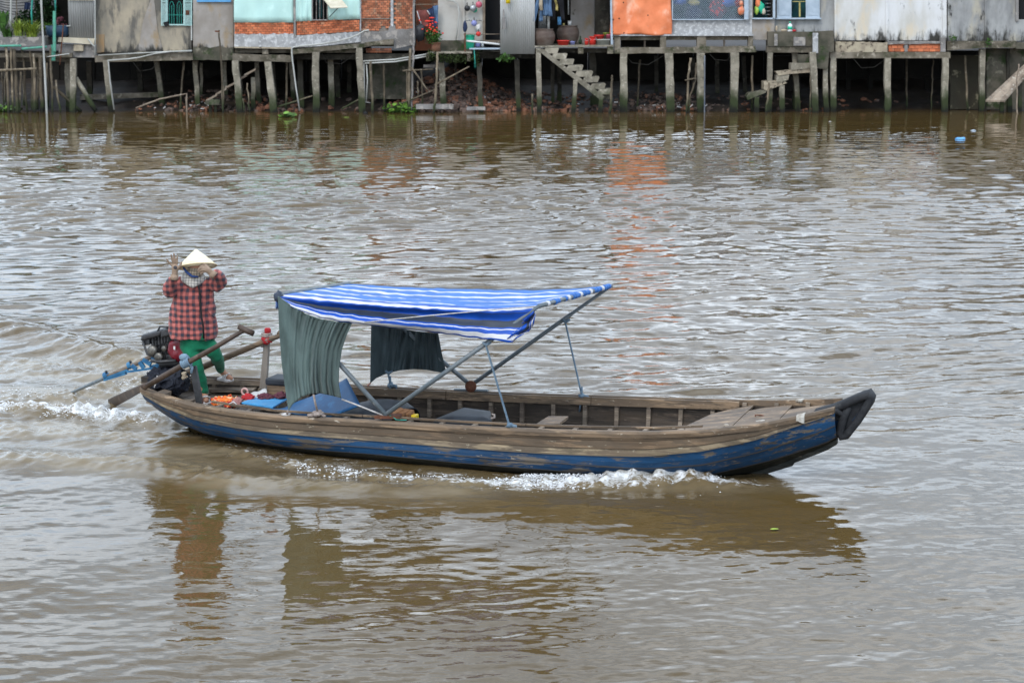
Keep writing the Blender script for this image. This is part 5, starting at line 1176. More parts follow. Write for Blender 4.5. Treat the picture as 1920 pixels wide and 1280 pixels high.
for side in (1, -1):
    a1 = lambda s: AB(s) * .34; a2 = lambda s: AB(s) * .70
    strake(side, lambda s: .0, a1, M['hull_brown'], 2, .004)
    strake(side, a1, a2, M['hull_brown'], 2, .010)
    strake(side, a2, AB, M['hull_pale'], 2, .020)
    mid = lambda s: (AB(s) * .5 + AC(s) * .5)
    strake(side, AB, mid, M['hull_blue'], 2, .014)
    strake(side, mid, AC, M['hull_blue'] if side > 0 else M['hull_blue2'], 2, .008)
    strake(side, AC, lambda s: 1.0, M['hull_black'], 6, .0)
    # rubbing rail along the top edge
    rings = []
    for s in SL:
        if s > 7.06: continue
        t, z = hb(s), gz(s); w0, w1 = .026, .030
        rings.append([B(s, side * (t - w1), z - .045), B(s, side * (t + w0), z - .05), B(s, side * (t + w0 + .006), z - .012), B(s, side * (t + w0 - .006), z + .010), B(s, side * (t - w1), z + .012)])
    if side < 0: rings = [r_[::-1] for r_ in rings]
    cut = (0, 24, 47, 68, len(rings) - 1)
    for k in range(4): MB().loft(rings[cut[k]:cut[k + 1] + 1]).build('rail', M['rail_wood'], boat, lab=None)
for side in (1, -1):
    rings = []
    for s in [q for q in SL if -.55 < q < 7.0]:
        ring = []
        for k in range(11):
            t, z = hull(s, .02 + .95 * k / 10); ring.append(B(s, side * max(0, t - .022), z))
        for k in range(10, -1, -1):
            t, z = hull(s, .02 + .95 * k / 10); ring.append(B(s, side * max(0, t - .027), z))
        rings.append(ring)
    if side < 0: rings = [r_[::-1] for r_ in rings]
    MB().loft(rings).build('inner_planking', M['hull_in'], boat)
# keel along the bow and stern
b = MB(); rings = []
for s in [q for q in SL if 4.5 < q < 7.12]:
    k = kz(s); w = .035; rings.append([B(s, -w, k - .03), B(s, w, k - .03), B(s, w, k + .04), B(s, -w, k + .04)])
b.loft(rings); b.build('keel', M['hull_black'], boat)
b = MB(); b.add([B(6.05, 0.02, -.12), B(6.62, .02, .10), B(6.66, .02, .17), B(5.9, .02, -.0), B(6.05, -0.02, -.12), B(6.62, -.02, .10), B(6.66, -.02, .17), B(5.9, -.02, -.0)], [(3, 2, 1, 0), (4, 5, 6, 7), (0, 1, 5, 4), (1, 2, 6, 5), (2, 3, 7, 6), (3, 0, 4, 7)])
b.build('skeg', M['hull_black'], boat)
pts_ = [hull(-.31, k / 8) for k in range(9)]
MB().slab3([B(-.31, t - .02, z) for t, z in pts_[:-1]] + [B(-.31, 0, pts_[-1][1])] + [B(-.31, -(t - .02), z) for t, z in pts_[-2::-1]], (BAX.x, BAX.y, 0), .03).build('transom', M['hull_blue'], boat)
# ribs
def rib(side, s, w=.042, dep=.05, zb=.10, m=None):
    pts = []
    for q in np.linspace(0, 1, 7):
        a = q * .97; t, z = hull(s, a)
        if z < zb: break
        pts.append((t, z))
    if len(pts) < 2: pts = [hull(s, 0), hull(s, .5)]
    pts[0] = (pts[0][0], pts[0][1] - .012)
    rings = []
    for t, z in pts:
        rings.append([B(s - w / 2, side * (t - .02), z), B(s + w / 2, side * (t - .02), z), B(s + w / 2, side * (t - .02 - dep), z), B(s - w / 2, side * (t - .02 - dep), z)])
    if side < 0: rings = [r_[::-1] for r_ in rings]
    MB().loft(rings).build('rib', m or M['inner_wood'], boat)
# stations of the far ribs as seen, carried over to the near side
rs = [-.12, .14, .42, .76, 1.12, 1.50] + [1.86 + .345 * k for k in range(15)]
rs = [s for s in rs if s < 6.75]
for s in rs:
    rib(-1, s, dep=.05); rib(1, s, dep=.21 if 0.5 < s < 5.85 else .05)
# inner clamp planks
def clamp(side, off, h_, s0, s1, n, m, name='clamp_plank', dz=-.004):
    ed = np.linspace(s0, s1, n + 1)
    for k in range(n):
        rings = []
        for s in np.linspace(ed[k] + .004, ed[k + 1] - .004, 12):
            t, z = hb(s) - off, gz(s) + dz; rings.append([B(s, side * t, z - h_), B(s, side * (t - .026), z - h_), B(s, side * (t - .026), z), B(s, side * t, z)])
        if side < 0: rings = [r_[::-1] for r_ in rings]
        MB().loft(rings).build(name, m, boat)
clamp(-1, .07, .085, 1.15, 5.95, 3, M['rail_wood'], dz=.006)
clamp(-1, .06, .06, -.1, 1.13, 1, M['inner_wood'], dz=.0)
clamp(1, .230, .020, .62, 5.84, 3, M['rail_wood'], dz=.006)
# lining planks low on the far side, floor boards
ed = np.linspace(-.15, 6.5, 7)
for side in (-1, 0, 1):
    pass
for j in range(7):
    t0 = -.63 + j * .18
    for k in range(3):
        s0, s1 = (1.22, 3.2, 5.0)[k] + .05 * (j % 2), (3.19, 4.98, 6.3)[k] + .05 * (j % 2) * (k < 2)
        rings = []
        for s in np.linspace(s0, s1, 8):
            lim = min(hull(s, .62)[0], hb(s) - .03) - .03; ta, tb = max(-lim, min(lim, t0)), max(-lim, min(lim, t0 + .172)); zf = .115 + (.0 if s < 5 else (s - 5) * .08)
            rings.append([B(s, ta, zf), B(s, tb, zf), B(s, tb, zf + .02), B(s, ta, zf + .02)])
        if max((r_[0] - r_[1]).length for r_ in rings) > .05: MB().loft(rings).build('floor_board', M['hull_in'], boat)
# stern deck of cross boards
sd = [-.28 + .15 * k for k in range(10)]
for k in range(9):
    s0, s1 = sd[k], sd[k + 1] - .012; z = .315 if s1 < .2 else .295; w0, w1 = hull(s0, .33)[0] - .03, hull(s1, .33)[0] - .03
    MB().slab3([B(s0, w0, z), B(s0, -w0, z), B(s1, -w1, z), B(s1, w1, z)], (0, 0, 1), .022).build('deck_board', M['inner_wood'], boat)
# stern block and low box at the far corner
MB().slab3([B(-.40, .14, .50), B(-.40, -.20, .50), B(-.16, -.28, .50), B(-.16, .18, .50)], (0, 0, 1), .075).build('stern_block', M['hull_in'], boat)
MB().bar(B(.62, -.66, .36), B(1.15, -.70, .36), .16, .03).build('side_shelf', M['inner_wood'], boat)
MB().bar(B(-.05, -.42, .36), B(.6, -.56, .36), .16, .03).build('side_shelf', M['inner_wood'], boat)
MB().bar(B(1.16, -.70, .30), B(1.16, .72, .30), .05, .12).build('thwart', M['inner_wood'], boat)
# bow deck boards
for k, (s0, s1) in enumerate(((5.72, 6.10), (6.104, 6.52), (6.524, 6.98))):
    def wd(s): return max(.02, hb(s) - .05)
    z0, z1 = gz(s0) - .055 - .03 * (k == 0), gz(s1) - .05
    MB().slab3([B(s0 + (.0 if k else -.2), wd(s0), z0), B(s0, -wd(s0) * .55, z0), B(s0 + .12, -wd(s0), z0 - .01), B(s1, -wd(s1), z1), B(s1, wd(s1), z1)], (0, 0, 1), .02).build('bow_board', M['rail_wood'], boat)
MB().bar(BT(1414, 792, .1), BT(1434, 785, .1), .02, .03).build('cleat', M['inner_wood'], boat)
b = MB(); b.tube([BT(1417, 787, .0) + Vector((.0, 0, -.02)), BT(1416, 778, .0), BT(1426, 778, .0), BT(1440, 782, 0)], .008, 5); b.build('hook', M['rust'], boat, True)
for x, y, t, rx, ry in ((1428, 791, .25, .06, .025), (1362, 798, .4, .03, .02)):
    b = MB(); b.ball(BT(x, y, t), (rx, .04, ry), 8, 6, jit=.4); b.build('painted_patch', M['pale_patch'], boat, True)
# pale painted patches near the bow on both gunwales
for sd_, s0, s1 in ((1, 6.72, 6.79), (-1, 6.55, 6.63)):
    rings = []
    for s in np.linspace(s0, s1, 6):
        t, z = hb(s), gz(s); rings.append([B(s, sd_ * (t - .045), z + .0), B(s, sd_ * (t + .036), z - .055 - .02 * math.sin(s * 40)), B(s, sd_ * (t + .038), z - .012), B(s, sd_ * (t + .026), z + .017), B(s, sd_ * (t - .045), z + .017)])
    if sd_ < 0: rings = [r_[::-1] for r_ in rings]
    MB().loft(rings).build('painted_patch', M['pale_patch'], boat)
# rubber fender folded round the bow
fd = T('bow_fender', 'black rubber tyre piece lashed over the bow of the wooden boat', 'fender', tuple(B(7.2, 0, .5)))
n_b = Vector((BN.x, BN.y, 0))
def strap(pts, w, th, name, m, parent, jit=.01):
    rings = []
    for i, (x, y, t, ww) in enumerate(pts):
        c = BT(x, y, t); c0 = BT(*pts[max(0, i - 1)][:3]); c1 = BT(*pts[min(len(pts) - 1, i + 1)][:3]); d = (c1 - c0).normalized()
        side = Vector((BN.x, BN.y, 0)); nrm = d.cross(side).normalized(); ring = []
        for k in range(10):
            a = 2 * PI * k / 10; ca, sa = math.cos(a), math.sin(a)
            q = Vector((0, 0, 0)) + side * (math.copysign(abs(ca) ** .32, ca) * ww * w / 2) + nrm * (math.copysign(abs(sa) ** .45, sa) * th / 2) * (1 + jit * R.uniform(-8, 8)); ring.append(c + q)
        rings.append(ring)
    return MB().loft(rings).build(name, m, parent, True)
strap([(1531, 775, 0, .9), (1548, 770, 0, 1), (1566, 764, 0, 1.05), (1586, 755, 0, 1.1), (1604, 748, 0, 1.15), (1620, 741, 0, 1.2), (1630, 738, 0, 1.1), (1633, 743, 0, 1.0), (1630, 752, 0, 1), (1622, 768, 0, 1.), (1610, 786, 0, 1), (1598, 802, 0, 1), (1588, 814, 0, 1), (1580, 817, 0, 1.05), (1577, 808, 0, 1.1), (1580, 792, 0, 1.1), (1586, 775, 0, 1), (1594, 760, 0, .9)], .20, .078, 'tyre_strip', M['rubber'], fd, .022)
strap([(1600, 757, 0, .7), (1612, 752, 0, .7), (1620, 755, 0, .7), (1612, 770, 0, .7), (1600, 786, 0, .7), (1590, 795, 0, .6), (1588, 788, 0, .6), (1593, 772, 0, .6)], .16, .03, 'tyre_lining', M['rubber_in'], fd)
fo = [(1530, 776), (1558, 762), (1600, 746), (1628, 738), (1632, 745), (1622, 768), (1608, 790), (1596, 808), (1584, 816), (1575, 814), (1572, 800), (1578, 790), (1560, 786), (1540, 786)]
MB().slab3([BT(x, y, .055) for x, y in fo], tuple(-n_b), .11).build('tyre_core', M['rubber'], fd, bevel=.01)
for off, w_ in ((.09, .05), (-.09, .05), (.06, .03)):
    b = MB(); b.tube([BT(1528, 780, off) , BT(1545, 775, off), BT(1570, 770, off * .9), BT(1584, 780, off * .7), BT(1576, 800, off * .6), BT(1572, 812, off * .5)], [w_ * .5, w_ * .7, w_ * .75, w_ * .7, w_ * .6, w_ * .5], 8); b.build('lashing', M['rubber'], fd, True)
b = MB()
for k in range(5): b.tube([BT(1531 + k * 2.2, 772, .12), BT(1530 + k * 2.2, 779, .15), BT(1532 + k * 2.3, 787, .13)], .007, 5)
b.build('wire_binding', M['rust'], fd, True)
b = MB(); b.bar(BT(1532, 787, .13), BT(1555, 781, .11), .03, .04); b.build('wood_wedge', M['rail_wood'], fd)

# ---------- canopy
M['pipe_paint'] = mat('pipe_paint', (.10, .125, .14), (.16, .18, .19), 9, c3=(.26, .27, .27), s3=14, t3=(.6, .7), rough=.45, spec=.5)
M['strap_blue'] = mat('strap_blue', (.16, .22, .27), (.10, .15, .20), 20, rough=.8)
M['rope'] = mat('rope', (.40, .34, .30), (.26, .21, .19), 30, rough=.95, bump=.8, bs=90)
M['rope_white'] = mat('rope_white', (.60, .57, .55), (.42, .40, .38), 30, rough=.9)
can = T('canopy', 'blue and white striped canopy on slanting grey poles over the boat', 'canopy', tuple(B(2.8, 0, .5)))
TF = .83
# striped awning cloth: S(u, v), u from stern to bow, v from the far edge to the lower near edge
far_e = pl([(655, 531), (720, 535), (800, 538.5), (900, 541), (1000, 542), (1080, 540), (1146, 535)], 61)
cre_e = pl([(520, 554), (600, 561), (700, 569), (800, 575), (900, 580), (960, 580), (1010, 574)], 61)
low_e = pl([(520, 558), (545, 575), (600, 595), (660, 605), (720, 613), (780, 620), (850, 629), (920, 637), (962, 641)], 61)
NV1, NV2 = 22, 16; P = []
for j in range(NV1 + NV2 + 1):
    row = []
    for i in range(61):
        u = i / 60; fa = BT(*far_e[i], -TF); cr = BT(*cre_e[i], TF); lo = BT(*low_e[i], TF + .07)
        if j <= NV1:
            v = j / NV1; p = fa.lerp(cr, v); sag = math.sin(PI * v) * math.sin(PI * min(1, u * 1.02)); p.z -= .035 * sag
            p.z += .010 * math.sin(v * 22 + u * 3) * math.sin(PI * u) * v + .012 * noise.noise(Vector((u * 5, v * 9, 2))) * min(1, 5 * u * (1 - u)) * min(1, 5 * v * (1 - v))
        else:
            q = (j - NV1) / NV2; p = cr.lerp(lo, q); env = math.sin(PI * min(1, max(0, u))) ** .6
            fold = .050 * math.sin(q * 8.5 + .6 + .9 * math.sin(u * 2.2)) * env * (1 - .25 * q)
            p += Vector((BN.x, BN.y, 0)) * (fold + .02 * math.sin(u * 9 + q * 5) * q)
        row.append(p + Vector((0, 0, .010 * noise.noise(Vector((i * .45, j * .22, 7))) * (0 < i < 60))))
    P.append(row)
vv = [(j / NV1 * .6 if j <= NV1 else .6 + .4 * (j - NV1) / NV2) for j in range(NV1 + NV2 + 1) for i in range(61)]
def stripe_mat():
    m = bpy.data.materials.new('striped_canvas'); m.use_nodes = True; nt = m.node_tree; N = nt.nodes; L = nt.links.new; p = N['Principled BSDF']
    at = N.new('ShaderNodeAttribute'); at.attribute_name = 'v'
    tc = N.new('ShaderNodeTexCoord'); n = N.new('ShaderNodeTexNoise'); n.inputs['Scale'].default_value = 3; n.inputs['Detail'].default_value = 5; L(tc.outputs['Object'], n.inputs['Vector'])
    ad = N.new('ShaderNodeMath'); ad.operation = 'MULTIPLY_ADD'; ad.inputs[1].default_value = .004; L(n.outputs['Fac'], ad.inputs[0]); L(at.outputs['Fac'], ad.inputs[2])
    SheenBl = (.045, .19, .58)  # paler blue for the top, sky sheen painted into the cloth colour
    r = N.new('ShaderNodeValToRGB'); r.color_ramp.interpolation = 'CONSTANT'; L(ad.outputs[0], r.inputs['Fac'])
    Bl, Wh, Nv = (.003, .085, .50), (.74, .74, .76), (.040, .055, .085)
    st = [(0, Nv), (.03, SheenBl), (.083, Wh), (.107, SheenBl), (.195, Wh), (.230, SheenBl), (.315, Wh), (.342, SheenBl), (.425, Wh), (.460, SheenBl), (.535, Bl), (.565, Wh), (.615, Bl), (.65, Nv)]
    st += [(.66, Bl), (.755, Nv), (.84, Bl), (.86, Wh), (.875, Bl), (.92, Wh), (.978, Bl)]
    cr = r.color_ramp
    while len(cr.elements) < len(st): cr.elements.new(.5)
    for e, (q, c) in zip(cr.elements, st): e.position = q
    for e, (q, c) in zip(cr.elements, st): e.color = (*c, 1)
    mx = N.new('ShaderNodeMixRGB'); mx.blend_type = 'MULTIPLY'; n2 = N.new('ShaderNodeTexNoise'); n2.inputs['Scale'].default_value = 6; n2.inputs['Detail'].default_value = 8; L(tc.outputs['Object'], n2.inputs['Vector'])
    r2 = N.new('ShaderNodeValToRGB'); r2.color_ramp.elements[0].position = .35; r2.color_ramp.elements[0].color = (.78, .78, .78, 1); r2.color_ramp.elements[1].position = .6; L(n2.outputs['Fac'], r2.inputs['Fac'])
    mx.inputs['Fac'].default_value = 1; L(r.outputs['Color'], mx.inputs['Color1']); L(r2.outputs['Color'], mx.inputs['Color2']); L(mx.outputs[0], p.inputs['Base Color'])
    p.inputs['Roughness'].default_value = .5; p.inputs['Specular IOR Level'].default_value = .45
    bp = N.new('ShaderNodeBump'); bp.inputs['Strength'].default_value = .25; bp.inputs['Distance'].default_value = .01; n3 = N.new('ShaderNodeTexNoise'); n3.inputs['Scale'].default_value = 9; L(tc.outputs['Object'], n3.inputs['Vector']); L(n3.outputs['Fac'], bp.inputs['Height']); L(bp.outputs[0], p.inputs['Normal'])
    tr = N.new('ShaderNodeBsdfTranslucent'); L(mx.outputs[0], tr.inputs['Color']); ms = N.new('ShaderNodeMixShader'); ms.inputs['Fac'].default_value = .18
    L(p.outputs[0], ms.inputs[1]); L(tr.outputs[0], ms.inputs[2]); L(ms.outputs[0], N['Material Output'].inputs['Surface'])
    return m
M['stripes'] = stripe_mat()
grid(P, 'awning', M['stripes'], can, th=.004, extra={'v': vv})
bn, bf = BT(723, 777, TF), BT(883, 722, -TF); fn, ff = BT(1010, 574, TF), BT(1146, 535.5, -TF); rn_, rf_ = BT(519, 553, TF), BT(655, 531, -TF)
PR = .021
for pts in ((bn, fn), (bf, ff), (bn, rn_), (bf, rf_)):
    a, c = pts; q = (c - a).normalized(); MB().tube([a - q * .02, a.lerp(c, .4), a.lerp(c, .72), a.lerp(c, .721), c], [PR * 1.1, PR * 1.1, PR * 1.1, PR * .9, PR * .9], 10).build('pole', M['pipe_paint'], can, True)
MB().tube([fn, fn.lerp(ff, .3), ff], PR, 10).build('crossbar', M['pipe_paint'], can, True)
MB().tube([rn_, rf_], PR, 10).build('crossbar', M['pipe_paint'], can, True)
# cloth rolled and tied round the front crossbar
b = MB(); n_ = 26
for k in range(n_):
    if R.random() < .15: continue
    a = fn.lerp(ff, .10 + .88 * k / n_); c = fn.lerp(ff, .10 + .88 * (k + .8) / n_); b.tube([a, c], [PR * R.uniform(1.25, 1.6), PR * R.uniform(1.2, 1.5)], 8)
b.uv = {'v': [R.choice((.13, .2, .3, .3, .14)) if False else (.10 if (i // 16) % 4 == 0 else .14) for i in range(len(b.v))]}; b.build('rolled_hem', M['stripes'], can, True, kind='stuff')
# bunched corner at the near front end
P = []; e0 = BT(1003, 581, TF); tip = BT(965, 641, TF + .10)
for j in range(10):
    q = j / 9; row = []
    for i in range(12):
        r_ = i / 11; p = BT(lerp(lerp(1000, 948, q), lerp(1004, 962, q), r_ ** .8) + (10 * math.sin(PI * q) * r_), lerp(583, 638, q) + r_ * (6 + 5 * math.sin(q * 5)), TF + .05 + .05 * math.sin(r_ * 7 + q * 9)); row.append(p)
    P.append(row)
grid(P, 'bunched_corner', M['stripes'], can, th=.006, extra={'v': [.62 + .36 * ((i * 1.0) / 11 + .2 * math.sin(j)) % .98 for j in range(10) for i in range(12)]})
b = MB(); b.ball(BT(522, 556, TF), (.05, .05, .06), 9, 7, jit=.5); b.build('knot', M['stripes'], can, True).data.attributes.new('v', 'FLOAT', 'POINT')
P = [[BT(lerp(517, 524, i / 5), lerp(556, 578, j / 5) + (i % 2) * 2, TF + .03 * math.sin(i * 2)) for i in range(6)] for j in range(6)]
grid(P, 'loose_end', M['stripes'], can, th=.005, extra={'v': [.14 if i % 3 else .32 for j in range(6) for i in range(6)]})
MB().tube([BT(683, 604, TF + .12), BT(800, 592, TF + .16), BT(930, 580, TF + .10), BT(1004, 574, TF)], .0055, 5).build('white_cord', M['rope_white'], can, True)
MB().tube([BT(1103, 526, -.6), BT(1112, 537, -.6)], .006, 5).build('cord_end', M['rope_white'], can, True)
MB().tube([BT(540, 742, TF - .1), BT(640, 748, TF), BT(722, 778, TF)], .008, 5).build('tie_cord', M['rope_white'], can, True) if False else MB().tube([BT(641, 748, TF), BT(680, 763, TF), BT(720, 779, TF)], .009, 5).build('tie_cord', M['rope_white'], can, True)
# webbing straps down to the gunwales
def web(p0, p1, tail, t):
    b = MB(); b.bar(BT(*p0, t), BT(*p1, t), .010, .030, (BN.x, BN.y, 0)); b.build('strap', M['strap_blue'], can)
    b = MB(); c = BT(*p0, t); b.tube([c + Vector((-.03, 0, .03)), c, c + Vector((.05, 0, .03))], [.012, .022, .012], 7); b.build('strap_knot', M['strap_blue'], can, True)
    c = BT(*p1, t); b = MB(); b.ball(c, (.035, .04, .03), 9, 7, jit=.6); b.tube([c, c + Vector((.06, 0, -.01)), c + Vector((.07, 0, -.05))], [.02, .02, .015], 6)
    if tail: b.bar(c, BT(*tail, t), .012, .05, (BN.x, BN.y, 0)); b.bar(c + Vector((0, 0, .1)), c, .01, .02, (BN.x, BN.y, 0), .01, .05)
    b.build('strap_knot', M['strap_blue'], can, True)
web((911, 647), (955, 797), None, TF + .02); web((1060, 604), (1091, 742), (1087, 771), -TF + .02); web((728, 700), (732, 722), (733, 738), -TF + .03)
b = MB(); c = BT(727, 777, TF - .04); b.slab3([c + Vector((-.13, -.06, -.03)), c + Vector((.12, -.07, -.03)), c + Vector((.14, .06, -.03)), c + Vector((-.05, .06, -.03))], (0, 0, 1), .03); b.build('foot_bracket', M['rust'], can)
c = BT(885, 723, -TF); MB().lathe(c + Vector((BN.x, BN.y, 0)) * .02, [(.06, 0), (.062, .03), (.001, .031)], 16, ax=(BN.x, BN.y, 0)).build('foot_bracket', M['rust'], can, True)
MB().bar(BT(852, 730, -TF), BT(915, 732, -TF), .04, .02).build('foot_plate', M['pipe_paint'], can)

# ---------- curtains
def curtain_mat(name, c):
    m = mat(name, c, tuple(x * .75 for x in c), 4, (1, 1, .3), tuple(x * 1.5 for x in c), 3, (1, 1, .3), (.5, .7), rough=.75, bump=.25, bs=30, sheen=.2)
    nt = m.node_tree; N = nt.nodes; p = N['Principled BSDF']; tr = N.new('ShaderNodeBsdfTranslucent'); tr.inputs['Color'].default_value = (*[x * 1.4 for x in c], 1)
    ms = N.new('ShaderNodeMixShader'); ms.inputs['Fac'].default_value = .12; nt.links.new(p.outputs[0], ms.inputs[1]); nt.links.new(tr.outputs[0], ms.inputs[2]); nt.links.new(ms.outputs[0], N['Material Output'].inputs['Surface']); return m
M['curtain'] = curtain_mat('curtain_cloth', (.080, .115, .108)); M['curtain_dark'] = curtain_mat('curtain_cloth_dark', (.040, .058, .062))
def curtain(top, bot, lft, rgt, t, m, label, npl, depth=.02, seed=1):
    NU, NV = 170, 44; A = pl(top, NU + 1); Bq = pl(bot, NU + 1); L_ = pl(lft, NV + 1); R_ = pl(rgt, NV + 1); rr = random.Random(seed); P = []
    ph = np.cumsum([rr.uniform(.2, 1.9) for _ in range(NU + 1)]); ph = ph / ph[-1] * npl * 2 * PI; amp = [rr.uniform(.4, 1.2) for _ in range(npl + 2)]
    for j in range(NV + 1):
        v = j / NV; row = []
        for i in range(NU + 1):
            u = i / NU
            x = (1 - v) * A[i][0] + v * Bq[i][0] + (1 - u) * L_[j][0] + u * R_[j][0] - ((1 - u) * (1 - v) * A[0][0] + u * (1 - v) * A[-1][0] + (1 - u) * v * Bq[0][0] + u * v * Bq[-1][0])
            y = (1 - v) * A[i][1] + v * Bq[i][1] + (1 - u) * L_[j][1] + u * R_[j][1] - ((1 - u) * (1 - v) * A[0][1] + u * (1 - v) * A[-1][1] + (1 - u) * v * Bq[0][1] + u * v * Bq[-1][1])
            k = ph[i] / (2 * PI); am = amp[int(k) % len(amp)] * smoothf(u, .02, .35)
            gx = u + .10 * (v - .5) * math.sin(PI * u) + .03 * noise.noise(Vector((u * 3, v * 1.4, seed + 3)))
            fine = noise.noise(Vector((gx * npl * 2.1, v * .9, seed * 1.7))) + .55 * noise.noise(Vector((gx * npl * 4.6, v * 1.1, seed * 2.3)))
            w = fine * depth * 1.7 * smoothf(u, .05, .5) * (.45 + .75 * abs(2 * v - .9)) + math.sin(ph[i] + .8 * v) * depth * .25 * am + .012 * noise.noise(Vector((u * 5, v * 2, seed))) + .04 * noise.noise(Vector((u * 2, v * 1.5, seed + 9)))
            row.append(BT(x, y, t + w))
        P.append(row)
    cu = T('side_curtain', label, 'curtain', tuple(P[0][NU // 2])); grid(P, 'curtain_cloth', m, cu, th=.003)
    b = MB(); b.tube([p + Vector((0, 0, .0)) for p in P[0][::8]], .008, 5); b.build('hem', m, cu, True)
    return cu
def smoothf(x, a, b):
    t = max(0, min(1, (x - a) / (b - a))); return t * t * (3 - 2 * t)
c1 = curtain([(521, 556), (545, 573), (572, 589), (600, 599), (630, 604), (660, 606)], [(541, 770), (548, 758), (565, 744), (583, 738), (600, 737), (620, 741), (640, 746)], [(521, 556), (523, 610), (528, 680), (535, 730), (541, 770)], [(660, 606), (650, 628), (641, 655), (636, 690), (635, 720), (640, 746)], TF + .075, M['curtain'], 'near grey green side curtain gathered in pleats below the striped canopy', 8, .026, 3)
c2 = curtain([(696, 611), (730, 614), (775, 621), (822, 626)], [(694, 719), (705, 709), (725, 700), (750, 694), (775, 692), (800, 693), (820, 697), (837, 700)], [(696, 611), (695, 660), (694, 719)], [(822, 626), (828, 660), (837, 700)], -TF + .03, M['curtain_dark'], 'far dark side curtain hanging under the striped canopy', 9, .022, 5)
b = MB(); b.tube([BT(588, 739, TF + .08), BT(591, 755, TF + .06), BT(595, 770, TF + .02)], .011, 6); b.tube([BT(541, 769, TF + .07), BT(538, 776, TF + .03)], .012, 6)
b.build('tie_rope', M['rope'], c1, True)
b = MB(); c = BT(596, 775, TF); b.ball(c, (.06, .05, .035), 10, 8, jit=.6); b.ball(BT(585, 778, TF), (.05, .04, .02), 8, 6, jit=.5); b.tube([BT(578, 779, TF + .02), c, BT(610, 780, TF + .02)], .014, 6); b.build('rope_knot', M['rope'], c1, True)
b = MB(); b.ball(BT(537, 777, TF + .01), (.05, .04, .02), 8, 6, jit=.5); b.build('rope_knot', M['rope_white'], c1, True)
b = MB(); b.tube([BT(694, 718, -TF + .03), BT(689, 724, -TF), BT(685, 729, -TF)], .01, 5); b.build('tie_rope', mat('rope_pink', (.5, .25, .2), rough=.9), c2, True)

# ---------- things lying in the boat
def board(pts, th, m, name, label, cat, up=(0, 0, 1), parent=None):
    return MB().slab3(pts, up, th).build(name, m, parent, label=None if parent else label, cat=cat, bevel=.004)
M['blue_mat'] = mat('blue_mat', (.05, .27, .52), (.045, .22, .44), 6, c3=(.12, .27, .42), s3=15, t3=(.6, .7), rough=.6)
M['blue_sheet'] = mat('blue_sheet', (.008, .10, .25), (.012, .08, .20), 5, c3=(.02, .15, .33), s3=8, t3=(.55, .7), rough=.45)
board([BT(453, 757, .52), BT(473, 748, .05), BT(540, 749, .05), BT(511, 766, .56)], .018, M['blue_mat'], 'sleeping_mat', 'flat light blue mat lying near the stern of the boat', 'mat')
P = []
for j in range(13):
    v = j / 12; row = []
    for i in range(19):
        u = i / 18; xt = lerp(528, 650, u); yt = itp(xt, [528, 560, 600, 630, 650], [768, 752, 738, 722, 709]); xb = lerp(508, 676, u); yb = itp(xb, [508, 560, 620, 676], [766, 777, 781, 760])
        x, y = lerp(xt, xb, v), lerp(yt, yb, v); row.append(BT(x, y, lerp(.12, .60, v) + .02 * math.sin(u * 5)))
    P.append(row)
bs = T('blue_plastic_sheet', 'curved dark blue plastic sheet propped up behind the near curtain', 'sheet', tuple(P[6][9])); grid(P, 'sheet', M['blue_sheet'], bs, th=.012)
def mound(pts, base_t, top_t, m, name, label, cat, jit=.012, back=.5):
    """cloth draped over goods: outline of its visible top edge (pixels) from left to right"""
    T_ = pl(pts, 25); P = []
    for j in range(17):
        v = j / 16; row = []
        for i, (x, y) in enumerate(T_):
            u = i / 24; c = BT(x, y, top_t); zb = .15; s_c = (Vector((c.x, c.y)) - BS).dot(BAX); h_ = max(.01, c.z - zb)
            a = PI * v; tt = top_t + (base_t - top_t) * math.cos(a) if v < .5 else top_t + back * math.cos(a)
            z = zb + h_ * math.sin(a) ** .55 + jit * noise.noise(Vector((u * 6, v * 6, len(label)))) * 2
            row.append(B(s_c, tt, z))
        P.append(row)
    t = T(name, label, cat, tuple(P[8][12])); grid(P, 'cover', m, t, th=.008); return t
M['tarp_black'] = mat('tarp_black', (.022, .026, .032), (.035, .042, .052), 5, rough=.55, bump=.5, bs=7)
mound([(600, 782), (630, 770), (660, 760), (690, 753), (715, 753), (738, 757), (755, 772)], .60, .10, M['tarp_black'], 'covered_bundle', 'low bundle under black tarpaulin behind the crossing poles', 'bundle')
cs = T('black_cushion', 'dark cushion with drawn cover lying amidships', 'cushion', tuple(B(3.6, 0, .2)))
P0 = [BT(812, 786, .52), BT(922, 789, .52), BT(921, 770, .06), BT(869, 763, .0)]
b = MB(); up = [q.copy() for q in P0]; rings = []
for k, (z, sc_) in enumerate(((.16, .96), (.20, 1.0), (None, 1.0), (None, .97), (None, .5))):
    c = sum(P0, Vector()) / 4; ring = []
    for q in range(24):
        e, f_ = divmod(q, 6); a, c2_ = P0[e], P0[(e + 1) % 4]; p = a.lerp(c2_, f_ / 6); p = c + (p - c) * sc_ * (1 - .02 * (f_ in (0,)))
        zz = z if z is not None else (p.z - .0 + (-.03, 0.0, .015)[k - 2]); ring.append(Vector((p.x, p.y, zz + (.006 * math.sin(q * 2.2) if k < 3 else 0))))
    rings.append(ring)
b.loft(rings); b.build('cover', M['tarp_black'], cs, True, bevel=0)
b = MB(); b.tube([BT(921, 784, .4), BT(927, 783, .35), BT(927, 777, .3), BT(922, 776, .3)], .01, 6); b.build('handle_cord', M['rope'], cs, True)
bx = T('seat_box', 'wooden box with black padded lid behind the near curtain', 'box', tuple(B(1.3, 0, .3)))
q0 = BT(509, 734, -.25); e_ = Vector((BAX.x, BAX.y, 0)); n_v = Vector((BN.x, BN.y, 0))
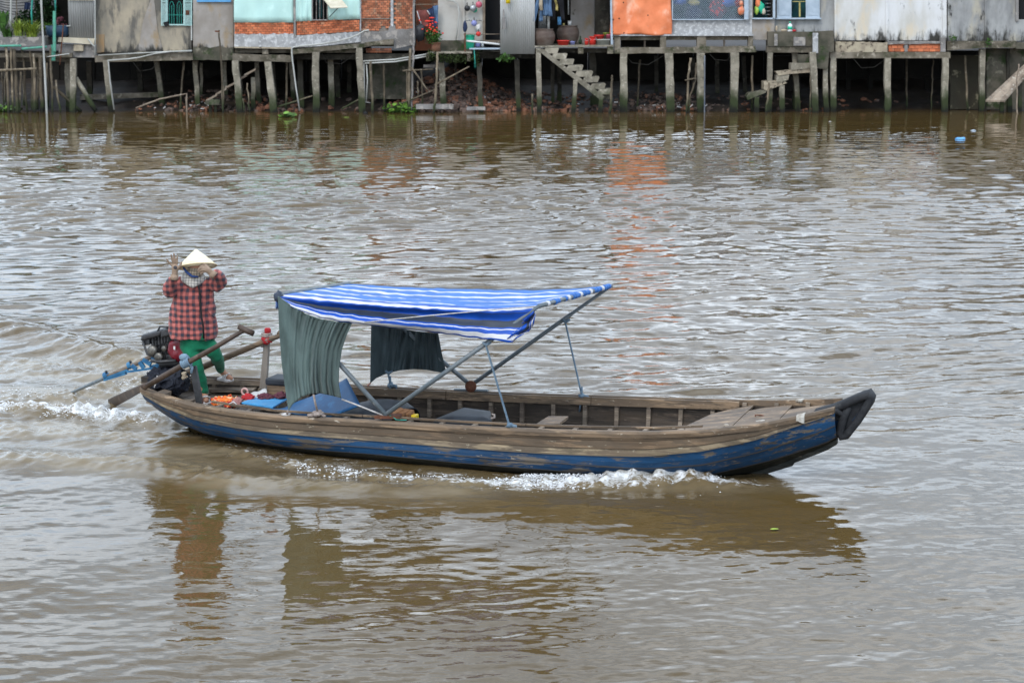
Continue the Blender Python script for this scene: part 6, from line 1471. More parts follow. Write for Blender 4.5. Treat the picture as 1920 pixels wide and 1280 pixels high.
MB().box(q0 + e_ * .16 + Vector((0, 0, .045)), (.30, .26, .10), e_, n_v).build('crate', M['rail_wood'], bx)
MB().box(q0 + e_ * .16 + Vector((0, 0, .135)), (.33, .30, .075), e_, n_v).build('padded_lid', M['tarp_black'], bx, bevel=.02)
ctex = bpy.data.textures.new('crumple', 'CLOUDS'); ctex.noise_scale = .05; ctex.noise_depth = 2; ctex.noise_type = 'HARD_NOISE'
def cloth_heap(cx, cy, rx, ry, t, m, name, label, cat='cloth', jit=.35, n=3, dep=.12):
    c = BT(cx, cy, t); k = c.y / FPX; b = MB(); tt = T(name, label, cat, tuple(c))
    for i in range(n):
        b.ball(c + e_ * (rx * k * R.uniform(-.5, .5)) + Vector((0, 0, ry * k * R.uniform(-.3, .1))), (rx * k * R.uniform(.55, .85), dep, ry * k * R.uniform(.7, 1.)), 26, 16, jit=jit)
    b.build('folds', m, tt, True, mods=[('REMESH', dict(mode='VOXEL', voxel_size=.009, use_smooth_shade=True)), ('DISPLACE', dict(texture=ctex, strength=.06, mid_level=.5)), ('SMOOTH', dict(iterations=1))]); return tt
def floral():
    m = bpy.data.materials.new('floral_cloth'); m.use_nodes = True; nt = m.node_tree; N = nt.nodes; L = nt.links.new; p = N['Principled BSDF']; p.inputs['Roughness'].default_value = .8
    tc = N.new('ShaderNodeTexCoord'); v = N.new('ShaderNodeTexVoronoi'); v.inputs['Scale'].default_value = 34; L(tc.outputs['Object'], v.inputs['Vector'])
    r = N.new('ShaderNodeValToRGB'); r.color_ramp.interpolation = 'CONSTANT'; L(v.outputs['Color'], r.inputs['Fac'])
    cs_ = [(0, (.62, .06, .02)), (.3, (.75, .17, .02)), (.55, (.78, .55, .30)), (.68, (.50, .03, .02)), (.82, (.80, .28, .04)), (.93, (.05, .04, .03))]
    while len(r.color_ramp.elements) < len(cs_): r.color_ramp.elements.new(.5)
    for e, (q, c) in zip(r.color_ramp.elements, cs_): e.position = q
    for e, (q, c) in zip(r.color_ramp.elements, cs_): e.color = (*c, 1)
    L(r.outputs[0], p.inputs['Base Color']); return m
cloth_heap(424, 752, 27, 12, .25, floral(), 'patterned_bag', 'orange and red flowery cloth bag lying in the stern', 'bag', n=5, dep=.13)
cloth_heap(446, 751, 13, 7, .38, M['cloth_plum'] if False else mat('dusty_pink', (.38, .20, .18), (.26, .12, .11), 9, rough=.9), 'pink_cloth', 'crumpled dusty pink cloth beside the flowery bag')
cloth_heap(466, 744, 13, 6.5, .16, M['cloth_red'], 'red_cloth', 'bright red cloth lying left of the blue mat')
wc = T('white_cloth', 'white cloth sheet spread behind the red cloth', 'cloth', tuple(BT(480, 740, 0)))
P = [[BT(lerp(lerp(462, 500, i / 10), lerp(480, 502, i / 10), j / 8), lerp(lerp(740, 728, i / 10), lerp(750, 748, i / 10), j / 8) + 1.2 * math.sin(i * 1.3 + j), lerp(-.1, .12, j / 8)) for i in range(11)] for j in range(9)]
grid(P, 'sheet', M['cloth_white'], wc, th=.008)
cloth_heap(500, 744, 17, 7, .10, M['cloth_plum'], 'maroon_cloth', 'crumpled maroon cloth on the blue mat', n=4)
cloth_heap(524, 742, 14, 9, .05, M['cloth_plum'], 'maroon_cloth', 'second maroon cloth bunched against the near curtain', n=3)
b = MB(); c = BT(459, 734, .05); b.tube([c + (e_ * math.cos(a) + Vector((0, 0, 1)) * math.sin(a)) * .035 for a in np.linspace(0, 2 * PI, 14)], .011, 6); b.build('pink_ring', mat('pink_ring', (.6, .38, .34), rough=.5), None, True, label='small pink ring standing beside the white cloth', cat='ring')
b = MB(); b.tube([BT(430, 757, .55), BT(438, 753, .55), BT(443, 757, .55), BT(444, 762, .55)], .007, 5); b.build('cord_loop', M['rope_white'], None, True, label='loop of white cord beside the pink cloth', cat='cord')
for k, (x0, y0, x1, y1, t, lab) in enumerate(((735, 777, 755, 768, .40, 'rusty brown wooden wedge behind the near pole foot'), (750, 777, 765, 770, .38, 'middle wooden wedge amidships'), (760, 779, 772, 771, .36, 'brown wooden wedge next to the yellow block'))):
    MB().bar(BT(x0, y0, t), BT(x1, y1, t - .1), .10, .045, w2=.07).build('wooden_wedge', mat('wedge_wood', (.30, .155, .075), (.20, .10, .05), 9, rough=.85), None, label=lab, cat='wedge', bevel=.005)
MB().bar(BT(768, 781, .3), BT(783, 781, .3), .08, .05).build('yellow_block', M['yellow_plastic'], None, label='small yellow plastic block behind the wooden wedges', cat='block', bevel=.01)
MB().slab3([BT(1003, 801, .60), BT(1047, 800, .62), BT(1066, 785, .15), BT(1028, 785, .15)], (0, 0, 1), .03).build('loose_plank', M['rail_wood'], None, label='short loose plank laid across the boat amidships', cat='plank', bevel=.004)
b = MB(); b.tube([BT(731, 779, TF), BT(737, 781, TF), BT(742, 786, TF), BT(750, 787, TF - .03), BT(762, 787, TF)], .006, 5); b.build('green_twine', M['teal'], None, True, label='green twine tied on the near gunwale by the pole foot', cat='twine')

# ---------- long tail engine
M['engine_black'] = mat('engine_black', (.016, .016, .018), (.04, .04, .042), 9, c3=(.10, .095, .09), s3=14, t3=(.62, .74), rough=.42, spec=.5, bump=.3, bs=30)
M['engine_metal'] = mat('engine_metal', (.22, .205, .18), (.10, .095, .085), 14, rough=.4, metal=.6)
M['engine_red'] = mat('engine_red', (.17, .006, .016), (.11, .005, .012), 7, rough=.35, spec=.5)
M['frame_blue'] = mat('frame_blue', (.022, .105, .22), (.05, .19, .34), 9, c3=(.13, .10, .08), s3=12, t3=(.64, .72), rough=.5)
eng = T('longtail_engine', 'small petrol engine with blue frame and long propeller shaft at the stern', 'engine', tuple(B(-.3, 0, .3)))
ET = -.12
def ebox(x0, y0, x1, y1, x2, y2, x3, y3, t0, t1, m, name, bev=.012):   # front face corners in pixels, real depth t1 - t0
    f = [BT(x, y, t1) for x, y in ((x0, y0), (x1, y1), (x2, y2), (x3, y3))]; d = n_v * (t0 - t1)
    return MB().hexa(f + [p + d for p in f][:4]).build(name, m, eng, bevel=bev)
ebox(266, 646, 316, 628, 318, 617, 272, 630, -.30, .02, M['engine_black'], 'air_box')
ebox(284, 668, 322, 655, 318, 622, 282, 634, -.30, .0, M['engine_black'], 'cylinder_block')
ebox(291, 682, 340, 672, 336, 650, 290, 662, -.28, .02, M['engine_black'], 'crankcase')
ebox(296, 690, 352, 686, 346, 662, 292, 664, -.30, .04, M['engine_black'], 'gearbox', .03)
ebox(262, 640, 300, 630, 306, 617, 264, 628, -.28, .10, M['engine_black'], 'fuel_tank', .02)
ebox(300, 634, 322, 628, 320, 614, 302, 619, -.26, .10, M['engine_black'], 'tank_cap_box', .015)
ebox(266, 648, 280, 646, 280, 633, 266, 636, -.20, .06, M['engine_black'], 'air_filter', .006)
b = MB()
for k in range(6): b.slab3([BT(286 + k * 5.6, 650 - k * 2, .03), BT(289 + k * 5.6, 649 - k * 2, .03), BT(288 + k * 5.6, 628 - k * 1.6, .03), BT(285 + k * 5.6, 629 - k * 1.6, .03)], tuple(n_v), .012)
b.build('cooling_fins', M['engine_black'], eng)
MB().lathe(BT(289, 656, .05), [(.055, 0), (.055, .05), (.03, .06), (.001, .06)], 14, ax=tuple(n_v)).build('carburettor', M['engine_metal'], eng, True)
MB().lathe(BT(311, 652, .04), [(.03, 0), (.03, .05), (.001, .05)], 10, ax=tuple(n_v)).build('filler_cap', M['engine_metal'], eng, True)
b = MB(); c = BT(331, 655, -.06); b.slab3([BT(314, 641, .10), BT(338, 634, .10), BT(349, 656, .10), BT(347, 672, .10), BT(322, 676, .10), BT(311, 660, .10)], tuple(-n_v), .34); b.build('recoil_cover', M['engine_red'], eng, bevel=.035)
MB().prism if False else None
b = MB(); b.box(BT(327, 652, .13), (.02, .006, .035), e_, n_v); b.build('sticker', M['white'], eng)
b = MB(); b.lathe(BT(338, 662, .02), [(.09, 0), (.10, .03), (.07, .06), (.02, .065)], 18, ax=(e_.x * .8 + n_v.x * .6, e_.y * .8 + n_v.y * .6, 0)); b.build('fan_grille', M['engine_red'], eng, True)
b = MB()
for k in range(7):
    a, c_ = BT(R.uniform(283, 318), R.uniform(630, 668), .04), BT(R.uniform(283, 330), R.uniform(632, 676), .06); b.tube([a, a.lerp(c_, .5) + Vector((0, 0, -.03)) + n_v * .03, c_], .007, 5)
b.build('cable', M['dark'], eng, True, kind='stuff')
for k, pts in enumerate((((268, 640), (276, 664), (296, 672)), ((322, 622), (330, 640), (318, 662)), ((292, 628), (300, 612), (318, 614)))):
    MB().tube([BT(x, y, .08) for x, y in pts], .012, 7).build('hose', M['engine_black'], eng, True)
MB().tube([BT(284, 676, .06), BT(300, 678, .1), BT(330, 676, .1)], .02, 8).build('exhaust', M['engine_black'], eng, True)
MB().lathe(BT(300, 668, .05), [(.045, 0), (.05, .02), (.045, .05), (.01, .05)], 16, ax=tuple(n_v)).build('flywheel', M['engine_metal'], eng, True)
# blue truss and shaft
def fbar(x0, y0, x1, y1, t=ET, w=.020, h=.022, name='frame_bar', m=None): return MB().bar(BT(x0, y0, t), BT(x1, y1, t), w, h).build(name, m or M['frame_blue'], eng)
for tt in (ET - .06, ET + .10):
    fbar(309, 687, 238, 697, tt); fbar(305, 682, 285, 668, tt, .03, .05)
fbar(236, 699, 196, 711, ET, .05, .035); fbar(283, 683, 268, 674, ET + .1, .03, .04); fbar(270, 690, 262, 678, ET + .1, .025, .045); fbar(256, 692, 247, 685, ET + .1, .025, .04); fbar(285, 688, 272, 676, ET - .06); fbar(240, 693, 200, 708, ET + .02)
fbar(312, 682, 300, 690, ET, .20, .02, 'mount_plate'); fbar(309, 681, 287, 686, ET, .16, .03, 'mount_plate')
MB().tube([BT(285, 668, ET), BT(245, 686, ET), BT(196, 709, ET)], .026, 10).build('shaft_housing', M['frame_blue'] if False else M['inner_wood'], eng, True)
wp = G(129, 738, .0); w0 = BT(197, 708, ET); w2 = wp + (wp - w0).normalized() * .5
MB().tube([w0, wp, w2], [.020, .017, .016], 10).build('propeller_shaft', M['pipe_paint'], eng, True)
for x, y in ((244, 684), (199, 703)):
    MB().lathe(BT(x, y + 2, ET) - e_ * .02, [(.04, 0), (.04, .04)], 10, ax=tuple((BT(285, 668, ET) - BT(196, 709, ET)).normalized())).build('clamp', M['frame_blue'], eng)
    b = MB(); b.tube([BT(x, y, ET), BT(x, y - 5, ET)], .012, 6); b.ball(BT(x, y - 6, ET), .018, 7, 5); b.build('clamp_bolt', M['engine_black'], eng, True)
c = w2; b = MB(); ax_ = (w0 - wp).normalized(); b.tube([c - ax_ * .05, c + ax_ * .08], [.02, .035], 8)
for k in range(2):
    u = (Vector((0, 0, 1)) * math.cos(k * PI + .4) + n_v * math.sin(k * PI + .4)); b.slab3([c + u * .03 - ax_ * .02, c + u * .03 + ax_ * .02, c + u * .13 + ax_ * .03 + n_v * .02, c + u * .14 - ax_ * .01], tuple(ax_), .006)
b.build('propeller', M['engine_metal'], eng)
MB().tube([BT(316, 686, ET + .08), BT(341, 675, ET + .1), BT(380, 661, ET + .12)], .013, 8).build('tiller', M['frame_blue'], eng, True)
MB().tube([BT(305, 688, ET + .05), BT(340, 680, ET + .05), BT(352, 677, ET + .05)], .026, 8).build('tiller_arm', M['engine_black'], eng, True)
b = MB(); b.bar(BT(303, 684, ET), BT(304, 720, ET), .10, .12, w2=.16, h2=.14); b.build('mount_post', M['engine_black'], eng)
b = MB(); b.bar(BT(318, 690, ET - .1), BT(335, 735, ET), .06, .06); b.build('mount_brace', M['engine_black'], eng)
# black cloth bundle and wood under the engine
cloth_heap(316, 712, 40, 27, .0, M['cloth_black'] if False else mat('black_cloth', (.012, .014, .022), (.022, .025, .035), 5, rough=.85, bump=.4, bs=12), 'black_bundle', 'black and navy bundle heaped under the engine', 'bundle', n=7, dep=.2)
cloth_heap(346, 703, 8, 9, .22, M['cloth_beige'], 'beige_rag', 'small beige rag hanging behind the dark oar', 'rag', n=3, dep=.04)
MB().bar(BT(300, 738, .32), BT(315, 742, .32), .16, .08).build('wooden_chock', M['inner_wood'], None, label='pale wooden chock on the stern deck', cat='chock', bevel=.01)
b = MB(); b.tube([BT(295, 704, .2), BT(293, 716, .22), BT(289, 727, .25)], .007, 5); b.build('thin_wire', M['rope_white'], None, True, label='thin pale wire beside the engine mount', cat='wire')

# ---------- oars and oar posts
M['oar_dark'] = mat('oar_dark', (.085, .055, .038), (.05, .032, .022), 6, (1, 1, 1), (.15, .10, .07), 7, rough=.5, spec=.4)
oar = T('dark_oar', 'dark wooden oar with short crosspiece handle tied across the stern', 'oar', tuple(BT(349, 680, .52)))
OT = .55
MB().tube([BT(276, 723, OT), BT(310, 703, OT), BT(349, 681, OT), BT(400, 653, OT), BT(459, 618, OT)], [.030, .030, .029, .026, .022], 12).build('shaft', M['oar_dark'], oar, True)
A_ = [(0, .036), (.2, .046), (.5, .058), (.8, .066), (1, .066)]; rings = []; bl0 = BT(277, 721.5, OT); bl1 = G(206, 757, -.03)
dirv = (BT(204, 753, OT) - BT(276, 722, OT)).normalized(); upv = Vector((0, 0, 1)); upv = (upv - dirv * upv.dot(dirv)).normalized(); 
for q_, w_ in A_:
    c = bl0.lerp(bl1, q_); rings.append([c + upv * w_ * math.cos(a) * .85 + n_v * .014 * math.sin(a) for a in np.linspace(0, 2 * PI, 13)[:-1]])
MB().loft(rings).build('blade', M['oar_dark'], oar, True)
MB().tube([BT(448, 612, OT), BT(462, 619.5, OT), BT(475, 625, OT)], [.030, .032, .030], 12).build('handle', M['oar_dark'], oar, True)
b = MB(); c = BT(349, 680, OT)
for k in range(5): b.tube([c + dirv * (.02 * k - .04) + (upv * math.cos(a) + n_v * math.sin(a)) * .042 for a in np.linspace(0, 2 * PI, 10)], .011, 6)
b.ball(c + upv * .06, (.05, .05, .04), 9, 7, jit=.5); b.tube([c, c + Vector((.06, 0, -.05)), c + Vector((.05, 0, -.11))], [.02, .018, .014], 7); b.build('cloth_tie', mat('tie_blue', (.20, .29, .36), (.14, .20, .27), 12, rough=.9), oar, True)
MB().bar(BT(362, 686, .44), BT(375, 757, .44), .07, .045, (BN.x, BN.y, 0)).build('oar_post', M['engine_black'], boat, bevel=.005)
oar2 = T('pale_oar', 'weathered brown oar resting on the wooden post behind the person', 'oar', tuple(BT(440, 670, -.5)))
MB().tube([BT(330, 706, -.56), BT(382, 687, -.56), BT(440, 663, -.56), BT(491, 642, -.56), BT(530, 627, -.56)], [.036, .036, .034, .030, .026], 12).build('shaft', M['rail_wood'], oar2, True)
MB().tube([BT(522, 622, -.56), BT(530, 627, -.56), BT(533, 636, -.56)], .028, 10).build('handle', M['rail_wood'], oar2, True)
MB().bar(BT(494, 729, -.60), BT(502, 624, -.60), .078, .05, (BN.x, BN.y, 0), .055, .045).build('oar_post', mat('post_grey', (.27, .24, .21), (.17, .15, .13), 5, (1, 1, .2), rough=.9, bump=.4), boat, bevel=.004)
MB().lathe(BT(502, 626, -.60), [(.034, 0), (.036, .05), (.028, .065), (.001, .066)], 12).build('post_cap', M['cloth_red'], boat, True)
b = MB(); c = BT(500, 634, -.58)
for k in range(5): b.tube([c + Vector((0, 0, .02 * k - .03)) + (e_ * math.cos(a) + n_v * math.sin(a)) * (.05 + .006 * (k % 2)) for a in np.linspace(0, 2 * PI, 12)], .012, 6)
b.tube([c + e_ * -.03, c + Vector((-.06, 0, -.02)), c + Vector((-.05, 0, -.10))], [.014, .02, .016], 7); b.build('rope_lashing', M['rope'], oar2, True)
b = MB(); b.ball(c + n_v * .04 + Vector((.01, 0, -.01)), (.05, .03, .045), 12, 9, jit=.6); b.ball(c + n_v * .04 + Vector((.05, 0, -.02)), (.03, .02, .03), 9, 7, jit=.6); b.build('red_rag', M['cloth_red'], oar2, True)

# ================================================================== the person
def plaid_mat(name, base, dark, per, soft, ratio=.5, thin=None):
    m = bpy.data.materials.new(name); m.use_nodes = True; nt = m.node_tree; N = nt.nodes; L = nt.links.new; p = N['Principled BSDF']; p.inputs['Roughness'].default_value = .9; p.inputs['Sheen Weight'].default_value = .15
    tc = N.new('ShaderNodeTexCoord'); n = N.new('ShaderNodeTexNoise'); n.inputs['Scale'].default_value = 6; L(tc.outputs['Object'], n.inputs['Vector'])
    sx = N.new('ShaderNodeSeparateXYZ'); mv = N.new('ShaderNodeMixRGB'); mv.blend_type = 'ADD'; mv.inputs['Fac'].default_value = .055; L(tc.outputs['Object'], mv.inputs['Color1']); L(n.outputs['Color'], mv.inputs['Color2']); L(mv.outputs[0], sx.inputs[0])
    def st(o, per_, ratio_):
        q = N.new('ShaderNodeMath'); q.operation = 'MULTIPLY'; q.inputs[1].default_value = 1 / per_; L(o, q.inputs[0])
        f = N.new('ShaderNodeMath'); f.operation = 'FRACT'; L(q.outputs[0], f.inputs[0])
        g = N.new('ShaderNodeMath'); g.operation = 'SUBTRACT'; g.inputs[1].default_value = .5; L(f.outputs[0], g.inputs[0])
        h = N.new('ShaderNodeMath'); h.operation = 'ABSOLUTE'; L(g.outputs[0], h.inputs[0])
        r = N.new('ShaderNodeMapRange'); r.interpolation_type = 'SMOOTHSTEP'; r.inputs['From Min'].default_value = ratio_ / 2 + soft; r.inputs['From Max'].default_value = ratio_ / 2 - soft; L(h.outputs[0], r.inputs['Value']); return r.outputs[0]
    ad = N.new('ShaderNodeMath'); ad.operation = 'ADD'; L(st(sx.outputs['X'], per, ratio), ad.inputs[0]); L(st(sx.outputs['Z'], per, ratio), ad.inputs[1])
    ml = N.new('ShaderNodeMath'); ml.operation = 'MULTIPLY'; ml.inputs[1].default_value = .5; L(ad.outputs[0], ml.inputs[0])
    r = N.new('ShaderNodeValToRGB'); r.color_ramp.elements[0].color = (*base, 1); r.color_ramp.elements[1].color = (*dark, 1); e = r.color_ramp.elements.new(.5); e.color = (*[.42 * a + .25 * c for a, c in zip(base, dark)], 1)
    L(ml.outputs[0], r.inputs['Fac']); L(r.outputs['Color'], p.inputs['Base Color'])
    bp = N.new('ShaderNodeBump'); bp.inputs['Strength'].default_value = .5; bp.inputs['Distance'].default_value = .012; n2 = N.new('ShaderNodeTexNoise'); n2.inputs['Scale'].default_value = 11; L(tc.outputs['Object'], n2.inputs['Vector']); L(n2.outputs['Fac'], bp.inputs['Height']); L(bp.outputs[0], p.inputs['Normal'])
    return m
M['plaid'] = plaid_mat('plaid_jacket', (.46, .125, .105), (.028, .025, .040), .066, .09)
M['plaid_scarf'] = plaid_mat('plaid_scarf', (.50, .47, .42), (.06, .05, .07), .030, .08, .22)
M['plaid_mask'] = plaid_mat('plaid_mask', (.34, .27, .20), (.03, .03, .03), .028, .08, .25)
M['trousers'] = mat('green_trousers', (.002, .150, .070), (.002, .105, .050), 5, rough=.85, bump=.4, bs=14, sheen=.1)
M['glove'] = mat('glove_cloth', (.33, .235, .17), (.24, .17, .12), 20, rough=.9, bump=.3, bs=50)
M['glove_print'] = mat('glove_print', (.06, .055, .06), rough=.8)
M['skin'] = mat('skin', (.42, .22, .14), (.36, .18, .11), 8, rough=.55)
M['straw'] = mat('straw_hat', (.82, .72, .50), (.76, .65, .43), 8, (1, 1, 4), rough=.6, bump=.25, bs=40)
M['sandal'] = mat('white_sandal', (.62, .60, .58), (.52, .48, .46), 12, rough=.6)
PY = B(.27, 0, 0).y
def Q(x, y, d=0.): return W(x, y, PY - d)          # d metres nearer than the body's own distance
pr = T('person', 'person in conical straw hat and red plaid jacket standing at the stern waving', 'person', tuple(Q(372, 750)))
ftex = bpy.data.textures.new('folds', 'CLOUDS'); ftex.noise_scale = .11; ftex.noise_depth = 2
ftex2 = bpy.data.textures.new('creases', 'CLOUDS'); ftex2.noise_scale = .045; ftex2.noise_depth = 1
FO = [('DISPLACE', dict(texture=ftex, strength=.055, mid_level=.5))]
RM = lambda v: [('REMESH', dict(mode='VOXEL', voxel_size=v, use_smooth_shade=True)), ('SMOOTH', dict(iterations=4, factor=.5))]
# body: one continuous surface
b = MB()
def limb(pts, rs, n=12, bb=None):
    P_ = [Vector(p) for p in pts]; out = []; rr_ = []
    for i in range(len(P_) - 1):
        for k in range(5): out.append(P_[i].lerp(P_[i + 1], k / 5)); rr_.append(lerp(rs[i], rs[i + 1], k / 5))
    out.append(P_[-1]); rr_.append(rs[-1]); (bb or b).tube(out, rr_, n); (bb or b).ball(P_[0], rs[0], 10, 7); (bb or b).ball(P_[-1], rs[-1], 10, 7)
    for p, r_ in zip(P_[1:-1], rs[1:-1]): (bb or b).ball(p, r_, 10, 7)
def torso(bb, rows, n=24):
    bb.loft([[Q(x + w * math.cos(a), y, d) + Vector((0, -dep * math.sin(a), 0)) for a in np.linspace(0, 2 * PI, n + 1)[:-1]] for x, y, w, dep, d in rows])
torso(b, [(367, 520, 9, .05, .02), (367, 528, 24, .08, .0), (366, 545, 27, .11, .0), (366, 570, 26, .11, 0), (367, 600, 24, .10, 0), (368, 625, 27, .12, 0), (369, 645, 27, .12, 0)])
b.lathe(Q(366, 526, .02), [(.055, 0), (.052, .10)], 14)
hc = Q(367, 506, .05); b.ball(hc, (.078, .095, .108), 20, 14)
b.ball(hc + Vector((0, -.094, -.012)), (.014, .020, .022), 8, 6)                    # nose
for sx_ in (-1, 1): b.ball(hc + Vector((sx_ * .079, .005, -.005)), (.012, .022, .030), 8, 6)   # ears
b.ball(hc + Vector((0, -.072, -.062)), (.030, .022, .022), 10, 7)                   # chin
shR, elR, wrR = Q(341, 534, .0), Q(316, 546, .10), Q(327, 521, .22)
shL, elL, wrL = Q(394, 533, .0), Q(417, 531, .12), Q(399, 514, .24)
limb([shR, elR, wrR], [.055, .042, .030]); limb([shL, elL, wrL], [.055, .042, .030])
hipR, knR, anR = Q(356, 640), Q(368, 686, .10), Q(382, 738, .0)
hipL, knL, anL = Q(386, 640), Q(404, 664, .02), Q(416, 694, -.42)
limb([hipR, knR, anR], [.085, .056, .036]); limb([hipL, knL, anL], [.085, .056, .036])
def foot(bb, an, tip, r=.034):
    limb([an, an.lerp(tip, .45) + Vector((0, 0, -.01)), tip], [r, r * 1.15, r * .8], 10, bb)
ftR = B(.36, .20, .335); footR0 = anR + Vector((0, 0, -.05)); tipR = Q(387, 751, .17)
tipL = Q(433, 709, -.34); foot(b, Q(384, 741, .0), tipR); foot(b, Q(416, 696, -.42), tipL)
b.build('body', M['skin'], pr, True, mods=RM(.012))
b = MB()
for sx_ in (-1, 1): b.ball(hc + Vector((sx_ * .030, -.086, .012)), (.014, .008, .008), 8, 6)
b.build('eyes', M['dark'], pr, True)
b = MB(); b.ball(hc + Vector((0, .018, .018)), (.088, .095, .105), 18, 12); b.build('hair', M['dark'], pr, True)
# trousers
b = MB(); torso(b, [(369, 622, 29, .135, 0), (369, 636, 32, .15, 0), (370, 652, 30, .14, 0)])
limb([Q(355, 646), Q(360, 662, .06), Q(368, 686, .10), Q(378, 712, .05), Q(384, 733, .0)], [.104, .092, .072, .056, .045], 16)
limb([Q(387, 644), Q(397, 656, .04), Q(406, 667, .02), Q(410, 678, -.18), Q(414, 691, -.38)], [.100, .090, .074, .060, .047], 16)
b.build('trousers', M['trousers'], pr, True, mods=RM(.010) + [('DISPLACE', dict(texture=ftex, strength=.028, mid_level=.5))])
# jacket: torso, collar and both sleeves as one garment
b = MB()
torso(b, [(366, 522, 17, .075, .02), (366, 527, 29, .105, .0), (366, 533, 34, .125, 0), (364, 548, 36, .145, 0), (362, 565, 40, .155, 0), (362, 585, 42.5, .16, 0), (362, 605, 45, .17, 0), (362, 622, 46.5, .175, .0), (362, 633, 45, .175, .0)], 36)
limb([Q(340, 534), Q(327, 541, .05), Q(317, 547, .10), Q(315, 537, .16), Q(323, 526, .21)], [.080, .074, .070, .062, .052], 16)
limb([Q(394, 533), Q(406, 534, .06), Q(415, 530, .12), Q(412, 521, .18), Q(405, 515, .22)], [.080, .073, .068, .060, .050], 16)
jk = b.build('jacket', M['plaid'], pr, True, mods=RM(.010) + FO + [('SMOOTH', dict(iterations=2))])
b = MB(); Z = [(372, 535), (375, 552), (376, 575), (378, 595), (381, 612), (382, 634)]
b.tube([Q(x, y, .150 + .035 * min(1, (y - 535) / 60)) for x, y in Z], .010, 6); b.build('zip', M['dark'], jk, True)
for pts in (((322, 598), (326, 604), (335, 602), (345, 597), (350, 591)), ((392, 582), (397, 590), (404, 596))):
    b = MB(); b.tube([Q(x, y, .17 - abs(x - 362) * .0017) for x, y in pts], .011, 6); b.build('pocket_edge', M['plaid'], jk, True)
# V notch at the hem where the zip opens
b = MB(); b.slab3([Q(381, 620, .183), Q(376, 637, .17), Q(384, 637, .17)], (0, -1, 0), .006); b.build('hem_opening', M['trousers'], jk)
# scarf and face mask
b = MB()
rows = [(362, 510, 17, .10), (362, 516, 22, .12), (363, 524, 24, .14), (364, 530, 21, .15), (365, 534, 13, .15)]
b.loft([[Q(x + w * math.cos(a), y, .03) + Vector((0, -dep * math.sin(a), .010 * math.sin(a * 3))) for a in np.linspace(0, 2 * PI, 29)[:-1]] for x, y, w, dep in rows])
b.build('scarf', M['plaid_scarf'], pr, True)
b = MB(); b.ball(hc + Vector((-.005, -.022, -.025)), (.090, .098, .078), 20, 12); b.build('face_mask', M['plaid_mask'], pr, True)
b = MB(); b.tube([Q(343, 500, .12), Q(350, 510, .17), Q(360, 518, .19), Q(372, 519, .18)], [.012, .018, .018, .012], 7, sq=.6); b.build('blue_band', M['cloth_denim_dark'] if False else mat('navy_band', (.02, .05, .16), rough=.8), pr, True)
# hat
ap = Vector((-.10, .30, .95)).normalized(); hb_c = Q(370, 500.0, .05); prof = []
HR, HH = .205, .185
t_ = T('conical_hat', 'pale conical straw hat worn by the person at the stern', 'hat', tuple(hb_c)) if False else None
b = MB(); b.lathe(hb_c, [(HR, 0), (HR * .985, .004), (HR * .66, HH * .40), (HR * .33, HH * .74), (HR * .10, HH * .95), (.006, HH + .004), (.004, HH - .006), (HR * .32, HH * .70), (HR * .65, HH * .36), (HR * .975, -.002)], 40, ax=tuple(ap)); hat = b.build('hat', M['straw'], pr, True)
b = MB(); x_ = ap.cross(Vector((0, 1, 0))).normalized(); y_ = ap.cross(x_)
for k in range(9):
    q = k / 9; b.tube([hb_c + ap * (HH * q + .003) + (x_ * math.cos(a) + y_ * math.sin(a)) * (HR * (1 - q) + .0005) for a in np.linspace(0, 2 * PI, 37)], .0022, 4)
b.tube([hb_c + (x_ * math.cos(a) + y_ * math.sin(a)) * HR for a in np.linspace(0, 2 * PI, 37)], .005, 5); b.build('hoops', mat('hoop', (.62, .48, .27), rough=.6), hat, True)
# gloves with five fingers
def glove(name, wrist, pc, pr_, fingers, label=None, cuff=None):
    g = MB(); limb([wrist, wrist.lerp(pc, .5), pc], [.031, .032, .034], 10, g); g.ball(pc, pr_, 12, 9)
    for f_ in fingers: limb([Vector(p) for p in f_[0]], f_[1], 8, g)
    o = g.build(name, M['glove'], pr, True, mods=[('REMESH', dict(mode='VOXEL', voxel_size=.0045, use_smooth_shade=True)), ('SMOOTH', dict(iterations=2))]); 
    c = MB(); d = (pc - wrist).normalized(); c.tube([wrist - d * .03, wrist, wrist + d * .025], [.046, .042, .037], 14); c.build('cuff', M['glove'], o, True); return o
D = .24
g1 = glove('glove', Q(327, 519, D), Q(328.5, 502, D), (.038, .022, .042), [
    ([Q(322, 497, D), Q(316, 491, D + .01), Q(312.5, 486, D + .02)], [.0125, .011, .0085]),
    ([Q(325, 493, D), Q(322, 484, D + .015), Q(321, 478, D + .03)], [.013, .0115, .009]),
    ([Q(328.5, 492, D), Q(327, 482, D + .01), Q(326, 475.5, D + .02)], [.013, .012, .009]),
    ([Q(332, 493.5, D), Q(332, 486, D + .01), Q(332.5, 481, D + .02)], [.0125, .011, .009]),
    ([Q(334, 504, D), Q(338, 498, D + .02), Q(340.5, 491.5, D + .02)], [.015, .0125, .0095])])
b = MB(); b.lathe(Q(328.5, 501.5, D + .026), [(.020, 0), (.018, .006), (.001, .007)], 14, ax=(0, -1, .1)); b.build('printed_mark', M['glove_print'], g1, True)
D = .26
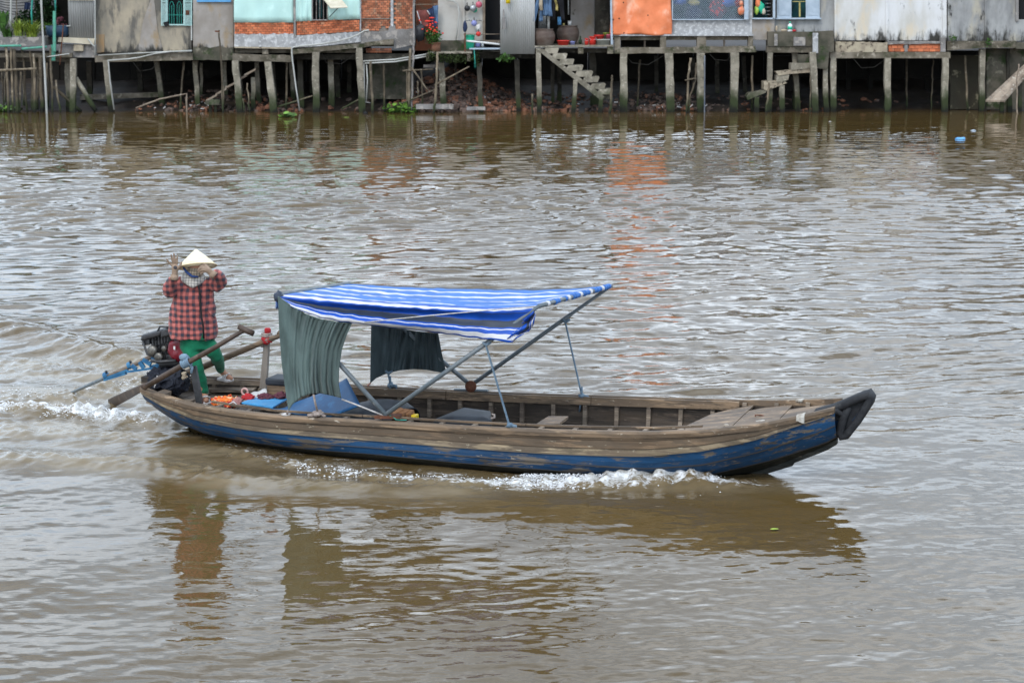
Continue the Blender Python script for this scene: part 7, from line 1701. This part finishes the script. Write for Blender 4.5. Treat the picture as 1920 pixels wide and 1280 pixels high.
g2 = glove('glove', Q(399, 514, D), Q(389, 506, D), (.045, .024, .031), [
    ([Q(385, 500, D), Q(378, 499, D + .01), Q(372, 504, D - .01)], [.013, .0115, .009]),
    ([Q(384, 503, D + .015), Q(377, 502.5, D + .02), Q(371, 507.5, D)], [.0135, .012, .009]),
    ([Q(384, 506, D + .02), Q(378, 506.5, D + .02), Q(373.5, 510, D)], [.013, .0115, .009]),
    ([Q(385, 509, D + .01), Q(380, 510.5, D + .01), Q(376.5, 513, D)], [.012, .0105, .0085]),
    ([Q(390, 501, D - .02), Q(384, 496, D - .03), Q(379, 497, D - .05)], [.015, .0125, .010])])
# sandals
def sandal(an, tip, hz, wf=1., L0=.22):
    s_ = MB(); d = Vector((tip.x - an.x, tip.y - an.y, 0)).normalized(); sd_ = Vector((-d.y, d.x, 0)); z0 = tip.z - hz; heel = tip - d * (L0 - .03); rings = []
    for k, (q, w) in enumerate(((0, .012), (.03, .034), (.25, .038), (.5, .036), (.75, .046), (.93, .038), (1, .010))):
        c = heel + d * L0 * q - d * .02; c.z = z0; w *= wf; rings.append([c - sd_ * w, c - sd_ * w * .96 + Vector((0, 0, .028)), c + sd_ * w * .96 + Vector((0, 0, .028)), c + sd_ * w])
    s_.loft(rings); o = s_.build('sandal', M['sandal'], pr, True)
    u = MB()
    for q0, q1 in ((.48, .56), (.60, .68), (.72, .80)):
        P_ = [[heel + d * (L0 * q - .02) + sd_ * .046 * wf * math.cos(a) + Vector((0, 0, z0 - tip.z + tip.z - heel.z + .026 + .052 * math.sin(a))) for a in np.linspace(0, PI, 9)] for q in (q0, q1)]
        n9 = 9; u.add([p for r_ in P_ for p in r_] + [p + Vector((0, 0, .006)) for r_ in P_ for p in r_], [(i, i + 1, n9 + i + 1, n9 + i) for i in range(8)] + [(18 + i, 18 + n9 + i, 18 + n9 + i + 1, 18 + i + 1) for i in range(8)])
    P_ = [heel + d * (L0 * q - .02) + Vector((0, 0, z0 - heel.z + .026 + .055)) for q in (.48, .8)]; u.bar(P_[0], P_[1], .035, .008)
    u.build('upper_strap', M['sandal'], o, True); return o
sandal(Q(384, 741), tipR, .045, 1.3, .21); sandal(Q(416, 696, -.42), tipL, .038, 1.2, .19)
